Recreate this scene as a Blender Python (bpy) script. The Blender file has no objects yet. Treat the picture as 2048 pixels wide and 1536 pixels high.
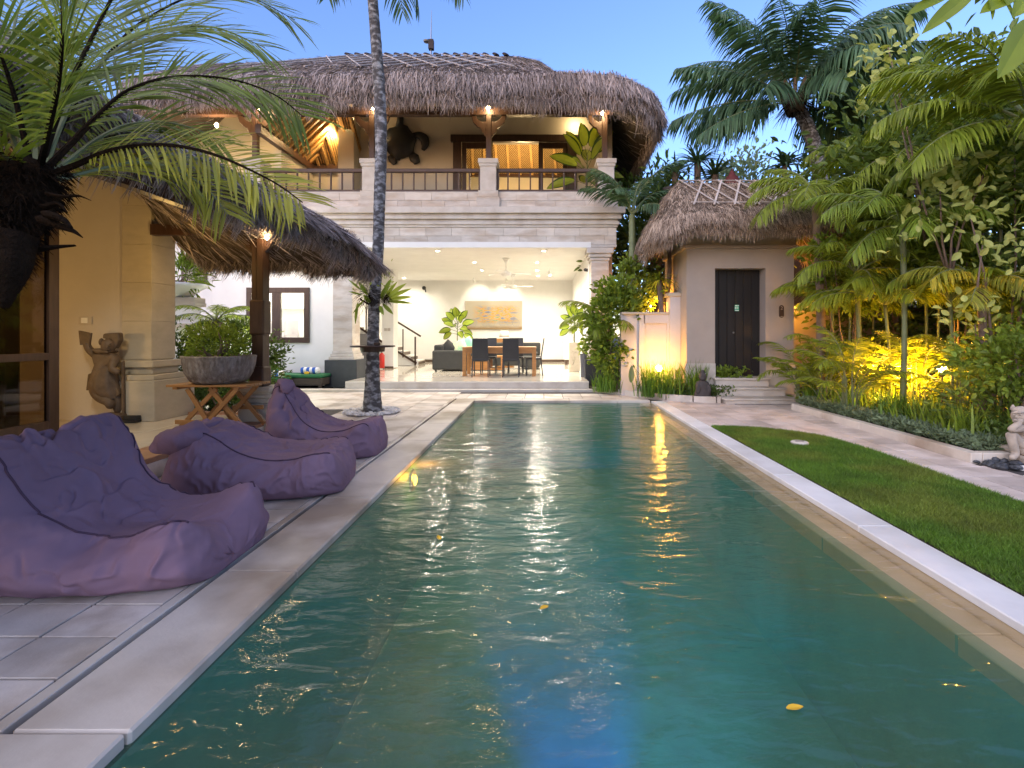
import bpy, bmesh, math, random
import numpy as np
from mathutils import Vector, Matrix

# ------------------------------------------------------------------ camera, sky, sun, exposure
random.seed(11)
rng = np.random.default_rng(11)
sc = bpy.context.scene
COL = sc.collection
R = math.radians

cam_d = bpy.data.cameras.new('camera')
cam = bpy.data.objects.new('camera', cam_d)
COL.objects.link(cam)
cam.location = (0, 0, 1.3)
cam.rotation_euler = (R(90), 0, 0)
cam_d.sensor_width = 36.0
cam_d.lens = 36.0 * 1000 / 2048
cam_d.shift_x = -60 / 2048
cam_d.shift_y = -98 / 2048
cam_d.clip_end = 800
sc.camera = cam

world = bpy.data.worlds.new('World')
sc.world = world
world.use_nodes = True
wn, wl = world.node_tree.nodes, world.node_tree.links
wn.clear()
sky_n = wn.new('ShaderNodeTexSky')
sky_n.sky_type = 'NISHITA'
sky_n.sun_disc = False
sky_n.sun_elevation = R(10.0)
sky_n.sun_rotation = R(215)
sky_n.air_density = 1.0
sky_n.dust_density = 0.3
sky_n.ozone_density = 3.0
tint = wn.new('ShaderNodeMix')
tint.data_type = 'RGBA'
tint.blend_type = 'MULTIPLY'
tint.inputs[0].default_value = 1.0
tint.inputs[7].default_value = (1.0, 0.92, 1.15, 1)
bg = wn.new('ShaderNodeBackground')
bg.inputs[1].default_value = 0.15
wo = wn.new('ShaderNodeOutputWorld')
wl.new(sky_n.outputs[0], tint.inputs[6])
wl.new(tint.outputs[2], bg.inputs[0])
wl.new(bg.outputs[0], wo.inputs[0])

sun_d = bpy.data.lights.new('sun', 'SUN')
sun_d.energy = 0.95
sun_d.angle = R(100)
sun_d.color = (1.0, 0.80, 0.58)
sun = bpy.data.objects.new('sun', sun_d)
COL.objects.link(sun)
sun.rotation_euler = (R(38), 0, R(-35))

sc.view_settings.view_transform = 'Standard'
sc.view_settings.look = 'None'
sc.view_settings.gamma = 1
sc.view_settings.use_curve_mapping = False
sc.view_settings.exposure = 1.5
sc.render.engine = 'CYCLES'
sc.cycles.max_bounces = 10
sc.cycles.diffuse_bounces = 4
sc.cycles.glossy_bounces = 4
sc.cycles.transmission_bounces = 6
sc.cycles.transparent_max_bounces = 10
sc.cycles.sample_clamp_indirect = 6.0
sc.cycles.use_denoising = True
sc.cycles.use_light_tree = True
sc.cycles.caustics_reflective = False

# ------------------------------------------------------------------ helpers
def P(px, py, Y):
    return np.array(((px - 1084) * Y / 1000.0, Y, 1.3 - (py - 670) * Y / 1000.0))

def nrm(v):
    v = np.asarray(v, float)
    n = np.linalg.norm(v, axis=-1, keepdims=True)
    return v / np.maximum(n, 1e-9)

def vnoise(p, seed=0):
    """smooth value noise in -1..1 for an (n,3) array"""
    p = np.asarray(p, float)
    i = np.floor(p).astype(np.int64)
    f = p - i
    f = f * f * (3 - 2 * f)
    out = np.zeros(len(p))
    for dx in (0, 1):
        for dy in (0, 1):
            for dz in (0, 1):
                h = (i[:, 0] + dx) * 374761393 + (i[:, 1] + dy) * 668265263 + (i[:, 2] + dz) * 2147483647 + seed * 974711
                h = (h ^ (h >> 13)) * 1274126177
                h = h ^ (h >> 16)
                v = (h & 0xffff) / 32767.5 - 1
                w = (f[:, 0] if dx else 1 - f[:, 0]) * (f[:, 1] if dy else 1 - f[:, 1]) * (f[:, 2] if dz else 1 - f[:, 2])
                out += v * w
    return out

def fbm(p, seed=0, octs=3):
    p = np.asarray(p, float)
    o = np.zeros(len(p)); a = 1.0
    for k in range(octs):
        o += a * vnoise(p * 2 ** k, seed + k)
        a *= .5
    return o

def resample_path(pts, k):
    pts = np.asarray(pts, float); d = np.concatenate([[0], np.cumsum(np.linalg.norm(np.diff(pts, axis=0), axis=1))]); s = np.linspace(0, d[-1], k)
    q = np.stack([np.interp(s, d, pts[:, a]) for a in range(3)], 1)
    for _ in range(2): q[1:-1] = (q[:-2] + 2 * q[1:-1] + q[2:]) / 4
    return q

class MB:
    """collects shapes; build() links them as one mesh object"""
    def __init__(s):
        s.V = []; s.F = []; s.n = 0
    def add(s, V, faces, mi=0):
        V = np.asarray(V, float).reshape(-1, 3)
        if isinstance(faces, np.ndarray):
            if len(faces):
                s.F.append((faces.astype(np.int64) + s.n, mi))
        else:
            by = {}
            for f in faces:
                by.setdefault(len(f), []).append(f)
            for k in by:
                s.F.append((np.array(by[k], np.int64) + s.n, mi))
        s.V.append(V); s.n += len(V)
        return s
    def box(s, x0, x1, y0, y1, z0, z1, mi=0):
        V = [(x0, y0, z0), (x1, y0, z0), (x1, y1, z0), (x0, y1, z0), (x0, y0, z1), (x1, y0, z1), (x1, y1, z1), (x0, y1, z1)]
        return s.add(V, [(3, 2, 1, 0), (4, 5, 6, 7), (0, 1, 5, 4), (1, 2, 6, 5), (2, 3, 7, 6), (3, 0, 4, 7)], mi)
    def bar(s, p, q, w, h, up=(0, 0, 1), mi=0):
        p = np.asarray(p, float); q = np.asarray(q, float)
        t = nrm(q - p); up = np.asarray(up, float)
        if abs(np.dot(t, nrm(up))) > .98: up = np.array((0, 1.0, 0)) if abs(t[1]) < .9 else np.array((1.0, 0, 0))
        a = nrm(np.cross(t, up)); b = np.cross(a, t)
        V = []
        for c in (p, q):
            for (i, j) in ((-1, -1), (1, -1), (1, 1), (-1, 1)):
                V.append(c + a * i * w / 2 + b * j * h / 2)
        return s.add(V, [(3, 2, 1, 0), (4, 5, 6, 7), (0, 1, 5, 4), (1, 2, 6, 5), (2, 3, 7, 6), (3, 0, 4, 7)], mi)
    def tube(s, pts, rad, n=8, mi=0, flat=1.0):
        pts = np.asarray(pts, float); k = len(pts)
        rad = np.broadcast_to(np.asarray(rad, float), (k,))
        T = np.gradient(pts, axis=0); T = nrm(T)
        up = np.array((0.13, 0.21, 1.0)) if abs(T[0][2]) < .9 else np.array((1.0, .17, .1))
        V = []; a = None
        for i in range(k):
            if a is None: a = nrm(np.cross(T[i], up))
            else:
                a = a - T[i] * np.dot(a, T[i]); a = nrm(a)
            b = np.cross(T[i], a)
            th = np.arange(n) * 2 * math.pi / n
            V.append(pts[i] + rad[i] * (np.outer(np.cos(th), a) + flat * np.outer(np.sin(th), b)))
        V = np.concatenate(V)
        F = []
        for i in range(k - 1):
            for j in range(n):
                F.append((i * n + j, i * n + (j + 1) % n, (i + 1) * n + (j + 1) % n, (i + 1) * n + j))
        F2 = [tuple(range(n - 1, -1, -1)), tuple((k - 1) * n + j for j in range(n))]
        return s.add(V, F + F2, mi)
    def lathe(s, prof, c=(0, 0, 0), n=16, mi=0, sx=1.0, sy=1.0):
        c = np.asarray(c, float); V = []
        th = np.arange(n) * 2 * math.pi / n
        for r, z in prof:
            V.append(np.stack([c[0] + sx * r * np.cos(th), c[1] + sy * r * np.sin(th), np.full(n, c[2] + z)], 1))
        k = len(prof); F = []
        for i in range(k - 1):
            for j in range(n):
                F.append((i * n + j, i * n + (j + 1) % n, (i + 1) * n + (j + 1) % n, (i + 1) * n + j))
        F += [tuple(range(n - 1, -1, -1)), tuple((k - 1) * n + j for j in range(n))]
        return s.add(np.concatenate(V), F, mi)
    def ball(s, c, r, n=12, m=8, mi=0, rot=None):
        r = np.broadcast_to(np.asarray(r, float), (3,))
        th = np.arange(n) * 2 * math.pi / n; ph = np.linspace(-math.pi / 2 + .02, math.pi / 2 - .02, m)
        V = np.array([(math.cos(p) * math.cos(t), math.cos(p) * math.sin(t), math.sin(p)) for p in ph for t in th]) * r
        if rot is not None: V = V @ np.array(rot).T
        V = V + np.asarray(c, float)
        F = [(i * n + j, i * n + (j + 1) % n, (i + 1) * n + (j + 1) % n, (i + 1) * n + j) for i in range(m - 1) for j in range(n)]
        F += [tuple(range(n - 1, -1, -1)), tuple((m - 1) * n + j for j in range(n))]
        return s.add(V, F, mi)
    def prism(s, poly, z0, z1, mi=0):
        n = len(poly)
        V = [(x, y, z0) for x, y in poly] + [(x, y, z1) for x, y in poly]
        F = [tuple(range(n - 1, -1, -1)), tuple(range(n, 2 * n))] + [(i, (i + 1) % n, n + (i + 1) % n, n + i) for i in range(n)]
        return s.add(V, F, mi)
    def vprism(s, poly, y0, y1, mi=0):
        n = len(poly)
        V = [(x, y0, z) for x, z in poly] + [(x, y1, z) for x, z in poly]
        F = [tuple(range(n)), tuple(range(2 * n - 1, n - 1, -1))] + [(i, n + i, n + (i + 1) % n, (i + 1) % n) for i in range(n)]
        return s.add(V, F, mi)
    def grid(s, pts, closed_u=False, mi=0):
        k, n = pts.shape[:2]; F = []
        nn = n if closed_u else n - 1
        i, j = np.meshgrid(np.arange(k - 1), np.arange(nn), indexing='ij')
        j2 = (j + 1) % n
        F = np.stack([i * n + j, i * n + j2, (i + 1) * n + j2, (i + 1) * n + j], -1).reshape(-1, 4)
        return s.add(pts.reshape(-1, 3), F, mi)
    def mesh(s, name, mats, smooth=False):
        me = bpy.data.meshes.new(name)
        V = np.concatenate(s.V) if s.V else np.zeros((0, 3))
        me.vertices.add(len(V)); me.vertices.foreach_set('co', V.astype(np.float32).ravel())
        tot = np.concatenate([np.full(len(f), f.shape[1]) for f, _ in s.F])
        loops = np.concatenate([f.ravel() for f, _ in s.F])
        mi = np.concatenate([np.full(len(f), m) for f, m in s.F])
        me.loops.add(len(loops)); me.loops.foreach_set('vertex_index', loops.astype(np.int32))
        me.polygons.add(len(tot))
        start = np.concatenate([[0], np.cumsum(tot)[:-1]])
        me.polygons.foreach_set('loop_start', start.astype(np.int32))
        me.polygons.foreach_set('loop_total', tot.astype(np.int32))
        me.polygons.foreach_set('material_index', mi.astype(np.int32))
        me.polygons.foreach_set('use_smooth', np.full(len(tot), bool(smooth)))
        me.update(calc_edges=True)
        for m in (mats if isinstance(mats, (list, tuple)) else [mats]): me.materials.append(m)
        return me
    def build(s, name, mats, parent=None, smooth=False, bevel=0.0, auto=False):
        o = bpy.data.objects.new(name, s.mesh(name, mats, smooth))
        COL.objects.link(o)
        if parent is not None: attach(o, parent)
        if bevel:
            b = o.modifiers.new('bevel', 'BEVEL'); b.width = bevel; b.segments = 2; b.limit_method = 'ANGLE'
        return o

def attach(o, parent):
    """geometry is written in world space: parent without moving it"""
    o.parent = parent
    o.matrix_parent_inverse = world_of(parent).inverted()

def world_of(o):
    m = o.matrix_basis.copy()
    if o.parent: m = world_of(o.parent) @ o.matrix_parent_inverse @ m
    return m

def tag(o, label=None, cat=None, group=None, kind=None):
    if label: o['label'] = label
    if cat: o['category'] = cat
    if group: o['group'] = group
    if kind: o['kind'] = kind
    return o

def thing(name, loc, label, cat, group=None):
    o = bpy.data.objects.new(name, None); COL.objects.link(o)
    o.location = [float(c) for c in loc]; o.empty_display_size = .1
    return tag(o, label, cat, group)

_bricks = {}
def brick_mesh(sx, sy, sz, bev, mat):
    k = (round(sx, 3), round(sy, 3), round(sz, 3), bev, mat.name)
    if k not in _bricks:
        bm = bmesh.new(); bmesh.ops.create_cube(bm, size=1)
        bmesh.ops.scale(bm, vec=(sx, sy, sz), verts=bm.verts)
        if bev: bmesh.ops.bevel(bm, geom=bm.edges[:], offset=bev, segments=1, affect='EDGES')
        me = bpy.data.meshes.new('block'); bm.to_mesh(me); bm.free(); me.materials.append(mat)
        _bricks[k] = me
    return _bricks[k]

def piece(name, x0, x1, y0, y1, z0, z1, mat, parent=None, bev=.004, jit=0.0):
    o = bpy.data.objects.new(name, brick_mesh(x1 - x0, y1 - y0, z1 - z0, bev, mat)); COL.objects.link(o)
    o.location = ((x0 + x1) / 2, (y0 + y1) / 2, (z0 + z1) / 2)
    if jit: o.rotation_euler = (random.uniform(-jit, jit), random.uniform(-jit, jit), random.uniform(-jit, jit) * .5)
    if parent is not None: attach(o, parent)
    return o

def copy_tree(o, parent=None):
    c = o.copy(); COL.objects.link(c)
    if parent is not None:
        c.parent = parent; c.matrix_parent_inverse = o.matrix_parent_inverse.copy()
    for ch in list(o.children): copy_tree(ch, c)
    return c

# ------------------------------------------------------------------ materials
def newmat(name):
    m = bpy.data.materials.new(name); m.use_nodes = True
    m.node_tree.nodes.clear()
    return m, m.node_tree.nodes, m.node_tree.links

def _vcol(n, l, base, var, scale, island, objr, detail=6.0, stretch=None, second=None, second_amt=0.0, lohi=(.46, .62)):
    """world-space mottled colour, with per-piece and per-leaf variation"""
    geo = n.new('ShaderNodeNewGeometry')
    src = geo.outputs['Position']
    if stretch:
        mp = n.new('ShaderNodeMapping'); mp.inputs['Scale'].default_value = stretch
        l.new(src, mp.inputs[0]); src = mp.outputs[0]
    nz = n.new('ShaderNodeTexNoise'); nz.inputs['Scale'].default_value = scale; nz.inputs['Detail'].default_value = detail
    nz.inputs['Roughness'].default_value = .62
    l.new(src, nz.inputs['Vector'])
    mr = n.new('ShaderNodeMapRange'); mr.inputs[1].default_value = .25; mr.inputs[2].default_value = .75
    mr.inputs[3].default_value = 1 - var; mr.inputs[4].default_value = 1 + var
    l.new(nz.outputs[0], mr.inputs[0])
    val = mr.outputs[0]
    def mulrand(sock, amt, val):
        a = n.new('ShaderNodeMapRange'); a.inputs[3].default_value = 1 - amt; a.inputs[4].default_value = 1 + amt
        l.new(sock, a.inputs[0])
        b = n.new('ShaderNodeMath'); b.operation = 'MULTIPLY'; l.new(a.outputs[0], b.inputs[0]); l.new(val, b.inputs[1])
        return b.outputs[0]
    if island: val = mulrand(geo.outputs['Random Per Island'], island, val)
    if objr:
        oi = n.new('ShaderNodeObjectInfo'); val = mulrand(oi.outputs['Random'], objr, val)
    col = n.new('ShaderNodeRGB'); col.outputs[0].default_value = (*base, 1)
    csock = col.outputs[0]
    if second is not None:
        nz2 = n.new('ShaderNodeTexNoise'); nz2.inputs['Scale'].default_value = scale * .45; nz2.inputs['Detail'].default_value = 8
        l.new(src, nz2.inputs['Vector'])
        r2 = n.new('ShaderNodeMapRange'); r2.inputs[1].default_value, r2.inputs[2].default_value = lohi
        r2.inputs[3].default_value = 0; r2.inputs[4].default_value = second_amt
        l.new(nz2.outputs[0], r2.inputs[0])
        mx = n.new('ShaderNodeMix'); mx.data_type = 'RGBA'; l.new(r2.outputs[0], mx.inputs[0])
        l.new(csock, mx.inputs[6]); mx.inputs[7].default_value = (*second, 1); csock = mx.outputs[2]
    vm = n.new('ShaderNodeVectorMath'); vm.operation = 'SCALE'
    l.new(csock, vm.inputs[0]); l.new(val, vm.inputs['Scale'])
    return vm.outputs[0], src, geo

def mat(name, base, rough=.6, var=.15, scale=6, bump=.15, bscale=60, island=0, objr=0, metal=0, spec=.4, stretch=None,
        second=None, second_amt=.6, coat=0, bdist=.01, lohi=(.46, .62)):
    m, n, l = newmat(name)
    c, src, geo = _vcol(n, l, base, var, scale, island, objr, stretch=stretch, second=second, second_amt=second_amt if second else 0, lohi=lohi)
    p = n.new('ShaderNodeBsdfPrincipled'); o = n.new('ShaderNodeOutputMaterial')
    p.inputs['Roughness'].default_value = rough; p.inputs['Metallic'].default_value = metal
    p.inputs['Specular IOR Level'].default_value = spec; p.inputs['Coat Weight'].default_value = coat
    l.new(c, p.inputs['Base Color'])
    if bump:
        nz = n.new('ShaderNodeTexNoise'); nz.inputs['Scale'].default_value = bscale; nz.inputs['Detail'].default_value = 5
        l.new(src, nz.inputs['Vector'])
        b = n.new('ShaderNodeBump'); b.inputs['Strength'].default_value = bump; b.inputs['Distance'].default_value = bdist
        l.new(nz.outputs[0], b.inputs['Height']); l.new(b.outputs[0], p.inputs['Normal'])
    l.new(p.outputs[0], o.inputs[0])
    return m

def leafmat(name, base, trans=.4, rough=.45, var=.2, island=.35, scale=3, second=None, second_amt=.5, objr=.1):
    m, n, l = newmat(name)
    c, src, geo = _vcol(n, l, base, var, scale, island, objr, detail=2, second=second, second_amt=second_amt)
    p = n.new('ShaderNodeBsdfPrincipled'); p.inputs['Roughness'].default_value = rough; p.inputs['Specular IOR Level'].default_value = .35
    t = n.new('ShaderNodeBsdfTranslucent'); mx = n.new('ShaderNodeMixShader'); o = n.new('ShaderNodeOutputMaterial')
    warm = n.new('ShaderNodeVectorMath'); warm.operation = 'MULTIPLY'; warm.inputs[1].default_value = (1.25, 1.2, .6)
    l.new(c, warm.inputs[0]); l.new(c, p.inputs['Base Color']); l.new(warm.outputs[0], t.inputs[0])
    mx.inputs[0].default_value = trans
    l.new(p.outputs[0], mx.inputs[1]); l.new(t.outputs[0], mx.inputs[2]); l.new(mx.outputs[0], o.inputs[0])
    return m

def emat(name, col, strength):
    m, n, l = newmat(name)
    e = n.new('ShaderNodeEmission'); e.inputs[0].default_value = (*col, 1); e.inputs[1].default_value = strength
    o = n.new('ShaderNodeOutputMaterial'); l.new(e.outputs[0], o.inputs[0])
    return m

def front_only(n, l, sock):
    g = n.new('ShaderNodeNewGeometry'); s = n.new('ShaderNodeMath'); s.operation = 'SUBTRACT'; s.inputs[0].default_value = 1
    l.new(g.outputs['Backfacing'], s.inputs[1]); m = n.new('ShaderNodeMath'); m.operation = 'MULTIPLY'
    l.new(sock, m.inputs[0]); l.new(s.outputs[0], m.inputs[1]); return m.outputs[0]

def glassmat(name, tintc=(.9, .93, .95), refl=1.0):
    m, n, l = newmat(name)
    t = n.new('ShaderNodeBsdfTransparent'); t.inputs[0].default_value = (*tintc, 1)
    g = n.new('ShaderNodeBsdfGlossy'); g.inputs['Roughness'].default_value = .03
    f = n.new('ShaderNodeFresnel'); f.inputs[0].default_value = 1.5
    mx = n.new('ShaderNodeMixShader'); o = n.new('ShaderNodeOutputMaterial')
    l.new(front_only(n, l, f.outputs[0]), mx.inputs[0]); l.new(t.outputs[0], mx.inputs[1]); l.new(g.outputs[0], mx.inputs[2]); l.new(mx.outputs[0], o.inputs[0])
    return m

def thatchmat(name, dark, light, grain=1.0):
    m, n, l = newmat(name)
    geo = n.new('ShaderNodeNewGeometry')
    nz = n.new('ShaderNodeTexNoise'); nz.inputs['Scale'].default_value = 1.3; nz.inputs['Detail'].default_value = 4
    l.new(geo.outputs['Position'], nz.inputs['Vector'])
    ad = n.new('ShaderNodeMath'); ad.operation = 'MULTIPLY_ADD'; ad.inputs[1].default_value = .9; ad.inputs[2].default_value = -.45
    l.new(nz.outputs[0], ad.inputs[0])
    ad2 = n.new('ShaderNodeMath'); ad2.operation = 'ADD'; ad2.use_clamp = True
    l.new(geo.outputs['Random Per Island'], ad2.inputs[0]); l.new(ad.outputs[0], ad2.inputs[1])
    rp = n.new('ShaderNodeValToRGB')
    rp.color_ramp.elements[0].color = (*dark, 1); rp.color_ramp.elements[1].color = (*light, 1)
    e = rp.color_ramp.elements.new(.55); e.color = (*[(a * .45 + b * .55) for a, b in zip(dark, light)], 1)
    l.new(ad2.outputs[0], rp.inputs[0])
    p = n.new('ShaderNodeBsdfPrincipled'); p.inputs['Roughness'].default_value = .75; p.inputs['Specular IOR Level'].default_value = .25
    t = n.new('ShaderNodeBsdfTranslucent'); mx = n.new('ShaderNodeMixShader'); mx.inputs[0].default_value = .12
    o = n.new('ShaderNodeOutputMaterial')
    l.new(rp.outputs[0], p.inputs['Base Color']); l.new(rp.outputs[0], t.inputs[0])
    l.new(p.outputs[0], mx.inputs[1]); l.new(t.outputs[0], mx.inputs[2]); l.new(mx.outputs[0], o.inputs[0])
    return m

M = {}
M['tile'] = mat('pale_stone_tile', (.64, .575, .515), .45, .14, 5, .12, 90, objr=.15, second=(.30, .22, .15), second_amt=.6, lohi=(.47, .62))
M['tile_right'] = mat('grey_stone_tile', (.60, .52, .48), .5, .16, 5, .15, 80, objr=.16, second=(.28, .22, .18), second_amt=.45)
M['grout'] = mat('dark_grout', (.07, .062, .06), .9, .3, 12, .2, 120)
M['coping'] = mat('weathered_coping_stone', (.62, .56, .49), .42, .13, 2.2, .1, 70, objr=.06, second=(.27, .20, .14), second_amt=.85, lohi=(.45, .62))
M['coping_white'] = mat('white_coping_stone', (.74, .735, .735), .45, .1, 3, .1, 80, objr=.04, second=(.5, .48, .44), second_amt=.4)
M['pool_tile'] = mat('green_pool_stone', (.09, .34, .29), .4, .25, 3, .15, 30, objr=.1)
M['ledge'] = mat('submerged_ledge_stone', (.50, .40, .27), .5, .2, 2.5, .1, 40, objr=.08, second=(.32, .27, .17), second_amt=.7)
M['terrace'] = mat('cream_terrace_tile', (.62, .54, .42), .12, .08, 3, .02, 60, objr=.06, spec=.5)
M['terracotta'] = mat('terracotta_band', (.36, .19, .11), .5, .2, 7, .15, 90, objr=.1)
M['white_wall'] = mat('white_plaster', (.78, .77, .74), .75, .05, 2, .12, 35)
M['cream_wall'] = mat('cream_plaster', (.56, .51, .42), .8, .06, 2, .15, 40)
M['shaded_wall'] = mat('shaded_white_plaster', (.50, .47, .46), .8, .08, 2.5, .25, 40)  # white plaster of the garden wall, its shade put into the base colour
M['pav_wall'] = mat('pale_cream_plaster', (.54, .495, .44), .8, .06, 2, .15, 40)
M['taupe_wall'] = mat('taupe_plaster', (.38, .32, .27), .8, .07, 2.5, .18, 45)
M['stone'] = mat('sandstone_block', (.56, .51, .45), .7, .14, 5, .25, 60, objr=.12, stretch=(.7, 1, 2.2), second=(.38, .28, .19), second_amt=.5)
M['stone_trim'] = mat('sandstone_trim', (.54, .50, .45), .7, .1, 5, .2, 70, second=(.36, .29, .22), second_amt=.4)
M['yellow_stone'] = mat('yellow_sandstone', (.47, .415, .32), .7, .12, 4, .2, 60, objr=.08, stretch=(.8, 1, 2))
M['dark_plinth'] = mat('charcoal_plinth', (.035, .04, .05), .45, .2, 6, .15, 80)
M['dark_wood'] = mat('dark_brown_wood', (.055, .03, .02), .45, .3, 4, .12, 40, stretch=(6, 6, .8))
M['post_wood'] = mat('brown_post_wood', (.065, .033, .022), .45, .25, 5, .12, 40, stretch=(7, 7, .8))
M['rail_wood'] = mat('brown_rail_wood', (.07, .04, .03), .5, .2, 5, .1, 40)
M['black_wood'] = mat('black_door_wood', (.012, .010, .010), .5, .35, 3, .15, 30, stretch=(9, 9, .6))
M['teak'] = mat('orange_teak', (.34, .16, .05), .4, .22, 3, .1, 50, stretch=(1, 6, 6))
M['rattan'] = None
M['rafter'] = mat('bamboo_rafter', (.55, .33, .12), .5, .25, 4, .1, 40, objr=.15)
M['thatch_grey'] = thatchmat('grey_thatch', (.10, .08, .075), (.56, .48, .465))
M['thatch_tan'] = thatchmat('tan_thatch', (.11, .075, .055), (.58, .46, .36))
M['thatch_base'] = mat('thatch_core', (.10, .075, .055), .9, .35, 6, .5, 50, bdist=.03)
M['strip'] = mat('bamboo_strip', (.44, .39, .36), .6, .2, 5, .1, 60, objr=.15)
M['cloth'] = mat('purple_canvas', (.225, .145, .20), .85, .13, 2.2, .25, 420, spec=.15, bdist=.002)
def creases(m):
    n, l = m.node_tree.nodes, m.node_tree.links
    p = next(x for x in n if x.type == 'BSDF_PRINCIPLED'); old = p.inputs['Normal'].links[0].from_socket
    geo = n.new('ShaderNodeNewGeometry'); src = geo.outputs['Position']
    for sc_, st, ds, stretch in ((3.2, .55, .05, (1, 1.5, 1.2)), (7.5, .4, .02, (1.3, .8, 1))):
        mp = n.new('ShaderNodeMapping'); mp.inputs['Scale'].default_value = stretch; l.new(src, mp.inputs[0])
        t = n.new('ShaderNodeTexNoise'); t.noise_type = 'RIDGED_MULTIFRACTAL'; t.inputs['Scale'].default_value = sc_; t.inputs['Detail'].default_value = 1.5
        t.inputs['Distortion'].default_value = .8; l.new(mp.outputs[0], t.inputs['Vector'])
        b = n.new('ShaderNodeBump'); b.inputs['Strength'].default_value = st; b.inputs['Distance'].default_value = ds
        l.new(t.outputs[0], b.inputs['Height']); l.new(old, b.inputs['Normal']); old = b.outputs[0]
    l.new(old, p.inputs['Normal'])
creases(M['cloth'])
M['cloth_seam'] = mat('purple_piping', (.075, .045, .075), .8, .1, 4, .1, 200, spec=.2)
M['bark'] = mat('grey_palm_bark', (.075, .07, .07), .9, .5, 20, .8, 55, second=(.36, .36, .37), second_amt=.8, stretch=(1, 1, 1.6), bdist=.02)
M['bark_brown'] = mat('brown_trunk_bark', (.17, .12, .09), .9, .35, 9, .6, 40, bdist=.02)
M['fibre'] = mat('dark_palm_fibre', (.018, .012, .008), 1.0, .5, 12, .9, 80, island=.5, bdist=.02, spec=.05)
M['stem'] = mat('green_cane_stem', (.16, .19, .09), .5, .25, 6, .1, 60)
M['leaf_date'] = leafmat('date_palm_leaf', (.16, .225, .04), .45, .4)
M['leaf_date_light'] = leafmat('lamplit_yellow_palm_leaf', (.30, .32, .05), .45, .4)  # yellow leaf; on the date palm it carries lamp light in its colour
M['leaf_coco'] = leafmat('coconut_leaf', (.085, .16, .085), .35, .4)
M['leaf_areca'] = leafmat('areca_leaf', (.23, .30, .035), .45, .4)
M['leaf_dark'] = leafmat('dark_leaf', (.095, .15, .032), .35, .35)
M['leaf_mid'] = leafmat('mid_green_leaf', (.18, .26, .035), .4, .4)
M['leaf_pale'] = leafmat('pale_green_leaf', (.38, .43, .13), .35, .45)
M['leaf_yellow'] = leafmat('yellow_green_leaf', (.28, .36, .05), .4, .4)
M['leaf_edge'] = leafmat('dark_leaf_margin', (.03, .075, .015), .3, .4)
M['leaf_grey'] = leafmat('silvery_ground_leaf', (.16, .22, .13), .3, .5)
M['grass'] = leafmat('lawn_grass', (.13, .25, .03), .35, .5, island=.5, var=.3, scale=2.6, second=(.24, .26, .05), second_amt=.6)
M['iris'] = leafmat('strap_leaf', (.13, .24, .035), .4, .4)
M['soil'] = mat('dark_soil', (.035, .028, .02), .95, .4, 8, .8, 60, bdist=.03)
M['pebble_white'] = mat('white_pebble', (.62, .60, .58), .6, .1, 6, .1, 60, island=.25)
M['pebble_dark'] = mat('dark_pebble', (.05, .055, .065), .5, .2, 6, .1, 60, island=.5)
M['statue_wood'] = mat('carved_brown_wood', (.11, .075, .05), .6, .35, 9, .35, 90, bdist=.006)
M['statue_stone'] = mat('carved_pale_stone', (.40, .34, .28), .85, .22, 12, .45, 120, bdist=.006)
M['dark_stone'] = mat('carved_dark_stone', (.06, .052, .05), .85, .3, 12, .4, 120, bdist=.006)
M['bowl'] = mat('rough_grey_terracotta', (.20, .165, .14), .9, .45, 26, .9, 50, stretch=(1.5, 1.5, .55), bdist=.025, second=(.35, .32, .30), second_amt=.6)
M['black'] = mat('black_leatherette', (.022, .023, .026), .45, .2, 5, .08, 120)
M['sofa'] = mat('grey_sofa_fabric', (.045, .046, .044), .9, .12, 6, .2, 250, bdist=.003)
M['white_paint'] = mat('white_paint', (.8, .8, .78), .5, .03, 4, 0)
M['grey_metal'] = mat('grey_metal', (.3, .3, .31), .35, .1, 6, 0, metal=.8)
M['cushion_green'] = mat('green_cushion', (.02, .13, .05), .85, .15, 6, .2, 200, bdist=.003)
M['wicker'] = mat('brown_wicker', (.06, .045, .035), .7, .3, 30, .6, 90, bdist=.01)
M['blue_towel'] = mat('blue_towel', (.04, .13, .5), .95, .1, 9, .3, 200, bdist=.004)
M['white_towel'] = mat('white_towel', (.8, .8, .8), .95, .05, 9, .3, 200, bdist=.004)
M['yellow'] = mat('yellow_petal', (.75, .45, .03), .6, .1, 9, 0)
M['room_floor'] = mat('polished_cream_floor', (.68, .63, .54), .06, .05, 2, 0, objr=.03, spec=.6)
M['brown_base'] = mat('brown_skirting', (.10, .065, .045), .4, .15, 6, 0)
M['red_paint'] = mat('red_paint', (.5, .03, .02), .35, .1, 6, 0)
M['maroon'] = mat('maroon_clay', (.10, .018, .02), .7, .25, 9, .3, 80)
M['dark_clay'] = mat('dark_clay_tile', (.045, .035, .035), .8, .3, 9, .3, 80)
M['glass'] = glassmat('window_glass')
M['dark_glass'] = glassmat('smoked_glass', (.45, .40, .32))
M['bulb'] = emat('lit_bulb', (1.0, .72, .36), 60)
M['bulb_white'] = emat('lit_downlight', (1.0, .88, .68), 40)
M['pool_lens'] = emat('lit_pool_lens', (1.0, .42, .04), 9)
M['bulb_amber'] = emat('lit_amber_bulb', (1.0, .55, .12), 70)

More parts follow.
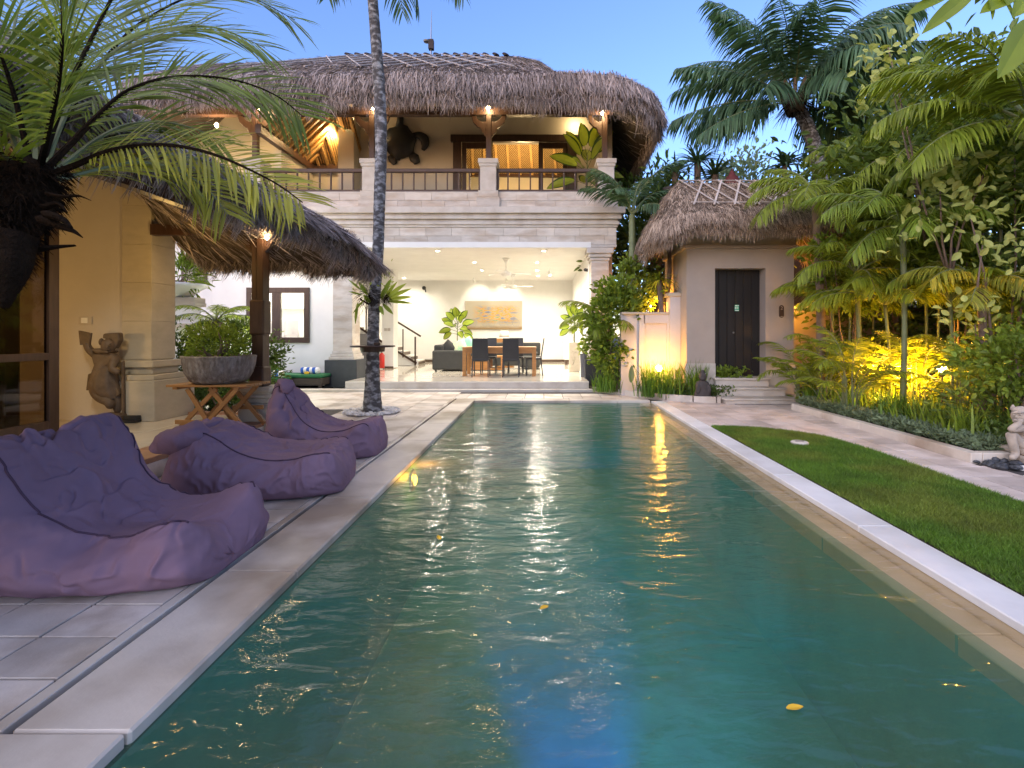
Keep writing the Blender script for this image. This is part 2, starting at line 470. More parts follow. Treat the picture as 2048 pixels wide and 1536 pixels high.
def rattanmat():
    m, n, l = newmat('rattan_ceiling')
    geo = n.new('ShaderNodeNewGeometry')
    w = n.new('ShaderNodeTexWave'); w.wave_type = 'BANDS'; w.bands_direction = 'DIAGONAL'
    w.inputs['Scale'].default_value = 9; w.inputs['Distortion'].default_value = 1.5; w.inputs['Detail'].default_value = 2; w.inputs['Detail Scale'].default_value = 4
    l.new(geo.outputs['Position'], w.inputs[0])
    rp = n.new('ShaderNodeValToRGB'); rp.color_ramp.elements[0].color = (.10, .055, .02, 1); rp.color_ramp.elements[0].position = .15
    rp.color_ramp.elements[1].color = (.50, .32, .12, 1); rp.color_ramp.elements[1].position = .6
    l.new(w.outputs[1], rp.inputs[0])
    p = n.new('ShaderNodeBsdfPrincipled'); p.inputs['Roughness'].default_value = .6
    b = n.new('ShaderNodeBump'); b.inputs['Strength'].default_value = .5; b.inputs['Distance'].default_value = .02
    l.new(w.outputs[1], b.inputs['Height']); l.new(b.outputs[0], p.inputs['Normal']); l.new(rp.outputs[0], p.inputs['Base Color'])
    o = n.new('ShaderNodeOutputMaterial'); l.new(p.outputs[0], o.inputs[0])
    return m
M['rattan'] = rattanmat()

def watermat(name='pool_water', murk=.46, tintc=(.75, .90, .80, 1)):
    m, n, l = newmat(name)
    geo = n.new('ShaderNodeNewGeometry')
    def nz(scale, detail, stretch, dist=0):
        mp = n.new('ShaderNodeMapping'); mp.inputs['Scale'].default_value = stretch
        l.new(geo.outputs['Position'], mp.inputs[0])
        t = n.new('ShaderNodeTexNoise'); t.inputs['Scale'].default_value = scale; t.inputs['Detail'].default_value = detail
        t.inputs['Distortion'].default_value = dist
        l.new(mp.outputs[0], t.inputs['Vector']); return t.outputs[0]
    a = nz(2.6, 2, (.8, 1.7, 1), .6); b = nz(11, 3, (.7, 1.6, 1), .8); c = nz(36, 2, (.8, 1.3, 1), .4)
    big = nz(.5, 2, (1, 1, 1))
    def ma(x, k, y=None):
        q = n.new('ShaderNodeMath'); q.operation = 'MULTIPLY_ADD'; l.new(x, q.inputs[0]); q.inputs[1].default_value = k
        if y is None: q.inputs[2].default_value = 0
        else: l.new(y, q.inputs[2])
        return q.outputs[0]
    h = ma(c, .035, ma(b, .20, ma(a, 1.0)))
    bp = n.new('ShaderNodeBump'); bp.inputs['Strength'].default_value = 1.0; bp.inputs['Distance'].default_value = .025
    l.new(h, bp.inputs['Height'])
    fr = n.new('ShaderNodeFresnel'); fr.inputs[0].default_value = 1.45; l.new(bp.outputs[0], fr.inputs['Normal'])
    gl = n.new('ShaderNodeBsdfGlossy'); gl.inputs['Roughness'].default_value = .085; l.new(bp.outputs[0], gl.inputs['Normal'])
    tr = n.new('ShaderNodeBsdfTransparent'); tr.inputs[0].default_value = tintc
    df0 = n.new('ShaderNodeBsdfDiffuse'); tl = n.new('ShaderNodeBsdfTranslucent'); df = n.new('ShaderNodeMixShader'); df.inputs[0].default_value = .5; l.new(df0.outputs[0], df.inputs[1]); l.new(tl.outputs[0], df.inputs[2])
    mixc = n.new('ShaderNodeMix'); mixc.data_type = 'RGBA'
    mixc.inputs[6].default_value = (.22, .29, .15, 1); mixc.inputs[7].default_value = (.07, .28, .23, 1)
    mr = n.new('ShaderNodeMapRange'); mr.inputs[1].default_value = .4; mr.inputs[2].default_value = .62; l.new(big, mr.inputs[0]); l.new(mr.outputs[0], mixc.inputs[0])
    l.new(mixc.outputs[2], df0.inputs[0]); tl.inputs[0].default_value = (.30, .30, .24, 1)
    body = n.new('ShaderNodeMixShader'); body.inputs[0].default_value = murk
    l.new(tr.outputs[0], body.inputs[1]); l.new(df.outputs[0], body.inputs[2])
    mx = n.new('ShaderNodeMixShader'); l.new(front_only(n, l, fr.outputs[0]), mx.inputs[0]); l.new(body.outputs[0], mx.inputs[1]); l.new(gl.outputs[0], mx.inputs[2])
    o = n.new('ShaderNodeOutputMaterial'); l.new(mx.outputs[0], o.inputs[0])
    return m
M['water'] = watermat(); M['shallow_water'] = watermat('shallow_pool_water', .03, (.97, .95, .90, 1))

def lamp(name, loc, power, col=(1, .72, .38), radius=.03, parent=None, spot=None, target=None, blend=.6):
    d = bpy.data.lights.new(name, 'SPOT' if spot else 'POINT')
    d.energy = power; d.color = col; d.shadow_soft_size = radius
    o = bpy.data.objects.new(name, d); COL.objects.link(o)
    o.location = [float(c) for c in loc]
    if spot:
        d.spot_size = R(spot); d.spot_blend = blend
        dirv = Vector([float(c) for c in target]) - o.location
        o.rotation_euler = dirv.to_track_quat('-Z', 'Y').to_euler()
    if parent is not None: attach(o, parent)
    return o

# ------------------------------------------------------------------ ground, pool, deck, lawn
PX0, PX1, PY0, PY1 = -1.352, 1.94, 1.22, 9.92       # pool walls; the right ledge runs from 1.94 to 2.154
g = MB()
# one sheet with the pool cut out
X0, X1, Y0, Y1 = -60, 60, -30, 400
hx0, hx1, hy0, hy1 = PX0 - .2, 2.3, PY0 - .2, PY1 + .2
for (a, b, c, d) in ((X0, hx0, Y0, Y1), (hx1, X1, Y0, Y1), (hx0, hx1, Y0, hy0), (hx0, hx1, hy1, Y1)):
    g.add([(a, c, -.06), (b, c, -.06), (b, d, -.06), (a, d, -.06)], [(0, 1, 2, 3)])
tag(g.build('ground', M['soil']), kind='structure')

pool = MB()
WZ = -.045
pool.add([(PX0, PY0, -1.35), (PX1, PY0, -1.35), (PX1, PY1, -1.35), (PX0, PY1, -1.35)], [(0, 1, 2, 3)])
for (a, b) in (((PX0, PY0), (PX1, PY0)), ((PX1, PY0), (PX1, PY1)), ((PX1, PY1), (PX0, PY1)), ((PX0, PY1), (PX0, PY0))):
    top = -.105 if a[0] == PX1 and b[0] == PX1 else -.055
    pool.add([(*a, -1.35), (*b, -1.35), (*b, top), (*a, top)], [(0, 1, 2, 3)])
pool_o = tag(pool.build('pool_basin', M['pool_tile']), kind='structure')
b = MB(); b.box(2.162, 2.39, PY0, PY1, -.3, -.047); tag(b.build('ledge_backing', M['ledge']), kind='structure')
# ledge slabs under the water on the right
y = PY0
while y < PY1 - .02:
    y2 = min(y + 1.12, PY1)
    piece('ledge_slab', PX1, 2.16, y + .003, y2 - .003, -.20, -.10, M['ledge'], pool_o, .006)
    y = y2
w = MB()
w.add([(PX0 - .03, PY0 - .1, WZ), (PX1, PY0 - .1, WZ), (PX1, PY1 + .03, WZ), (PX0 - .03, PY1 + .03, WZ), (2.152, PY0 - .1, WZ), (2.152, PY1 + .03, WZ)], [(0, 1, 2, 3)])
w.F.append((np.array([[1, 4, 5, 2]]), 1))     # clear shallow water over the ledge
tag(w.build('pool_water', [M['water'], M['shallow_water']]), kind='structure')

# copings
cop = MB(); cop.box(-1.83, -1.40, .9, 10.3, -.30, -.062)
cop_o = tag(cop.build('pool_coping', M['grout']), kind='structure')
y = 1.64
while y < 10.25:
    y2 = min(y + 1.13 + random.uniform(-.12, .12), 10.25)
    piece('coping_slab', -1.745, PX0, y + .0015, y2 - .0015, -.055, random.uniform(-.001, .001), M['coping'], cop_o, .009)
    y = y2
y = 1.64
while y < 10.25:
    y2 = min(y + random.uniform(.8, 1.3), 10.25)
    piece('edge_strip', -1.828, -1.775, y + .001, y2 - .001, -.055, 0, M['coping'], cop_o, .004)
    y = y2
x = -2.5
for x2 in (-1.9, -1.36, -.4, .8, 2.15):
    piece('coping_slab', x + .0015, x2 - .0015, .95, 1.22 if x >= -1.37 else 1.637, -.055, 0, M['coping'], cop_o, .009)
    x = x2
x = PX0
while x < 2.1:
    x2 = min(x + .95, 2.154)
    piece('coping_slab', x + .0015, x2 - .0015, PY1, 10.25, -.055, random.uniform(-.001, .001), M['coping'], cop_o, .009)
    x = x2
y = .9
while y < 9.8:
    y2 = min(y + 1.25, 9.86)
    piece('white_slab', 2.154, 2.395, y + .001, y2 - .001, -.045, .002, M['coping_white'], cop_o, .006)
    y = y2

# left deck
deck = MB(); deck.box(-7.5, -1.83, .5, 11.45, -.10, -.012); deck.box(-1.83, 4.0, 10.25, 11.45, -.10, -.012)
deck_o = tag(deck.build('pool_deck', M['grout']), kind='structure')
def tiles(x0, x1, y0, y1, dx, dy, m, parent, name='deck_tile', gap=.011, skip=None, z=0.0, stagger=0):
    ny = int(round((y1 - y0) / dy)); nx = int(math.ceil((x1 - x0) / dx - 1e-6))
    for j in range(ny):
        for i in range(nx):
            xa = x1 - (i + 1) * dx; xb = x1 - i * dx
            xa = max(xa, x0)
            ya, yb = y0 + j * dy, y0 + (j + 1) * dy
            if xb - xa < .04: continue
            if skip and skip((xa + xb) / 2, (ya + yb) / 2): continue
            piece(name, xa + gap / 2, xb - gap / 2, ya + gap / 2, yb - gap / 2, z - .035, z + random.choice((-.0015, -.0005, 0, .0005, .001)), m, parent, .0025)
tiles(-3.51, -1.83, 1.1, 6.36, .336, .263, M['tile'], deck_o)
tiles(-6.6, -1.83, 6.36, 10.36, .53, .40, M['tile'], deck_o, skip=lambda x, y: x < -3.55 and y < 8.6)
tiles(-6.6, -1.83, 10.36, 11.40, .53, .52, M['tile'], deck_o)
tiles(-1.83, 2.44, 10.255, 11.055, .40, .40, M['tile'], deck_o)
# low step slab and platform of the living room
step = MB(); step.box(-5.7, 1.42, 11.40, 11.64, -.02, .055)
tag(step.build('entry_step', M['stone_trim'], bevel=.008), kind='structure')
line = MB(); line.box(-5.7, 1.42, 11.06, 11.40, -.05, -.004)
tag(line.build('drain_channel', M['grout']), kind='structure')
plat = MB(); plat.box(-4.57, 1.09, 11.60, 12.46, -.02, .205)
tag(plat.build('platform', M['stone_trim'], bevel=.012), kind='structure')

# terrace on the left
ter = MB(); ter.box(-9.0, -3.53, 1.0, 6.93, -.05, .185)
ter_o = tag(ter.build('terrace', M['tile']), kind='structure')
for j in range(9):
    for i in range(5):
        xa, xb = -3.90 - (i + 1) * .6, -3.90 - i * .6; ya, yb = 1.5 + j * .6, 2.1 + j * .6
        piece('terrace_tile', xa + .002, xb - .002, ya + .002, yb - .002, .17, .2, M['terrace'], ter_o, .0015)
for j in range(14):
    piece('band_tile', -3.90, -3.51, 1.2 + j * .4 + .002, 1.6 + j * .4 - .002, .15, .2005, M['terracotta'], ter_o, .004)
for j in range(9):
    piece('riser_panel', -3.53, -3.512, 1.2 + j * .6 + .002, 1.8 + j * .6 - .002, .0, .148, M['tile'], ter_o, .003)
for i in range(7):
    piece('kerb_tile', -6.9 + i * .47, -6.44 + i * .47, 6.935, 7.03, .0, .23, M['terracotta'], ter_o, .005)
# bed behind the terrace
bed = MB(); bed.box(-8.8, -3.95, 7.03, 8.65, -.06, .02); bed.box(-8.8, -6.75, 8.65, 12.8, -.06, .02)
tag(bed.build('planting_bed', M['soil']), kind='structure')
def pebbles(name, m, pts, r0, r1, z=0.0):
    b = MB()
    for (x, y) in pts:
        r = random.uniform(r0, r1); a = random.uniform(0, 6.28); s = random.uniform(.55, .9)
        rot = Matrix.Rotation(a, 3, 'Z') @ Matrix.Rotation(random.uniform(-.4, .4), 3, 'X')
        b.ball((x, y, z + r * .3 + random.uniform(0, r * .5)), (r, r * s, r * .5), 7, 5, rot=rot)
    return tag(b.build(name, m, smooth=True), kind='stuff')
pebbles('dark_pebbles', M['pebble_dark'], [(random.uniform(-5.6, -3.9), random.uniform(7.06, 8.6)) for _ in range(900)], .02, .05, .03)
kb = MB(); ang = np.linspace(-.4, 1.7, 14)
kb.tube([(-4.9 + 1.0 * math.cos(t), 7.5 + 1.1 * math.sin(t), .03) for t in ang], .05, 6)
tag(kb.build('bed_kerb', M['coping'], smooth=True), kind='structure')

# right side: lawn, path, kerb, bed
LP = [(2.40, 1.0), (3.68, 1.0), (3.68, 4.61), (3.69, 5.64), (3.60, 6.31), (3.39, 6.67), (3.02, 6.95), (2.70, 7.05), (2.40, 7.10)]
lw = MB(); lw.prism(LP, -.05, .004)
lawn_o = tag(lw.build('lawn_soil', M['soil']), kind='structure')
def inpoly(x, y, poly):
    ins = np.zeros(len(x), bool); n = len(poly)
    for i in range(n):
        xi, yi = poly[i]; xj, yj = poly[i - 1]
        c = ((yi > y) != (yj > y)) & (x < (xj - xi) * (y - yi) / (yj - yi + 1e-12) + xi)
        ins ^= c
    return ins
def blades(mb, x, y, z0, h, w, lean, seed=0, mi=0):
    n = len(x); r = np.random.default_rng(seed)
    a = r.uniform(0, 2 * np.pi, n); hh = h * r.uniform(.6, 1.3, n); ln = lean * hh * r.uniform(.3, 1.4, n); a2 = r.uniform(0, 2 * np.pi, n)
    base = np.stack([x, y, np.full(n, z0)], 1); side = np.stack([np.cos(a), np.sin(a), np.zeros(n)], 1) * (w / 2)
    tip = base + np.stack([np.cos(a2) * ln, np.sin(a2) * ln, hh], 1)
    V = np.stack([base - side, base + side, tip], 1).reshape(-1, 3)
    mb.add(V, np.arange(3 * n).reshape(-1, 3), mi)
xs, ys = rng.uniform(2.40, 3.72, 230000), None
ys = 1.2 + (7.15 - 1.2) * rng.random(230000) ** 1.25
k = inpoly(xs, ys, [(a + (.02 if a > 2.5 else 0), b) for a, b in LP])
gb = MB(); blades(gb, xs[k], ys[k], .0, .034, .006, .9, 3)
tag(gb.build('lawn', M['grass']), 'short green lawn beside the pool', kind='stuff')

path = MB(); path.box(2.44, 9.0, .5, 11.0, -.09, -.012)
path_o = tag(path.build('garden_path', M['grout']), kind='structure')
tiles(3.62, 4.36, 1.2, 8.68, .37, .34, M['tile_right'], path_o, 'path_tile', skip=lambda x, y: False)
tiles(2.40, 3.62, 6.3, 9.36, .305, .34, M['tile_right'], path_o, 'path_tile', skip=lambda x, y: bool(inpoly(np.array([x]), np.array([y]), LP)[0]) and y < 6.7)
tiles(3.62, 5.3, 8.68, 9.36, .34, .34, M['tile_right'], path_o, 'path_tile')
tiles(4.36, 6.3, 2.6, 4.96, .37, .34, M['tile_right'], path_o, 'path_tile', skip=lambda x, y: x > 4.4 + (4.9 - y) * .62)
# kerb of the right bed
kerb = MB()
kerb.add([(0, 0, -5)], [])
kr = thing('bed_edging', (4.4, 7, 0), 'low pale stone edging along the right flower bed', 'kerb')
y = 5.08
while y < 8.7:
    y2 = min(y + .9, 8.75)
    piece('edging_stone', 4.36, 4.48, y + .002, y2 - .002, -.02, .10, M['coping'], kr, .006)
    y = y2
for i in range(2):
    piece('edging_stone', 4.484 + i * .33, 4.81 + i * .33, 5.08, 5.19, -.02, .10, M['coping'], kr, .006)
bd = MB(); bd.prism([(4.47, 5.15), (9.0, 5.15), (9.0, 10.6), (5.2, 10.6), (5.2, 9.0), (4.47, 8.7)], -.06, .045)
tag(bd.build('right_planting_bed', M['soil']), kind='structure')
pebbles('blue_grey_pebbles', M['pebble_dark'], [(random.uniform(4.40, 6.0), random.uniform(4.78, 5.08)) for _ in range(260)] + [(random.uniform(4.75, 5.9), random.uniform(4.5, 4.8)) for _ in range(160)], .02, .055, -.0)
sl = MB(); sl.prism([(4.58, 4.88), (5.2, 4.55), (6.2, 4.5), (6.2, 4.9)], -.03, .03)
tag(sl.build('corner_slab', M['coping_white'], bevel=.006), kind='structure')
# drain stone in the lawn
t = thing('lawn_drain', (3.05, 5.92, .02), 'small pale stone drain cover set in the lawn', 'drain cover')
b = MB(); b.lathe([(.10, -.02), (.10, .012), (.085, .022), (.0, .024)], (3.05, 5.92, .02), 14); b.build('cover', M['coping'], t)
b = MB(); b.box(3.0, 3.1, 5.91, 5.93, .043, .048); b.build('slot', M['grout'], t)

# bed between the house and the gate, with a curving kerb
KP = [(1.18, 11.42), (1.62, 11.1), (2.05, 10.4), (2.5, 9.98), (2.95, 9.72), (3.35, 9.58), (3.42, 9.62), (3.42, 10.3), (1.18, 12.6)]
bd = MB(); bd.prism([(1.15, 11.45)] + KP[1:6] + [(3.36, 10.2), (2.9, 12.6), (1.15, 12.6)], -.06, .06)
tag(bd.build('house_planting_bed', M['soil']), kind='structure')
kr = thing('curved_edging', (2.3, 10.2, 0), 'curving low stone edging of the bed beside the pool end', 'kerb')
for i in range(6):
    a, c = np.array(KP[i]), np.array(KP[i + 1] if i < 5 else (3.42, 9.56))
    nseg = max(1, int(np.linalg.norm(c - a) / .42))
    for s in range(nseg):
        p = a + (c - a) * s / nseg; q = a + (c - a) * (s + .97) / nseg
        b = MB(); b.bar((*p, .05), (*q, .05), .10, .13); b.build('edging_stone', M['coping'], kr, bevel=.006)
# path in front of the curved bed
tiles(2.40, 3.62, 9.36, 10.04, .305, .34, M['tile_right'], path_o, 'path_tile', skip=lambda x, y: y > 9.98 - (x - 2.5) * .45)

# ------------------------------------------------------------------ thatch roofs
def rr(cx, cy, hx, hy, r, ns=26, nc=8):
    """rounded rectangle with a fixed point count, anticlockwise from the front left"""
    pts = []
    r = min(r, hx - 1e-3, hy - 1e-3) if min(hx, hy) > .002 else .0005
    for (sx, sy, a0) in ((1, -1, -90), (1, 1, 0), (-1, 1, 90), (-1, -1, 180)):
        if (sx, sy) == (1, -1): p0, p1 = (-hx + r, -hy), (hx - r, -hy)
        elif (sx, sy) == (1, 1): p0, p1 = (hx, -hy + r), (hx, hy - r)
        elif (sx, sy) == (-1, 1): p0, p1 = (hx - r, hy), (-hx + r, hy)
        else: p0, p1 = (-hx, hy - r), (-hx, -hy + r)
        for i in range(ns):
            t = i / ns; pts.append((cx + p0[0] + (p1[0] - p0[0]) * t, cy + p0[1] + (p1[1] - p0[1]) * t))
        ccx, ccy = sx * (hx - r), sy * (hy - r)
        for i in range(nc):
            a = R(a0 + 90 * i / nc); pts.append((cx + ccx + r * math.cos(a), cy + ccy + r * math.sin(a)))
    return np.array(pts)

def roof_rings(cx, cy, hx, hy, rhx, rhy, corner, prof, lump=.05, seed=0, droop=None):
    rings = []
    for f, z in prof:
        p = rr(cx, cy, rhx + f * (hx - rhx), rhy + f * (hy - rhy), corner * f)
        q = np.column_stack([p, np.full(len(p), z)])
        q[:, 2] += lump * fbm(q * .8, seed, 2) * min(1, f * 2)
        q[:, :2] += (lump * .5 * vnoise(q * 1.1, seed + 5) * min(1, f * 2))[:, None]
        if droop is not None: q[:, 2] += droop(q, f)
        rings.append(q)
    return np.array(rings)

def sample_rings(rings, k0, k1, n, seed, mask=None):
    """area-weighted points between ring k0 and k1 (top to bottom): point, down-slope dir, outward normal"""
    r = np.random.default_rng(seed)
    A = rings[k0:k1]; B = rings[k0 + 1:k1 + 1]
    A2 = np.roll(A, -1, 1); B2 = np.roll(B, -1, 1)
    area = .5 * np.linalg.norm(np.cross(B2 - A, A2 - B), axis=2)
    w = area.ravel()
    if mask is not None: w = w * mask(((A + B2) / 2).reshape(-1, 3))
    idx = r.choice(len(w), n, p=w / w.sum())
    K, J = A.shape[:2]; i, j = idx // J, idx % J
    t, u = r.random(n)[:, None], r.random(n)[:, None]
    top = A[i, j] * (1 - u) + A2[i, j] * u; bot = B[i, j] * (1 - u) + B2[i, j] * u
    p = top * (1 - t) + bot * t
    d = nrm(bot - top); s = nrm(A2[i, j] - A[i, j] + B2[i, j] - B[i, j])
    nn = nrm(np.cross(s, d)); nn = np.where((nn[:, 2:3] < -.2), -nn, nn)
    return p, d, nn, s, r

def straw(mb, p, d, nn, s, r, L, W, lift=.02, fan=.25, grav=0.0, mi=0):
    n = len(p)
    dd = nrm(d + fan * r.normal(0, 1, (n, 1)) * s + .10 * np.abs(r.normal(0, 1, (n, 1))) * nn)
    l = (L * r.uniform(.5, 1.4, n) * (1 + .38 * vnoise(p * 2.3, 77) + .22 * vnoise(p * 7, 78)))[:, None]; w = (W * r.uniform(.6, 1.4, n))[:, None]
    side = nrm(np.cross(dd, nn) + .5 * r.normal(0, 1, (n, 1)) * nn) * w / 2
    p0 = p + nn * (lift * r.uniform(-.3, 1, n))[:, None] - dd * l * .3
    p1 = p0 + dd * l * .55
    p2 = p0 + dd * l + np.array((0, 0, -1.0)) * (grav * l * r.uniform(.3, 1.2, (n, 1))) + .06 * l * r.normal(0, 1, (n, 3))
    V = np.stack([p0 - side, p0 + side, p1 - side, p1 + side, p2 - side * .25, p2 + side * .25], 1).reshape(-1, 3)
    b = (np.arange(n) * 6)[:, None]
    mb.add(V, np.concatenate([b + np.array([0, 1, 3, 2]), b + np.array([2, 3, 5, 4])]), mi)

def thatch_roof(parent, cx, cy, hx, hy, rhx, rhy, corner, prof, kfringe, nslope, nfringe, L, W, mt, seed, droop=None, mask=None, lump=.05, fl=1.0, under=0, hang=.42):
    rings = roof_rings(cx, cy, hx, hy, rhx, rhy, corner, prof, lump, seed, droop)
    b = MB(); b.grid(rings, True)
    n = rings.shape[1]
    core = b.build('roof', M['thatch_base'], parent, smooth=True)
    s = MB()
    p, d, nn, sd, r = sample_rings(rings, 0, kfringe - 1, nslope, seed + 1, mask); straw(s, p, d, nn, sd, r, L * .8, W, .02, .22)
    o = s.build('thatch', M[mt], core); tag(o, kind='stuff')
    s = MB()
    p, d, nn, sd, r = sample_rings(rings, kfringe - 1, kfringe + 1, nfringe, seed + 2, mask); straw(s, p, d, nn, sd, r, L * fl * .62, W, .05, .2, .12)
    p, d, nn, sd, r = sample_rings(rings, kfringe, kfringe + 2, nfringe // 2, seed + 3, mask)
    d = nrm(np.array((0, 0, -1.0)) + .3 * r.normal(0, 1, d.shape)); straw(s, p, d, nn, sd, r, L * hang, W, .03, .25, .1)
    if under:
        p, d, nn, sd, r = sample_rings(rings, kfringe + 2, len(prof) - 1, under, seed + 4, None)
        straw(s, p, -d, -np.abs(nn), sd, r, L * 1.1, W * 1.1, .05, .16, .05)
    o = s.build('thatch_fringe', M[mt], core); tag(o, kind='stuff')
    return core, rings

# ------------------------------------------------------------------ the villa
villa = thing('villa', (-2.5, 14, 0), 'large two-storey villa with grey thatch roof and open lit living room', 'house')
def wall(name, parent, m, *boxes, bevel=0):
    b = MB()
    for bx in boxes: b.box(*bx)
    return b.build(name, M[m] if isinstance(m, str) else m, parent, bevel=bevel)

prof = [(0, 10.2), (.25, 9.46), (.5, 8.71), (.75, 7.97), (.93, 7.36), (.985, 7.12), (1.0, 6.86), (.985, 6.62), (.93, 6.66), (.88, 6.78), (.5, 8.3), (0, 9.85)]
def main_droop(q, f):
    r = np.clip((q[:, 0] - 1.6) / 1.6, 0, 1)
    dip = -.55 * np.clip((q[:, 0] + 1.6) / 2.2, 0, 1) * math.sin(math.pi * min(f, .97))
    return dip + (-.36 * r * max(0, (f - .8) / .2) + .12 * np.exp(-((q[:, 0] - .6) / .9) ** 2) * f) if f > .3 else 0 * q[:, 0]
roof, RR = thatch_roof(villa, -3.6, 16, 6.6, 4.8, 2.6, .02, 1.3, prof, 6, 15000, 17000, .42, .017, 'thatch_grey', 21,
                       droop=main_droop, mask=lambda c: ((c[:, 1] < 16.5) | (c[:, 0] > 2)).astype(float) * (c[:, 0] > -9.5) + 1e-6, fl=1.3, under=2500, hang=.85)
# bamboo net on the upper slope
def slope_pt(x, f):
    return np.array((x, 16 - .02 - f * 4.78, 10.2 - f * 3.05 + .085))
for fam in (1, -1):
    for i in range(13):
        x0 = -6.9 + i * .62; x1 = x0 + fam * 1.9 
        if fam < 0: x0 += 1.2; x1 += 1.2
        b = MB(); pts = [slope_pt(x0 + (x1 - x0) * t, .02 + .80 * t) for t in np.linspace(0, 1, 6)]
        okp = [p for p in pts if -6.2 - (16 - p[1]) * .5 < p[0] < -1.5 + (16 - p[1]) * .25]
        if len(okp) < 2: continue
        b.tube(okp, .026, 5, flat=.7); b.build('lattice_strip', M['strip'], roof)
for i in range(17):
    x = -6.15 + i * .31
    b = MB(); b.tube([(x, 15.7, 10.14), (x + .05, 15.98, 10.25), (x + .02, 16.25, 10.15)], [.07, .09, .07], 7, flat=.5); b.build('ridge_tile', M['dark_clay'], roof)
t = thing('antenna', (-3.55, 16, 10.3), 'thin roof mast with a small box and dish on the villa ridge', 'antenna')
b = MB(); b.tube([(-3.55, 16, 10.2), (-3.55, 16, 10.9), (-3.53, 16, 11.7)], [.03, .02, .006], 6); b.build('mast', M['grey_metal'], t)
b = MB(); b.box(-3.62, -3.46, 15.9, 16.05, 10.42, 10.72); b.build('box', M['dark_clay'], t)
b = MB(); b.lathe([(.0, 0), (.09, .02), (.11, .06)], (-3.68, 15.95, 10.62), 10); b.build('dish', M['grey_metal'], t)

# ground floor room
RX0, RX1 = -6.9, 1.22
wall('wall', villa, 'white_wall', (RX0, RX1 + .3, 20.0, 20.2, .0, 7.0))                  # back
wall('wall', villa, 'white_wall', (RX1, RX1 + .2, 13.05, 20.0, .0, 3.48))
wall('wall', villa, 'white_wall', (RX0 - .2, RX0, 15.8, 20.0, .0, 3.48))
wall('wall', villa, 'white_wall', (-5.85, -5.75, 13.1, 15.8, .0, 3.48))
wall('wall', villa, 'white_wall', (-5.31, -4.93, 16.6, 17.1, .22, 3.48))
wall('wall', villa, 'white_wall', (-6.9, -5.31, 16.61, 16.8, 2.75, 3.48))
b = MB(); b.box(RX0, RX1, 12.46, 20.0, 3.48, 3.62); b.build('ceiling', M['white_wall'], villa)
b = MB(); b.box(-5.2, 1.22, 12.46, 20, -.02, .19); fl = b.build('floor', M['room_floor'], villa)
b = MB(); b.box(-8.3, -5.2, 13.1, 20, -.02, .19); b.build('floor', M['room_floor'], villa)
for i in range(8):
    for j in range(10):
        piece('floor_tile', -4.57 + i * .7075 + .001, -4.57 + (i + 1) * .7075 - .001, 11.615 + j * .84 + .001, 11.615 + (j + 1) * .84 - .001, .18, .22, M['room_floor'], fl, .001)
wall('skirting', villa, 'brown_base', (-5.05, -3.6, 19.96, 20.0, .22, .32)); wall('skirting', villa, 'brown_base', (-.6, 1.1, 19.96, 20.0, .22, .32))
wall('skirting', villa, 'brown_base', (-4.93 - .35, -4.93, 16.57, 16.6, .19, .26))
# left wing
wall('wall', villa, 'white_wall', (-8.5, -7.55, 12.9, 13.1, 0, 3.5), (-7.55, -6.04, 12.9, 13.1, 0, 1.13), (-7.55, -6.04, 12.9, 13.1, 2.5, 3.5), (-6.04, -5.2, 12.9, 13.1, 0, 3.5))
wall('wall', villa, 'white_wall', (-8.5, -8.3, 13.1, 17, 0, 3.5), (-12, -8.5, 14.2, 14.4, 0, 4.6))
wall('wall', villa, 'white_wall', (-8.3, -5.85, 15.6, 15.8, 0, 3.48)); b = MB(); b.box(-8.3, RX0, 13.1, 15.6, 3.49, 3.6); b.build('ceiling', M['white_wall'], villa)
wall('skirting', villa, 'stone_trim', (-8.5, -5.2, 12.87, 12.9, 0, .16))
win = MB()
for bx in ((-7.60, -5.99, 12.84, 12.92, 2.38, 2.52), (-7.60, -5.99, 12.84, 12.92, 1.10, 1.24), (-7.60, -7.47, 12.84, 12.92, 1.24, 2.38), (-6.12, -5.99, 12.84, 12.92, 1.24, 2.38), (-6.94, -6.72, 12.84, 12.92, 1.24, 2.38)): win.box(*bx)
wo_ = win.build('window', M['dark_wood'], villa, bevel=.006)
for (a, c) in ((-7.47, -6.94), (-6.72, -6.12)):
    b = MB(); b.box(a, c, 12.90, 12.906, 1.24, 2.38); b.build('pane', M['glass'], wo_)
b = MB(); b.box(-8.5 - 1.72, -8.5 - 1.0, 14.16, 14.21, 2.7, 3.45); w2 = b.build('window', M['dark_wood'], villa)
b = MB(); b.box(-10.14, -9.58, 14.14, 14.165, 2.78, 3.37); b.build('pane', M['dark_glass'], w2)

# columns
def column(x0, x1, cap):
    b = MB(); b.box(x0, x1, 12.50, 13.0, .0, 3.55); c = b.build('column', M['stone_trim'], villa)
    z = .9
    while z < 3.1:
        z2 = min(z + .44, 3.16)
        piece('stone_block', x0 - .012, x1 + .012, 12.488, 13.012, z + .0015, z2 - .0015, M['stone'], c, .003); z = z2
    for (e, z0, z1) in ((.09, .68, .76), (.06, .76, .83), (.03, .83, .90)):
        piece('base_moulding', x0 - e, x1 + e, 12.5 - e, 13 + e, z0, z1 - .001, M['stone_trim'], c, .01)
    for (e, z0, z1) in ((.03, 3.16, 3.24), (.07, 3.24, 3.33), (.12, 3.33, 3.47)):
        piece('capital_moulding', x0 - e, x1 + e, 12.5 - e, 13 + e, z0, z1 - .001, M['stone_trim'], c, .01)
    piece('plinth', x0 - .17, x1 + (.04 if cap else .17), 12.36, 13.16, .0, .68, M['dark_plinth'], c, .008)
column(-5.21, -4.75, 0); column(1.24, 1.66, 1)
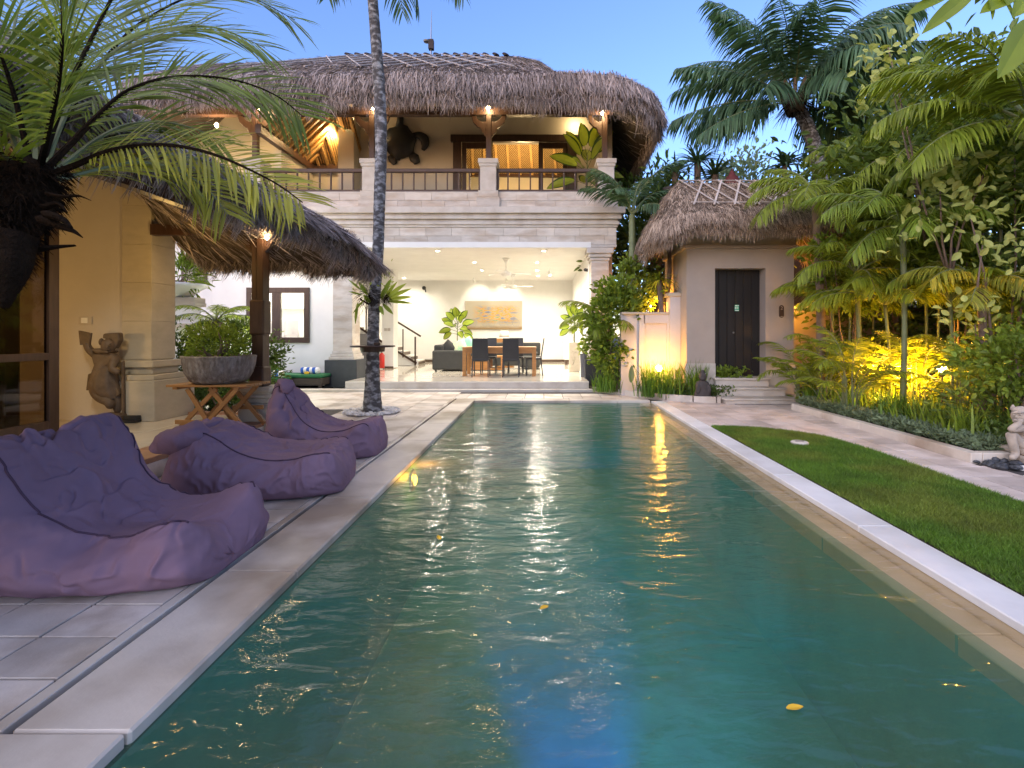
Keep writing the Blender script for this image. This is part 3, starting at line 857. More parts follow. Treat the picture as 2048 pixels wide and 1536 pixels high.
# floor band, cornice, parapet
BX0, BX1 = -9.0, 1.86
core = MB(); core.box(BX0, BX1 - .02, 12.55, 13.1, 3.50, 4.90)
fac = core.build('facade', M['stone_trim'], villa)
def courses(z0, rows, h, y0, y1, x1, lo=.45, hi=.95):
    for k in range(rows):
        x = -6.6 + random.uniform(0, .4)
        while x < x1 - .02:
            x2 = min(x + random.uniform(lo, hi), x1)
            if x1 - x2 < .12: x2 = x1
            piece('stone_block', x + .002, x2 - .002, y0 - random.uniform(0, .006), y1, z0 + k * h + .002, z0 + (k + 1) * h - .002, M['stone'], fac, .003); x = x2
courses(3.56, 2, .215, 12.50, 12.7, BX1)
courses(4.47, 2, .195, 12.52, 12.7, BX1)
piece('soffit_trim', -6.6, BX1 + .005, 12.47, 12.9, 3.49, 3.555, M['stone_trim'], fac, .008)
for (e, z0, z1) in ((.03, 3.992, 4.05), (.07, 4.05, 4.13), (.04, 4.13, 4.18), (.12, 4.18, 4.26), (.10, 4.26, 4.31), (.20, 4.31, 4.465)):
    piece('cornice', BX0, BX1 + e, 12.5 - e, 12.9, z0, z1 - .001, M['stone_trim'], fac, .008)
# return of the facade on the right
wall('wall', villa, 'taupe_wall', (1.64, 1.84, 13.1, 20, 0, 7.4))
# balustrade
bal = MB(); bal.box(-6.6, BX1, 12.56, 12.66, 4.862, 4.90)
bal_o = bal.build('balustrade', M['rail_wood'], villa)
def pier(xc):
    piece('pier', xc - .20, xc + .20, 12.44, 12.84, 4.90, 5.50, M['stone_trim'], bal_o, .006)
    piece('pier_base', xc - .30, xc + .29, 12.43, 12.86, 4.47, 4.74, M['stone'], bal_o, .006)
    piece('pier_base', xc - .25, xc + .25, 12.44, 12.85, 4.741, 4.90, M['stone'], bal_o, .006)
    piece('pier_cap', xc - .225, xc + .225, 12.415, 12.865, 5.50, 5.57, M['stone_trim'], bal_o, .008)
    piece('pier_cap', xc - .25, xc + .25, 12.39, 12.89, 5.571, 5.685, M['stone_trim'], bal_o, .008)
PC = [1.60, -1.34, -4.28, -7.22]
for xc in PC: pier(xc)
for i in range(3):
    a, c = PC[i + 1] + .20, PC[i] - .20
    piece('handrail', a + .002, c - .002, 12.57, 12.67, 5.40, 5.49, M['rail_wood'], bal_o, .01)
    piece('bottom_rail', a + .002, c - .002, 12.58, 12.65, 4.905, 4.96, M['rail_wood'], bal_o, .006)
    for e in (a + .03, c - .03): piece('end_post', e - .03, e + .03, 12.58, 12.64, 4.96, 5.40, M['rail_wood'], bal_o, .004)
    nb = 9
    for k in range(1, nb):
        x = a + (c - a) * k / nb; piece('baluster', x - .018, x + .018, 12.60, 12.636, 4.96, 5.40, M['rail_wood'], bal_o, .004)
# balcony floor, upper walls
b = MB(); b.box(BX0, 1.84, 12.7, 20, 3.65, 4.25); b.build('balcony_floor', M['cream_wall'], villa)
DW0, DW1, DZ = -2.45, .85, 6.86
wall('upper_wall', villa, 'cream_wall', (-5.25, DW0, 14.4, 14.6, 4.25, 9.2), (DW1, 1.64, 14.4, 14.6, 4.25, 8.0), (DW0, DW1, 14.4, 14.6, DZ, 8.3))
wall('pillar', villa, 'cream_wall', (-5.69, -5.25, 13.95, 14.62, 4.25, 7.9))
wall('upper_wall', villa, 'cream_wall', (-2.9, 1.1, 18.6, 18.8, 4.25, 7.6), (-2.9, -2.7, 14.6, 18.6, 4.25, 8.2), (.95, 1.1, 14.6, 18.6, 4.25, 7.6))
# room ceiling: rattan slope with rafters
def slab(c4, th, m, parent, name):
    c4 = np.asarray(c4, float); n = nrm(np.cross(c4[1] - c4[0], c4[3] - c4[0])) * th
    b = MB(); b.add(np.concatenate([c4, c4 + n]), [(0, 1, 2, 3), (7, 6, 5, 4), (0, 4, 5, 1), (1, 5, 6, 2), (2, 6, 7, 3), (3, 7, 4, 0)])
    return b.build(name, m, parent)
rc = slab([(-2.7, 18.6, 7.25), (.95, 18.6, 7.25), (.95, 16.6, 7.95), (-2.7, 16.6, 7.95)], .05, M['rattan'], villa, 'rattan_ceiling')
for i in range(9):
    x = -2.55 + i * .44; b = MB(); b.bar((x, 18.58, 7.20), (x + (x + .8) * -.12, 16.65, 7.88), .08, .10); b.build('rafter', M['rafter'], rc)
b = MB(); b.bar((-2.7, 18.5, 7.25), (.95, 18.5, 7.2), .12, .16); b.build('rafter', M['post_wood'], rc)
# open pavilion corner left of the pillar: hipped rattan ceiling on two wall plates
BXl, BYb, BZ = -6.76, 14.75, 6.28
c1 = slab([(BXl, 12.2, BZ), (BXl, BYb, BZ), (-5.2, 13.2, 7.75), (-5.2, 12.2, 7.75)], -.05, M['rattan'], villa, 'rattan_ceiling')
c2 = slab([(BXl, BYb, BZ), (-5.2, BYb, BZ), (-5.2, 13.2, 7.75)], -.05, M['rattan'], villa, 'rattan_ceiling') if False else None
b = MB(); b.add([(BXl, BYb, BZ), (-5.2, BYb, BZ), (-5.2, 13.2, 7.75), (BXl, BYb, BZ + .05), (-5.2, BYb, BZ + .05), (-5.2, 13.2, 7.8)], [(0, 1, 2), (5, 4, 3), (0, 3, 4, 1), (1, 4, 5, 2), (2, 5, 3, 0)])
c2 = b.build('rattan_ceiling', M['rattan'], villa)
for k in range(11):
    yy = 12.3 + k * .24; q = 13.2 if yy > 13.2 else yy
    tt = 1.0 if yy <= 13.2 else 1 - (yy - 13.2) / (BYb - 13.2)
    b = MB(); b.bar((BXl, yy, BZ - .03), (BXl + 1.56 * tt, yy if yy <= 13.2 else yy, BZ - .03 + 1.47 * tt), .06, .07); b.build('rafter', M['rafter'], c1)
for k in range(6):
    xx = BXl + .2 + k * .26; tt = (xx - BXl) / 1.56
    b = MB(); b.bar((xx, BYb, BZ - .03), (xx, BYb - 1.55 * tt, BZ - .03 + 1.47 * tt), .06, .07); b.build('rafter', M['rafter'], c2)
b = MB(); b.bar((BXl, 11.9, BZ - .06), (BXl, BYb + .1, BZ - .06), .14, .22); b.bar((BXl, BYb, BZ - .062), (-5.7, BYb, BZ - .062), .14, .218); b.build('wall_plate', M['post_wood'], villa)
wall('upper_wall', villa, 'cream_wall', (BXl - .2, BXl - .02, 13.0, BYb + .2, 4.25, BZ - .16), (BXl - .2, -5.69, BYb + .05, BYb + .2, 4.25, BZ - .16), (-11, BXl - .2, 14.2, 14.4, 4.25, 7.6))
# eave beam and posts with carved brackets
b = MB(); b.bar((-9, 12.62, 6.93), (1.78, 12.62, 6.93), .16, .2); b.build('eave_beam', M['post_wood'], villa)
b = MB(); b.bar((1.70, 12.71, 6.93), (1.70, 19.5, 6.93), .16, .2); b.build('eave_beam', M['post_wood'], villa)
def post(xc, sides=(-1, 1)):
    b = MB(); b.box(xc - .065, xc + .065, 12.55, 12.68, 5.685, 6.85); p = b.build('post', M['post_wood'], villa, bevel=.008)
    for s in sides:
        pts = [(0, 6.28), (.10, 6.40), (.14, 6.50), (.23, 6.55), (.33, 6.66), (.38, 6.82), (.33, 6.93), (.28, 6.84), (.20, 6.72), (.09, 6.66), (0, 6.68)]
        b = MB(); pl = [(xc + s * (.066 + a), z) for a, z in pts]
        if s < 0: pl = pl[::-1]
        b.vprism(pl, 12.575, 12.655); b.build('carved_bracket', M['post_wood'], p, bevel=.01)
for xc in PC[1:]: post(xc)
post(PC[0] - .02, (-1,))
# balcony door: carved frame, folded leaves
df = MB()
for bx in ((DW0 - .17, DW1 + .2, 14.30, 14.42, DZ - .02, DZ + .18), (DW0 - .1, DW0 + .14, 14.31, 14.42, 4.25, DZ - .02), (DW1 - .12, DW1 + .14, 14.31, 14.42, 4.25, DZ - .02)): df.box(*bx)
dfo = df.build('door', M['dark_wood'], villa, bevel=.01)
def leaf(x0, x1, y):
    b = MB()
    for bx in ((x0, x0 + .13, y, y + .05, 4.27, 6.83), (x1 - .13, x1, y, y + .05, 4.27, 6.83), (x0 + .13, x1 - .13, y + .002, y + .048, 6.66, 6.83), (x0 + .13, x1 - .13, y + .002, y + .048, 4.27, 5.0)): b.box(*bx)
    b.build('door_leaf', M['dark_wood'], dfo, bevel=.006)
    b = MB(); b.box(x0 + .13, x1 - .13, y + .02, y + .026, 5.0, 6.66); b.build('pane', M['glass'], dfo)
leaf(DW0 + .15, -1.42, 14.36); leaf(-.10, .73, 14.36)

# turtle carving on the upper wall
tc = np.array((-4.08, 14.33, 6.83))
t = thing('turtle_carving', tc, 'big black carved turtle hanging on the balcony wall', 'wall carving')
b = MB(); b.ball(tc + (0, .02, 0), (.46, .18, .50), 22, 14)
V = b.V[0]; b.V[0] = tc + (V - tc) * (1 + .05 * np.sign(np.sin(np.arctan2(V[:, 2] - tc[2], V[:, 0] - tc[0]) * 6))[:, None] * np.array((1, 0, 1)))
b.build('shell', M['black'], t, smooth=True)
b = MB(); b.tube([tc + (.0, 0, .42), tc + (.02, -.02, .60), tc + (.03, -.03, .76)], [.12, .09, .10], 10); b.build('head', M['black'], t, smooth=True)
for nm, pts, rd in (('front_flipper', [(.42, 0, .2), (.62, 0, .24), (.80, 0, .12), (.82, 0, -.10), (.74, 0, -.26)], [.08, .10, .13, .12, .05]),
                    ('front_flipper', [(-.5, 0, .15), (-.7, 0, .2), (-.86, 0, .05), (-.86, 0, -.16), (-.8, 0, -.28)], [.09, .12, .13, .13, .05]),
                    ('rear_flipper', [(.36, 0, -.38), (.5, 0, -.55), (.56, 0, -.68)], [.10, .15, .09]),
                    ('rear_flipper', [(-.3, 0, -.42), (-.2, 0, -.6), (-.14, 0, -.7)], [.09, .12, .07])):
    pa = resample_path(np.array(pts) * .9 + tc, 14); b = MB(); b.tube(pa, np.interp(np.linspace(0, 1, 14), np.linspace(0, 1, len(rd)), rd), 14); b.V[0][:, 1] = tc[1] + (b.V[0][:, 1] - tc[1]) * .35; b.build(nm, M['black'], t, smooth=True)

# stairs with railing behind the pier
st = thing('staircase', (-5.4, 18.4, .22), 'white staircase with dark railing at the back of the living room', 'stairs')
for k in range(9):
    x1 = -4.45 - k * .28; b = MB(); b.box(x1 - .28, x1 - .001, 18.0, 19.0, .2, .22 + .17 * (k + 1)); b.build('step', M['white_wall'], st)
    if k < 4: piece('riser', x1 - .001, x1 + .012, 18.0, 19.0, .23 + .17 * k, .22 + .17 * k + .12, M['brown_base'], st, .002)
b = MB(); b.bar((-4.35, 17.95, 1.25), (-6.9, 17.95, 2.82), .05, .06); b.build('handrail', M['dark_wood'], st)
b = MB(); b.bar((-4.5, 17.95, .28), (-6.9, 17.95, 1.78), .05, .07); b.build('stringer', M['dark_wood'], st)
for k in range(6):
    x = -4.55 - k * .44; z = .32 + (-4.55 - x) * .62
    b = MB(); b.bar((x, 17.95, max(.22, z - .1)), (x, 17.95, z + .92), .05 if k == 0 else .035, .05); b.build('rail_post', M['dark_wood'], st)

# ------------------------------------------------------------------ thatched pavilion on the left
pav = thing('pavilion', (-5.6, 4, .2), 'near low pavilion with drooping thatch roof and sliding glass door', 'pavilion')
wall('wall', pav, 'pav_wall', (-9.0, -5.44, 6.52, 6.7, .2, 3.9))
b = MB(); b.box(-5.44, -5.08, 6.5, 6.9, .2, 3.5); pl = b.build('column', M['yellow_stone'], pav)
z = .98
while z < 3.4:
    z2 = min(z + .5, 3.45); piece('stone_block', -5.452, -5.068, 6.488, 6.912, z + .001, z2 - .001, M['yellow_stone'], pl, .003); z = z2
for (e, z0, z1) in ((.17, .2, .72), (.13, .72, .79), (.04, .79, .88), (.08, .88, .97)):
    piece('base_moulding', -5.44 - .02, -5.08 + e, 6.5 - e, 6.9 + e, z0, z1 - .001, M['yellow_stone'], pl, .008)
# glass sliding door, parallel to the pool
gd = MB()
for bx in ((-5.56, -5.5, 5.58, 5.70, .2, 3.1), (-5.56, -5.5, 2.4, 5.58, .2, .34), (-5.56, -5.5, 2.4, 5.58, 1.02, 1.10), (-5.56, -5.5, 4.2, 4.3, .34, 3.1), (-5.56, -5.5, 2.4, 5.58, 3.0, 3.1), (-5.56, -5.5, 2.4, 2.5, .34, 3.0)): gd.box(*bx)
gdo = gd.build('sliding_door', M['dark_wood'], pav, bevel=.005)
b = MB(); b.box(-5.535, -5.53, 2.5, 5.58, .34, 3.0); b.build('pane', M['dark_glass'], gdo)
wall('inner_wall', pav, 'pav_wall', (-9, -8.8, .5, 6.5, .2, 3.4), (-9, -5.6, .4, .6, .2, 3.4))
# curtain behind the glass
n = 60; yy = np.linspace(4.6, 5.5, n)
pts = np.zeros((2, n, 3)); pts[:, :, 0] = -5.72 + .05 * np.sin(yy * 42); pts[:, :, 1] = yy; pts[0, :, 2] = .22; pts[1, :, 2] = 2.9
b = MB(); b.grid(pts); b.build('curtain', mat('beige_curtain', (.35, .29, .2), .9, .1, 5, 0), pav, smooth=True)
# roof: hip roof, eave along the pool side, far end beyond the corner post
prof_l = [(0, 4.26), (.3, 3.66), (.6, 3.04), (.85, 2.66), (.95, 2.52), (1.0, 2.38), (.985, 2.27), (.94, 2.33), (.88, 2.43), (.5, 3.08), (0, 4.0)]
def ldroop(q, f):
    d = (np.clip((q[:, 0] + 3.3) / 1.2, 0, 1) * np.clip((q[:, 1] - 5.7) / 1.3, 0, 1)) * -.22
    lx = np.clip((-4.78 - q[:, 0]) / .34, 0, 1); ly = np.clip((q[:, 1] - 3.6) / 2.0, 0, 1); lift = .95 * lx * lx * (3 - 2 * lx) * ly * ly * (3 - 2 * ly)
    return d * f ** 3 + lift
for zc in range(0): pass
_, LR = thatch_roof(pav, -5.65, 3.0, 3.45, 4.05, .02, .75, .35, prof_l, 5, 15000, 22000, .34, .010, 'thatch_grey', 61, droop=ldroop,
                    mask=lambda c: ((c[:, 0] > -6.5) & (c[:, 1] > 1.0)).astype(float) + 1e-6, lump=.035, fl=1.1, under=12000)
# corner post on its stone pedestal, with bracket
pd = MB(); pd.box(-3.80, -3.50, 6.36, 6.66, .0, .56); pdo = pd.build('pedestal', M['stone_trim'], pav)
for (e, z0, z1) in ((.05, .0, .195), (.045, .2, .43), (.02, .432, .5), (.05, .502, .54), (.03, .542, .58), (.07, .582, .635)):
    piece('pedestal_stone', -3.80 - e, -3.50 + e, 6.36 - e, 6.66 + e, z0, z1, M['yellow_stone'], pdo, .008)
b = MB()
for (x0, x1, y0, y1) in ((-3.73, -3.665, 6.42, 6.56), (-3.655, -3.575, 6.40, 6.56)):
    b.box(x0, x1, y0, y1, .636, 2.75)
po = b.build('post', M['post_wood'], pav, bevel=.006)
b = MB(); b.box(-3.665, -3.655, 6.45, 6.55, .636, 2.75); b.build('post_core', M['black_wood'], po)
for (e, z0, z1) in ((.0, 1.30, 1.75), (.005, .64, .9)):
    b = MB(); b.box(-3.745 - e, -3.56, 6.39 - e, 6.58 + e, z0, z1); b.build('post_sleeve', M['post_wood'], po, bevel=.02)
b = MB(); b.vprism([(-3.66, 2.2), (-3.60, 2.35), (-3.52, 2.42), (-3.45, 2.55), (-3.5, 2.62), (-3.66, 2.5)], 6.44, 6.54); b.vprism([(-3.66, 2.2), (-3.66, 2.5), (-3.84, 2.62), (-3.89, 2.55), (-3.82, 2.42), (-3.74, 2.35)], 6.44, 6.54); b.build('carved_bracket', M['post_wood'], po, bevel=.01)
b = MB(); b.bar((-5.05, 6.49, 2.66), (-3.6, 6.49, 2.66), .1, .14); b.bar((-3.615, .5, 2.66), (-3.615, 6.43, 2.66), .1, .14); b.build('eave_beam', M['post_wood'], pav)
# wall switch
t = thing('wall_switch', (-5.95, 6.5, 1.5), 'small white switch plate on the cream wall above the dancer', 'switch')
b = MB(); b.box(-6.03, -5.86, 6.505, 6.52, 1.44, 1.54); b.build('plate', M['stone_trim'], t, bevel=.004)
b = MB(); b.box(-5.99, -5.91, 6.498, 6.506, 1.455, 1.525); b.build('button', M['white_paint'], t)

# compound wall with planter, left background
cw = thing('compound_wall', (-7, 9.5, 0), 'stepped white compound wall behind the left hedge', 'wall')
wall('wall', cw, 'white_wall', (-9.5, -5.75, 9.6, 9.8, 0, 1.62), (-9.5, -6.7, 9.58, 9.82, 1.62, 1.85))
for (x0, x1, z0, z1) in ((-9.5, -5.70, 1.44, 1.52), (-9.5, -6.62, 1.85, 1.92), (-7.6, -6.64, 1.92, 2.02)):
    piece('wall_coping', x0, x1, 9.53, 9.87, z0, z1, M['yellow_stone'], cw, .006)
t = thing('planter_bowl', (-7.05, 9.7, 2.02), 'shallow white bowl planter on top of the compound wall', 'planter')
b = MB(); b.lathe([(.15, 0), (.2, .03), (.42, .19), (.48, .22), (.48, .27), (.43, .27), (.38, .2), (0, .18)], (-7.05, 9.7, 2.02), 24); b.build('bowl', M['white_paint'], t, smooth=True)

# ------------------------------------------------------------------ entrance gate
gate = thing('gate_house', (4.05, 10.4, 0), 'thatch-roofed entrance gate with dark wooden door', 'gate')
GX0, GX1, GY = 2.95, 5.14, 10.2
DX0, DX1, DT = 3.53, 4.56, 2.66
wall('wall', gate, 'taupe_wall', (GX0, DX0, GY, 12.0, 0, 3.058), (DX1, GX1, GY, 12.0, 0, 3.058), (DX0, DX1, GY, 12.0, DT, 3.058))
wall('base_band', gate, 'stone_trim', (GX0 - .03, DX0 + .002, GY - .03, GY - .001, 0, .72)); wall('base_band', gate, 'stone_trim', (DX1 - .002, GX1 + .03, GY - .03, GY - .001, 0, .72))
for (e, z0, z1, m) in ((.06, 3.06, 3.13, 'taupe_wall'), (.03, 3.131, 3.5, 'yellow_stone')):
    piece('cornice', GX0 - e, GX1 + e, GY - e, 12.0, z0, z1, M[m], gate, .006)
b = MB(); b.box(DX0, DX1, GY + .30, GY + .36, .43, DT); dr = b.build('door', M['black_wood'], gate)
for k in range(6):
    w_ = (DX1 - DX0) / 6
    piece('plank', DX0 + k * w_ + .003, DX0 + (k + 1) * w_ - .003, GY + .27, GY + .30, .44, DT - .01, M['black_wood'], dr, .004)
b = MB(); b.ball((4.0, GY + .25, 1.35), (.025, .03, .025)); b.build('handle', M['grey_metal'], dr)
b = MB(); b.box(DX0 - .0, DX1 + .0, GY + .1, GY + .3, .38, .44); b.build('threshold', M['stone_trim'], gate)
for i, (x0, x1, y0, zt) in enumerate(((3.42, 5.02, 9.36, .105), (3.40, 4.78, 9.72, .27), (3.46, 4.58, 10.0, .435))):
    piece('step', x0 + .03, x1 - .03, y0 + .03, GY - .032, zt - .165 if i else 0, zt - .04, M['stone_trim'], gate, .006)
    piece('tread', x0, x1, y0, GY - .033, zt - .04, zt, M['stone'], gate, .012)
prof_g = [(0, 4.60), (.3, 4.30), (.55, 3.98), (.78, 3.74), (.93, 3.60), (1.0, 3.45), (.985, 3.30), (.92, 3.34), (.86, 3.40), (.5, 3.6), (0, 4.2)]
def gdroop(q, f):
    return (-.28 * np.clip((2.9 - q[:, 0]) / .8, 0, 1) - .2 * np.clip((q[:, 0] - 5.2) / .8, 0, 1)) * max(0, (f - .5) * 2)
gr, _ = thatch_roof(gate, 4.10, 11.0, 1.92, 1.62, 1.15, .15, .55, prof_g, 5, 9000, 15000, .34, .012, 'thatch_tan', 81, droop=gdroop,
                    mask=lambda c: (c[:, 1] < 11.4).astype(float) + 1e-6, lump=.05, fl=1.1, under=3000)
def gslope(x, v): return np.array((x, 10.80 - v * .92, 4.60 - v * .72 + .045))
for (x, x2) in ((2.62, 6.2),):
    for v in (.02, 1.0):
        b = MB(); b.tube([gslope(2.95, v), gslope(5.3, v)], .022, 5, flat=.6); b.build('lattice_strip', M['strip'], gr)
for i in range(6):
    for s in (1, -1):
        xa = 2.98 + i * .40 + (0 if s > 0 else .5)
        b = MB(); b.tube([gslope(xa, 0), gslope(xa + s * .5, 1.08)], .024, 5, flat=.6); b.build('lattice_strip', M['strip'], gr)
# tiled ridge and finial of the neighbour's roof behind
nb = thing('tiled_roof', (4.9, 13, 0), 'dark clay tiled roof ridge just behind the gate thatch', 'roof')
b = MB(); b.add([(3.2, 12.6, 4.6), (7.5, 12.6, 4.6), (7.5, 13.4, 5.15), (3.2, 13.4, 5.15), (3.2, 14.2, 4.6), (7.5, 14.2, 4.6)], [(0, 1, 2, 3), (3, 2, 5, 4), (0, 3, 4), (1, 5, 2)]); b.box(3.4, 7.4, 12.7, 14.1, 0, 4.62)
b.build('roof', M['dark_clay'], nb)
for i in range(20):
    x = 3.25 + i * .215; b = MB(); b.tube([(x, 13.4, 5.17), (x + .2, 13.4, 5.21 + .03 * (i % 3))], [.08, .10], 7); b.build('ridge_tile', M['dark_clay'], nb)
t = thing('roof_finial', (5.09, 13.4, 5.2), 'maroon bell-shaped clay finial on the ridge behind the gate', 'finial')
b = MB(); b.lathe([(.16, 0), (.2, .06), (.21, .18), (.17, .30), (.10, .38), (.08, .42), (.05, .48), (0, .56)], (5.09, 13.4, 5.2), 14); b.build('bell', M['maroon'], t, smooth=True)

# low wall with uplit panel between house and gate
gw = thing('garden_wall', (2.5, 10.7, 0), 'white plaster garden wall with recessed panel lit from below', 'wall')
wall('wall', gw, 'shaded_wall', (1.7, 2.75, 10.75, 10.95, 0, 1.74), (2.18, 2.75, 10.70, 10.75, 1.55, 1.74), (2.08, 2.2, 10.70, 10.75, 0, 1.74), (2.68, 2.72, 10.70, 10.75, 0, 1.55))
wall('pier', gw, 'shaded_wall', (2.72, 2.945, 10.62, 10.95, 0, 2.12))
piece('pier_cap', 2.68, 2.949, 10.58, 10.99, 2.121, 2.2, M['yellow_stone'], gw, .008)
piece('wall_coping', 1.7, 2.71, 10.67, 10.99, 1.741, 1.79, M['yellow_stone'], gw, .006)
rw = thing('boundary_wall', (8, 11.5, 0), 'beige boundary wall half hidden behind the right garden', 'wall')
wall('wall', rw, 'taupe_wall', (5.2, 12, 11.6, 11.8, 0, 1.9), (8.9, 9.1, 3.0, 11.6, 0, 2.2))
piece('wall_coping', 5.2, 12, 11.55, 11.85, 1.9, 1.97, M['stone_trim'], rw, .006)
# sign plaque and door card
t = thing('number_plaque', (4.88, GY, 1.75), 'narrow dark brown number plaque on the wall right of the door', 'plaque')
b = MB(); pts = []
for (s, cz) in ((1, 1.86), (-1, 1.70)):
    for k in range(9):
        a = R(180 * k / 8) if s > 0 else R(180 + 180 * k / 8); pts.append((4.88 + .048 * math.cos(a), cz + .048 * math.sin(a)))
b.vprism(pts, GY - .02, GY - .002); b.build('board', M['dark_wood'], t, bevel=.003)
def text(name, s, loc, size, m, parent, rz=0):
    c = bpy.data.curves.new(name, 'FONT'); c.body = s; c.size = size; c.align_x = 'CENTER'; c.align_y = 'CENTER'; c.extrude = .001
    tmp = bpy.data.objects.new(name, c); me = bpy.data.meshes.new_from_object(tmp); bpy.data.objects.remove(tmp)
    o = bpy.data.objects.new(name, me); COL.objects.link(o); me.materials.clear(); me.materials.append(m)
    o.location = loc; o.rotation_euler = (R(90), 0, rz); attach(o, parent); return o
text('number', '2', (4.88, GY - .022, 1.845), .10, M['statue_stone'], t)
b = MB(); b.box(4.855, 4.905, GY - .024, GY - .021, 1.672, 1.682); b.build('bar', M['statue_stone'], t)
t = thing('door_card', (4.07, GY + .26, 1.86), 'small green printed card stuck on the dark gate door', 'card')
b = MB(); b.box(4.03, 4.12, GY + .258, GY + .268, 1.80, 1.93); b.build('card', mat('green_card', (.03, .42, .22), .5, .05, 5, 0), t)
for (x0, x1, z0, z1) in ((4.035, 4.09, 1.905, 1.922), (4.10, 4.118, 1.905, 1.925), (4.036, 4.05, 1.84, 1.89), (4.035, 4.115, 1.806, 1.822), (4.06, 4.11, 1.85, 1.856), (4.06, 4.11, 1.866, 1.872), (4.06, 4.11, 1.882, 1.888)):
    b = MB(); b.box(x0, x1, GY + .2555, GY + .258, z0, z1); b.build('print', M['white_paint'], t)

# ------------------------------------------------------------------ beanbag loungers
def interp(u, tab):
    xs, ys = zip(*tab); xs = np.array(xs); ys = np.array(ys)
    # smooth (cosine-eased cubic hermite)
    m = np.gradient(ys, xs); u = np.clip(u, xs[0], xs[-1])
    i = np.clip(np.searchsorted(xs, u) - 1, 0, len(xs) - 2)
    h = xs[i + 1] - xs[i]; t = (u - xs[i]) / h
    return ((2 * t ** 3 - 3 * t ** 2 + 1) * ys[i] + (t ** 3 - 2 * t ** 2 + t) * h * m[i] + (-2 * t ** 3 + 3 * t ** 2) * ys[i + 1] + (t ** 3 - t ** 2) * h * m[i + 1])

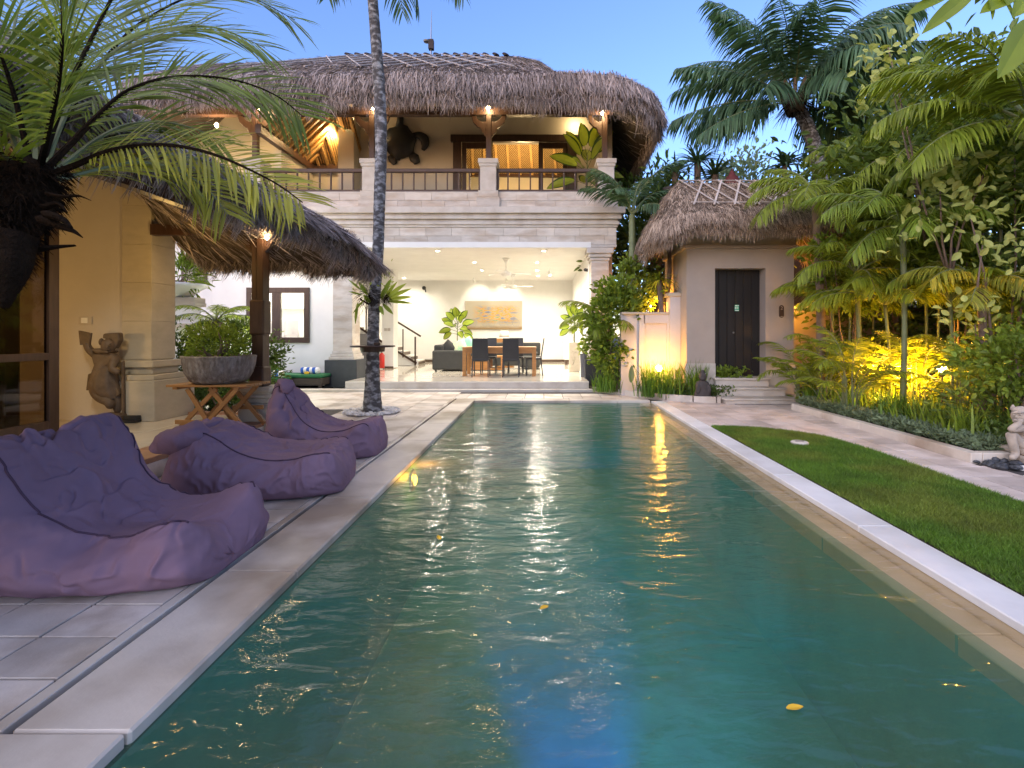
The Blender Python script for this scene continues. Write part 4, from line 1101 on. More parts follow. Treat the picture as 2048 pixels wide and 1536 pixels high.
def beanbag(loc, rz, L, top, side, width, label, seed, wrinkle=1.0, topw=None, folds=(), flap=None, lean=0.0):
    """top: seat/back height on the centre line; side: height of the side ridges; width: half width on the floor; topw: half width of the upper edge"""
    NU, NV = 150, 132
    u = np.linspace(0, 1, NU)[:, None]; 
    e = np.clip(1 - np.abs(2 * u - 1) ** 14, 0, 1) ** .5          # closed ends
    ht = interp(u, top); hs = interp(u, side); w = interp(u, width); tw = interp(u, topw or [(0, .8), (1, .8)]) * w
    v = np.linspace(0, 1, NV, endpoint=False)[None, :]
    # cross-section: floor (0-.2), right wall (.2-.4), top (.4-.6 ... ) mirrored
    def sect(v):
        # piecewise path in normalised (a,b): a across, b up
        y = np.zeros((NU, NV)); z = np.zeros((NU, NV))
        q = v * np.ones_like(u)
        np.seterr(invalid='ignore')
        s = np.where(q < .5, 1.0, -1.0); t = np.where(q < .5, q * 2, (1 - q) * 2)   # t 0 floor centre .. 1 top centre
        wb = w * np.ones_like(q); wt = tw * np.ones_like(q); H = hs * np.ones_like(q); Hc = ht * np.ones_like(q)
        f1, f2 = .22, .58
        k = t < f1
        y = np.where(k, wb * (t / f1) * .93, y); z = np.where(k, 0.0, z)
        k = (t >= f1) & (t < f2); r = (t - f1) / (f2 - f1)
        bulge = np.sin(np.pi * r) ** .8 * .09
        y = np.where(k, wb * .93 + (wt - wb * .93) * r ** 1.5 + bulge * (wb / .42), y); z = np.where(k, H * r, z)
        k = t >= f2; r = (t - f2) / (1 - f2)
        y = np.where(k, wt * (1 - r), y); z = np.where(k, H + (Hc - H) * np.sin(r * np.pi / 2) ** 1.1, z)
        return y * s, z, t
    y, z, t = sect(v)
    # smooth the section corners
    def smooth(a, n):
        for _ in range(n): a = (np.roll(a, 1, 1) + 2 * a + np.roll(a, -1, 1)) / 4
        return a
    z0 = z.copy(); y, z = smooth(y, 5), smooth(z, 5)
    z = np.where(t < .15, 0, z)
    x = (u - .5) * L * np.ones_like(v)
    ec = np.sign(u - .5) * (1 - e)
    # rounded ends: pull in the sides and the heights
    y = y * (.55 + .45 * e); z = z * (.30 + .70 * e)
    x = x - lean * np.clip(z - .25, 0, 1) * np.clip(1 - u * 2.0, 0, 1)
    p = np.stack([x, y, z], -1).reshape(-1, 3)
    # cloth creases
    n1 = fbm(p * np.array((3.2, 3.2, 3.2)), seed, 2); n2 = fbm(p * np.array((5.5, 9, 7.5)) + 3 * n1[:, None] * .3, seed + 9, 2)
    rid = 1 - np.abs(vnoise(p * np.array((4.0, 8.5, 5.0)) + n1[:, None] * .7, seed + 20)) * 2
    rid2 = 1 - np.abs(vnoise(p @ np.array([[.8, .6, 0], [-.6, .8, 0], [0, 0, 1]]) * np.array((13, 5.0, 12)) + n1[:, None], seed + 31)) * 2
    cx, cz = p[:, 0], p[:, 2]
    cen = np.stack([p[:, 0] * .9, p[:, 1] * 0, np.full(len(p), .18)], 1)
    dirn = nrm(p - cen)
    amp = np.clip(p[:, 2] / .10, 0, 1)
    rid3 = 1 - np.abs(vnoise(p @ np.array([[.6, -.8, 0], [.8, .6, 0], [0, 0, 1]]) * np.array((9, 3.2, 8)) + 1.2 * n1[:, None], seed + 47)) * 2.6
    sel = np.clip(.5 + vnoise(p * 2.1 + 7, seed + 60) * 1.3, 0, 1)
    d = (.015 * n1 + .006 * n2 + .032 * np.clip(rid, 0, 1) ** 2.5 * sel + .018 * np.clip(rid2, 0, 1) ** 2 * (1 - sel) - .034 * np.clip(rid3, 0, 1) ** 4 * sel) * wrinkle * amp
    for (fx, fy, fz, fr, fd) in folds:
        g_ = np.exp(-(((p[:, 0] - fx) ** 2 + (p[:, 1] - fy) ** 2 * .6 + (p[:, 2] - fz) ** 2) / fr ** 2)); d = d + fd * g_
    p = p + dirn * d[:, None]
    p[:, 2] = np.maximum(p[:, 2], 0.004)
    g_ = p.reshape(NU, NV, 3)
    # ends closed with a cap point each
    c, s_ = math.cos(rz), math.sin(rz)
    def tf(q):
        q = np.asarray(q, float); return np.stack([q[..., 0] * c - q[..., 1] * s_ + loc[0], q[..., 0] * s_ + q[..., 1] * c + loc[1], q[..., 2] + loc[2]], -1)
    G = tf(g_)
    T = thing('beanbag_lounger', loc, label, 'beanbag', 'purple beanbag loungers beside the pool')
    b = MB(); b.grid(G, True)
    for k, rev in ((0, False), (NU - 1, True)):
        ring = list(range(k * NV, k * NV + NV)); b.F.append((np.array([ring[::-1] if not rev else ring], np.int64), 0))
    body = b.build('cover', M['cloth'], T, smooth=True)
    ms = body.modifiers.new('sub', 'SUBSURF'); ms.levels = 1; ms.render_levels = 1
    # piping along the side ridges and down the front
    for fr in (.295, .705):
        j = int(fr * NV); line = g_[6:NU - 10, j] + nrm(g_[6:NU - 10, j] - np.stack([g_[6:NU - 10, j, 0], 0 * g_[6:NU - 10, j, 1], np.full(NU - 16, .1)], 1)) * .003
        b = MB(); b.tube(tf(line), .0055, 6); b.build('piping', M['cloth_seam'], T, smooth=True)
    j0, j1 = int(.13 * NV), int(.30 * NV)
    line = g_[int(NU * .84), j0:j1] + np.array((0, -.0, .0)); line = line + nrm(line - np.array((0, 0, .15))) * .003
    b = MB(); b.tube(tf(line), .004, 5); b.build('seam', M['cloth_seam'], T, smooth=True)
    if flap:
        for pts, rad, fl in flap:
            pp = np.array(pts, float); k = 26
            ii = np.linspace(0, len(pp) - 1, k); line = np.stack([np.interp(ii, np.arange(len(pp)), pp[:, a]) for a in range(3)], 1)
            rr_ = np.interp(ii, np.arange(len(rad)), rad)
            b = MB(); b.tube(line, rr_, 20, flat=fl); V = b.V[0]; V = V + nrm(V - np.repeat(line, 20, 0)) * (.022 * fbm(V * 9, seed + 3, 2) + .02 * np.clip(1 - 2.5 * np.abs(vnoise(V * np.array((7, 13, 9)), seed + 8)), 0, 1))[:, None]
            b.V[0] = tf(V); b.build('closure_flap', M['cloth'], T, smooth=True)
    return T
# nearest one: tall square back at the left, wide hollow seat
beanbag((-2.42, 2.90, 0), R(2), 1.32, [(0, .56), (.08, .70), (.16, .76), (.25, .70), (.36, .46), (.5, .28), (.7, .215), (.9, .22), (1, .17)],
        [(0, .54), (.08, .72), (.17, .79), (.26, .70), (.37, .45), (.52, .30), (.7, .27), (.86, .34), (.94, .345), (1, .24)],
        [(0, .42), (.2, .46), (.6, .46), (.85, .42), (1, .36)], 'nearest purple beanbag lounger with a tall wide back', 3, 1.6,
        topw=[(0, .86), (.15, .92), (.3, .84), (.5, .76), (.75, .80), (1, .88)],
        folds=((.10, -.38, .20, .075, -.14), (-.04, -.40, .13, .09, .06), (.22, -.40, .13, .08, .05), (-.1, -.36, .30, .07, -.05), (.30, -.36, .20, .10, -.06), (-.2, -.05, .40, .10, .05), (-.26, .12, .48, .08, -.06), (.05, .1, .3, .10, .04), (.42, -.2, .3, .07, .04)), lean=-.05)
# middle one, slumped, with a folded flap at the left
beanbag((-2.36, 4.30, 0), R(9), 1.36, [(0, .44), (.12, .55), (.26, .56), (.42, .42), (.58, .335), (.75, .30), (.9, .31), (1, .25)],
        [(0, .42), (.12, .52), (.28, .50), (.42, .38), (.58, .31), (.75, .315), (.88, .345), (.95, .34), (1, .25)],
        [(0, .36), (.2, .44), (.6, .46), (.85, .43), (1, .35)], 'slumped middle purple beanbag with its flap folded over', 13, 1.25,
        topw=[(0, .62), (.2, .66), (.5, .76), (.8, .84), (1, .84)],
        folds=((.42, -.36, .34, .08, .035), (-.25, -.38, .33, .10, -.04)),
        flap=[([(-.36, -.20, .44), (-.48, -.24, .49), (-.60, -.26, .47), (-.68, -.26, .42), (-.70, -.25, .38)], [.10, .17, .16, .10, .03], .62)], lean=.02)
# farthest one, tall narrow back with a knotted top
beanbag((-2.36, 5.56, 0), R(3), 1.16, [(0, .66), (.07, .77), (.17, .70), (.32, .47), (.48, .335), (.66, .29), (.86, .33), (.95, .33), (1, .24)],
        [(0, .64), (.07, .77), (.17, .66), (.32, .42), (.48, .305), (.66, .29), (.84, .34), (.94, .35), (1, .24)],
        [(0, .34), (.2, .40), (.6, .42), (.85, .40), (1, .30)], 'farthest purple beanbag with a pointed knotted back', 29, 1.4,
        topw=[(0, .46), (.12, .44), (.3, .62), (.6, .78), (1, .85)],
        folds=((.42, -.34, .32, .07, .05), (.52, -.2, .3, .08, -.05), (-.35, -.1, .5, .1, -.05)),
        flap=[([(-.46, -.10, .74), (-.43, -.13, .80), (-.40, -.17, .76), (-.40, -.19, .68)], [.06, .075, .065, .04], .5)], lean=.05)

# ------------------------------------------------------------------ terrace furniture
T = thing('folding_table', (-3.85, 6.02, .2), 'low orange teak folding table carrying the rough bowl', 'table')
for k in range(6):
    b = MB(); b.box(-4.32, -3.40, 5.74 + k * .088, 5.74 + k * .088 + .08, .70, .725); b.build('slat', M['teak'], T, bevel=.004)
b = MB(); b.box(-4.25, -4.20, 5.75, 6.25, .672, .70); b.build('batten', M['teak'], T); b = MB(); b.box(-3.55, -3.5, 5.75, 6.25, .672, .70); b.build('batten', M['teak'], T)
for yy in (5.80, 6.20):
    b = MB(); b.bar((-4.22, yy, .2), (-3.78, yy + .01, .68), .03, .05); b.build('leg', M['teak'], T, bevel=.004)
    b = MB(); b.bar((-3.80, yy - .02, .2), (-4.10, yy - .02, .68), .03, .05); b.build('leg', M['teak'], T, bevel=.004)
    b = MB(); b.bar((-3.44, yy, .2), (-3.86, yy + .01, .68), .03, .05); b.build('leg', M['teak'], T, bevel=.004)
    b = MB(); b.bar((-3.86, yy - .02, .3), (-3.52, yy - .02, .68), .03, .05); b.build('leg', M['teak'], T, bevel=.004)
b = MB(); b.bar((-4.22, 5.76, .30), (-3.72, 5.76, .29), .03, .05); b.build('stretcher', M['teak'], T, bevel=.004)
b = MB(); b.bar((-3.86, 6.24, .40), (-3.48, 6.24, .40), .03, .05); b.build('stretcher', M['teak'], T, bevel=.004)
T = thing('plant_bowl', (-3.88, 6.02, .726), 'wide rough grey terracotta bowl on the folding table', 'bowl')
b = MB(); b.lathe([(.0, 0), (.24, .0), (.30, .03), (.355, .12), (.375, .22), (.385, .30), (.392, .315), (.38, .33), (.36, .32), (.35, .27), (.0, .26)], (-3.88, 6.02, .726), 40)
V = b.V[0]; V += nrm(V - np.array((-3.88, 6.02, .9))) * (.008 * fbm(V * 18, 4, 2))[:, None]; b.build('bowl', M['bowl'], T, smooth=True)
b = MB(); b.lathe([(0, 0), (.35, .005)], (-3.88, 6.02, .99), 20); b.build('soil', M['soil'], T)
# dark outlet block on the column base
T = thing('cable_box', (-5.10, 6.44, .28), 'small black cable box lying at the foot of the beige column', 'box')
b = MB(); b.box(-5.23, -5.06, 6.22, 6.32, .205, .235); b.box(-5.22, -5.06, 6.24, 6.31, .236, .29); b.build('body', M['black'], T, bevel=.006)

def skin_body(name, pts, edges, rad, m, parent, sub=2, root=0):
    me = bpy.data.meshes.new(name); me.from_pydata([tuple(map(float, p)) for p in pts], edges, []); me.update()
    o = bpy.data.objects.new(name, me); COL.objects.link(o); me.materials.append(m)
    sk = o.modifiers.new('skin', 'SKIN'); sk.use_smooth_shade = True
    me.skin_vertices.clear() if hasattr(me.skin_vertices, 'clear') and False else None
    if not me.skin_vertices: 
        bm = bmesh.new(); bm.from_mesh(me); bm.verts.layers.skin.verify(); bm.to_mesh(me); bm.free()
    for i, r in enumerate(rad):
        sv = me.skin_vertices[0].data[i]; sv.radius = (r, r) if not isinstance(r, tuple) else r; sv.use_root = (i == root)
    ss = o.modifiers.new('sub', 'SUBSURF'); ss.levels = sub; ss.render_levels = sub
    attach(o, parent); return o

# carved dancer against the wall
DY = 6.30
def D(px, py, dy=0.0):
    return P(px, py, DY + dy)
T = thing('dancer_statue', P(225, 838, DY), 'carved brown wooden dancer statue raising a fan beside the column', 'statue')
pts = [D(218, 745), D(213, 722), D(212, 706), D(213, 700), D(194, 712), D(177, 698, -.03), D(172, 684, -.05), D(232, 716), D(222, 738, -.1), D(240, 746, -.08),
       D(200, 790), D(222, 806, -.06), D(222, 818, -.02), D(236, 800, .04), D(238, 828, .05), D(205, 770)]
edges = [(0, 1), (1, 2), (2, 3), (2, 4), (4, 5), (5, 6), (2, 7), (7, 8), (8, 9), (0, 15), (15, 10), (10, 11), (11, 12), (0, 13), (13, 14)]
rad = [.12, .085, .10, .05, .06, .045, .04, .06, .05, .035, .11, .06, .05, .08, .045, .15]
skin_body('body', pts, edges, rad, M['statue_wood'], T)
b = MB(); b.ball(D(217, 692, -.03), (.075, .08, .095), 14, 10); b.ball(D(216, 693, -.105), (.014, .02, .022), 8, 6); b.ball(D(211, 688, -.095), (.012, .012, .008), 8, 6); b.ball(D(221, 688, -.095), (.012, .012, .008), 8, 6); b.ball(D(216, 699, -.10), (.022, .012, .008), 8, 6)
b.ball(D(203, 684, 0), (.03, .03, .05), 8, 6); b.ball(D(232, 687, 0), (.03, .03, .05), 8, 6); b.build('head', M['statue_wood'], T, smooth=True)
def plate(pix, y0, y1):
    b = MB(); pl = [(P(px, py, DY)[0], P(px, py, DY)[2]) for px, py in pix]; b.vprism(pl[::-1], y0, y1); return b
plate([(208, 676), (210, 667), (240, 665), (242, 680), (232, 698), (226, 690), (222, 680)], DY - .03, DY + .05).build('headdress', M['statue_wood'], T, bevel=.015)
plate([(165, 661), (190, 666), (186, 696), (176, 688), (168, 690)], DY - .06, DY - .03).build('fan', M['statue_wood'], T, bevel=.006)
plate([(194, 699), (200, 696), (232, 702), (228, 706), (205, 706)], DY - .10, DY + .06).build('collar', M['statue_wood'], T, bevel=.02)
plate([(190, 708), (210, 706), (236, 717), (228, 728), (214, 736), (196, 730)], DY - .07, DY + .05).build('shawl', M['statue_wood'], T, bevel=.02)
b = MB()
rings = []
for (px, py, rx, ry) in ((216, 734, .075, .07), (213, 745, .12, .10), (210, 760, .15, .12), (212, 776, .155, .13), (218, 788, .13, .11), (224, 796, .09, .08)):
    c_ = P(px, py, DY); th = np.arange(24) * 2 * np.pi / 24; k_ = 1 + .07 * np.cos(th * 7)
    rings.append(np.stack([c_[0] + rx * k_ * np.cos(th), c_[1] + ry * k_ * np.sin(th), np.full(24, c_[2])], 1))
b.grid(np.array(rings), True); b.build('skirt', M['statue_wood'], T, smooth=True)
plate([(178, 748), (196, 742), (196, 770), (184, 778), (174, 781)], DY - .02, DY + .03).build('sash', M['statue_wood'], T, bevel=.01)
plate([(222, 770), (238, 776), (244, 788), (226, 802)], DY - .04, DY + .02).build('sash', M['statue_wood'], T, bevel=.01)
b = MB(); b.bar(D(246, 722), D(247, 832), .03, .03); b.build('staff', M['statue_wood'], T, bevel=.006)
b = MB(); c_ = P(236, 832, DY); b.box(c_[0] - .19, c_[0] + .09, DY - .12, DY + .10, .2, .32); b.build('base', M['statue_wood'], T, bevel=.03)

# seated stone figure on the right, elbow on the raised knee
SY = 5.12
def S(px, py, dy=0.0): return P(px, py, SY + dy)
T = thing('seated_stone_statue', S(2042, 925), 'pale stone seated figure leaning its elbow on a raised knee', 'statue')
pts = [S(2052, 905), S(2054, 880), S(2052, 858), S(2046, 848), S(2042, 856, -.10), S(2020, 860, -.16), S(2030, 852, -.17), S(2040, 846, -.15),
       S(2020, 866, -.12), S(2032, 910, -.12), S(2022, 917, -.17), S(2068, 860, .04), S(2076, 886, 0), S(2066, 905, -.12), S(2084, 908, -.05)]
edges = [(0, 1), (1, 2), (2, 3), (2, 4), (4, 5), (5, 6), (6, 7), (0, 8), (8, 9), (9, 10), (2, 11), (11, 12), (12, 13), (0, 14)]
skin_body('body', pts, edges, [.095, .085, .08, .045, .042, .034, .03, .034, .05, .038, .03, .042, .036, .03, .06], M['statue_stone'], T)
b = MB(); b.ball(S(2040, 832, -.08), (.068, .075, .085), 16, 12); b.ball(S(2036, 842, -.125), (.045, .04, .03), 12, 8); b.ball(S(2033, 834, -.155), (.012, .02, .018), 8, 6); b.ball(S(2030, 840, -.16), (.026, .012, .008), 8, 6); b.ball(S(2028, 829, -.135), (.014, .010, .009), 8, 6); b.ball(S(2041, 829, -.15), (.014, .010, .009), 8, 6); b.tube([S(2024, 826, -.13), S(2034, 824, -.155), S(2046, 826, -.14)], .012, 6)
b.build('head', M['statue_stone'], T, smooth=True)
b = MB(); b.ball(S(2043, 824, -.05), (.072, .078, .06), 14, 9)
for k in range(9): b.ball(S(2028 + k * 3.8, 820 - 3 * math.sin(k / 8 * math.pi), -.07), (.018, .03, .022), 7, 5)
b.build('hair', M['statue_stone'], T, smooth=True)
for (px, py) in ((2026, 816), (2058, 818)):
    b = MB(); b.lathe([(.026, 0), (.022, .025), (.006, .055)], S(px, py + 4, -.03), 8); b.build('ear', M['statue_stone'], T, smooth=True)
b = MB(); c_ = S(2050, 922); b.box(c_[0] - .20, c_[0] + .25, SY - .22, SY + .15, .0, .10); b.box(c_[0] - .17, c_[0] + .22, SY - .19, SY + .12, .101, .16); b.build('base', M['statue_stone'], T, bevel=.02)

# small dark bust beside the gate steps
T = thing('dark_stone_figure', P(1405, 790, 9.75), 'small dark stone meditating figure beside the gate steps', 'statue')
c_ = P(1405, 783, 9.75); b = MB()
b.lathe([(.13, -.14), (.15, -.05), (.11, .05), (.13, .12), (.10, .19), (.045, .22)], c_, 14, sx=1.1, sy=.8); b.build('body', M['dark_stone'], T, smooth=True)
b = MB(); b.ball(c_ + (0, -.01, .29), (.075, .08, .09), 12, 9); b.ball(c_ + (0, -.09, .285), (.012, .015, .02), 6, 5); b.ball(c_ + (0, 0, .37), (.05, .05, .05), 10, 7); b.build('head', M['dark_stone'], T, smooth=True)
b = MB(); b.ball(c_ + (-.10, -.06, .05), (.05, .05, .10)); b.build('arm', M['dark_stone'], T, smooth=True); b = MB(); b.ball(c_ + (.10, -.06, .05), (.05, .05, .10)); b.build('arm', M['dark_stone'], T, smooth=True)

# sunbeds by the left wing
def sunbed(x, y, label, rz=0):
    T = thing('sunbed', (x, y, 0), label, 'sunbed', 'wicker sunbeds with green cushions')
    b = MB(); b.box(x - 1.0, x + .62, y - .32, y + .32, .10, .27); b.build('frame', M['wicker'], T, bevel=.02)
    for (dx, dy) in ((-.95, -.28), (.56, -.28), (-.95, .28), (.56, .28)):
        b = MB(); b.box(x + dx - .03, x + dx + .03, y + dy - .03, y + dy + .03, 0, .10); b.build('leg', M['wicker'], T)
    b = MB(); b.box(x - .5, x + .64, y - .34, y + .34, .275, .36); b.build('cushion', M['cushion_green'], T, bevel=.035)
    b = MB(); q = MB().box(-.7, 0, y - .34, y + .34, 0, .09); V = q.V[0]; a = R(-38)
    V2 = np.stack([x - .5 + V[:, 0] * math.cos(a) + V[:, 2] * math.sin(a), V[:, 1], .285 - V[:, 0] * math.sin(-a) * 1 + V[:, 2] * math.cos(a)], 1)
    b.add(V2, [tuple(f) for f in q.F[0][0]]); b.build('back_cushion', M['cushion_green'], T, bevel=.03)
    return T
def towel(x, y, z, label, rz=0.0):
    T = thing('rolled_towel', (x, y, z), label, 'towel', 'blue and white rolled towels')
    for k in range(6):
        a = np.array((x - .21 + k * .07, y, z + .075)); b = MB()
        b.tube([a, a + (.035, .004, .003), a + (.069, 0, 0)], [.075, .082, .075], 14); b.build('stripe', M['blue_towel'] if k % 2 == 0 else M['white_towel'], T, smooth=True)
    b = MB()
    for k in range(5):
        an = k * 2 * math.pi / 5; b.ball((x - .02 + .035 * math.cos(an), y - .13, z + .03 + .02 * math.sin(an)), (.035, .03, .02), 7, 5)
    b.build('flower', M['yellow'], T, smooth=True)
sunbed(-5.85, 12.2, 'back green-cushioned wicker sunbed against the white wall'); towel(-5.62, 12.12, .36, 'striped towel roll on the back sunbed near the plinth')
sunbed(-6.45, 11.3, 'front green-cushioned wicker sunbed hidden behind the post'); towel(-6.0, 11.15, .36, 'striped towel roll on the front sunbed beside the post')

# ------------------------------------------------------------------ living room furniture
FZ = .22
T = thing('dining_table', (-1.2, 13.5, FZ), 'long orange teak dining table in the open living room', 'table')
TX0, TX1, TY0, TY1 = -2.08, -.16, 13.05, 13.95
b = MB(); b.box(TX0, TX1, TY0, TY1, FZ + .72, FZ + .765); b.build('tabletop', M['teak'], T, bevel=.004)
b = MB(); b.box(TX0 + .05, TX1 - .05, TY0 + .02, TY0 + .05, FZ + .60, FZ + .719); b.build('apron', M['teak'], T); b = MB(); b.box(TX0 + .05, TX1 - .05, TY1 - .05, TY1 - .02, FZ + .60, FZ + .719); b.build('apron', M['teak'], T)
for x in (TX0, TX1 - .10):
    for y in (TY0 + .003, TY1 - .103): piece('leg', x + .003, x + .097, y, y + .10, FZ, FZ + .719, M['teak'], T, .004)
def chair(x, y, rz, label):
    T = thing('dining_chair', (x, y, FZ), label, 'chair', 'black dining chairs round the teak table')
    c, s = math.cos(rz), math.sin(rz)
    def tf(V): V = np.asarray(V, float); return np.stack([x + V[:, 0] * c - V[:, 1] * s, y + V[:, 0] * s + V[:, 1] * c, FZ + V[:, 2]], 1)
    def bx(nm, m, *a, bevel=.01):
        q = MB().box(*a); b = MB(); b.add(tf(q.V[0]), [tuple(f) for f in q.F[0][0]]); return b.build(nm, m, T, bevel=bevel)
    bx('seat', M['black'], -.22, .22, -.22, .22, .42, .475, bevel=.02)
    q = MB(); q.add([(-.215, -.20, .40), (.215, -.20, .40), (.20, -.29, 1.0), (-.20, -.29, 1.0), (-.215, -.165, .40), (.215, -.165, .40), (.20, -.26, 1.0), (-.20, -.26, 1.0)], [(0, 1, 2, 3), (5, 4, 7, 6), (0, 3, 7, 4), (1, 5, 6, 2), (3, 2, 6, 7), (0, 4, 5, 1)])
    b = MB(); b.add(tf(q.V[0]), [tuple(f) for f in q.F[0][0]]); b.build('backrest', M['black'], T, bevel=.015)
    for (lx, ly, tx, ty) in ((-.205, -.24, -.2, -.19), (.205, -.24, .2, -.19), (-.205, .2, -.2, .19), (.205, .2, .2, .19)):
        b = MB(); e = tf([(lx, ly, 0), (tx, ty, .42)]); b.bar(e[0], e[1], .028, .028); b.build('leg', M['black'], T)
    return T
chair(-1.58, 13.00, 0, 'front left black chair with its back to the pool')
chair(-.80, 13.00, 0, 'front right black chair with its back to the pool')
chair(-1.50, 14.10, math.pi, 'back left black chair on the far side of the table')
chair(-.74, 14.10, math.pi, 'back right black chair on the far side of the table')
chair(-.22, 13.50, R(90), 'black chair at the right end of the table seen sideways')
T = thing('sofa', (-2.65, 16.3, FZ), 'low charcoal grey corner sofa behind the dining table', 'sofa')
for nm, bx in (('base', (-3.52, -2.45, 15.1, 16.0, FZ + .06, FZ + .38)), ('arm', (-3.52, -2.55, 14.85, 15.1, FZ + .04, FZ + .62)), ('backrest', (-3.52, -3.25, 15.1, 17.4, FZ + .381, FZ + .78)), ('base', (-3.52, -.3, 16.5, 17.4, FZ + .06, FZ + .38)), ('backrest', (-3.25, -.3, 17.15, 17.4, FZ + .381, FZ + .82)), ('base', (-3.52, -2.6, 16.0, 16.5, FZ + .06, FZ + .38)), ('ottoman', (-.95, -.32, 15.7, 16.5, FZ + .05, FZ + .40))):
    b = MB(); b.box(bx[0] + .25, bx[1] + .25, *bx[2:]); b.build(nm, M['sofa'], T, bevel=.05)
for bx in ((-3.24, -2.5, 15.11, 16.2, FZ + .381, FZ + .52), (-3.2, -.4, 16.45, 17.14, FZ + .381, FZ + .52)):
    b = MB(); b.box(bx[0] + .25, bx[1] + .25, *bx[2:]); b.build('seat_cushion', M['sofa'], T, bevel=.05)
for (lx, ly) in ((-3.17, 14.93), (-2.4, 14.93)): piece('foot', lx - .03, lx + .03, ly - .03, ly + .03, FZ, FZ + .05, M['black'], T)
mint = mat('mint_cushion', (.25, .60, .42), .8, .15, 8, .1, 90); leafy = mat('leaf_print_cushion', (.62, .66, .42), .8, .35, 14, .1, 90, second=(.25, .48, .30), second_amt=.9)
def cushion(c, r, rot, m, label):
    T = thing('cushion', c, label, 'cushion', 'sofa cushions')
    b = MB(); k = 13; u = np.linspace(-1, 1, k); g_ = []
    for sgn in (1, -1):
        V = np.array([(a * r, sgn * .09 * (1 - a ** 4) ** .5 * (1 - bq ** 4) ** .5, bq * r) for a in u for bq in u])
        V = V @ np.array(rot).T + np.array(c); F = np.array([(i * k + j, i * k + j + 1, (i + 1) * k + j + 1, (i + 1) * k + j) for i in range(k - 1) for j in range(k - 1)]); b.add(V, F)
    b.build('cover', m, T, smooth=True)
cushion((-2.55, 15.35, FZ + .66), .25, Matrix.Rotation(R(-25), 3, 'Y') @ Matrix.Rotation(R(-15), 3, 'X'), leafy, 'leaf-print cushion leaning on the sofa arm')
cushion((-2.37, 15.9, FZ + .72), .24, Matrix.Rotation(R(-35), 3, 'Y') @ Matrix.Rotation(R(10), 3, 'Z'), mint, 'mint green cushion behind the leaf-print cushion')
cushion((-2.86, 15.35, FZ + .62), .24, Matrix.Rotation(R(-50), 3, 'Y'), M['sofa'], 'dark grey cushion slumped on the sofa corner')
cushion((-2.05, 17.05, FZ + .72), .25, Matrix.Rotation(R(-20), 3, 'X'), mint, 'mint green cushion against the rear sofa back')
T = thing('coffee_table', (-1.7, 15.5, FZ), 'open box-shaped orange teak coffee table between sofa and dining chairs', 'table')
for nm, bx in (('top', (-2.15, -1.2, 15.2, 15.9, FZ + .40, FZ + .44)), ('bottom', (-2.15, -1.2, 15.2, 15.9, FZ + .02, FZ + .06)), ('side', (-2.15, -2.10, 15.2, 15.9, FZ + .061, FZ + .399)), ('side', (-1.62, -1.57, 15.2, 15.9, FZ + .061, FZ + .399)), ('front_panel', (-2.09, -1.63, 15.21, 15.24, FZ + .061, FZ + .399)), ('side', (-1.25, -1.2, 15.2, 15.9, FZ + .061, FZ + .399))):
    piece(nm, *bx, M['teak'], T, .003)
T = thing('side_cabinet', (-1.3, 18.8, FZ), 'dark wooden side table by the back wall with a white lamp shade', 'cabinet')
piece('body', -1.72, -1.05, 18.5, 19.0, FZ, FZ + .95, M['teak'], T, .01)
b = MB(); b.lathe([(.19, .0), (.16, .22), (.12, .24)], (-1.42, 18.75, FZ + 1.0), 16); b.build('lamp_shade', M['white_paint'], T, smooth=True)

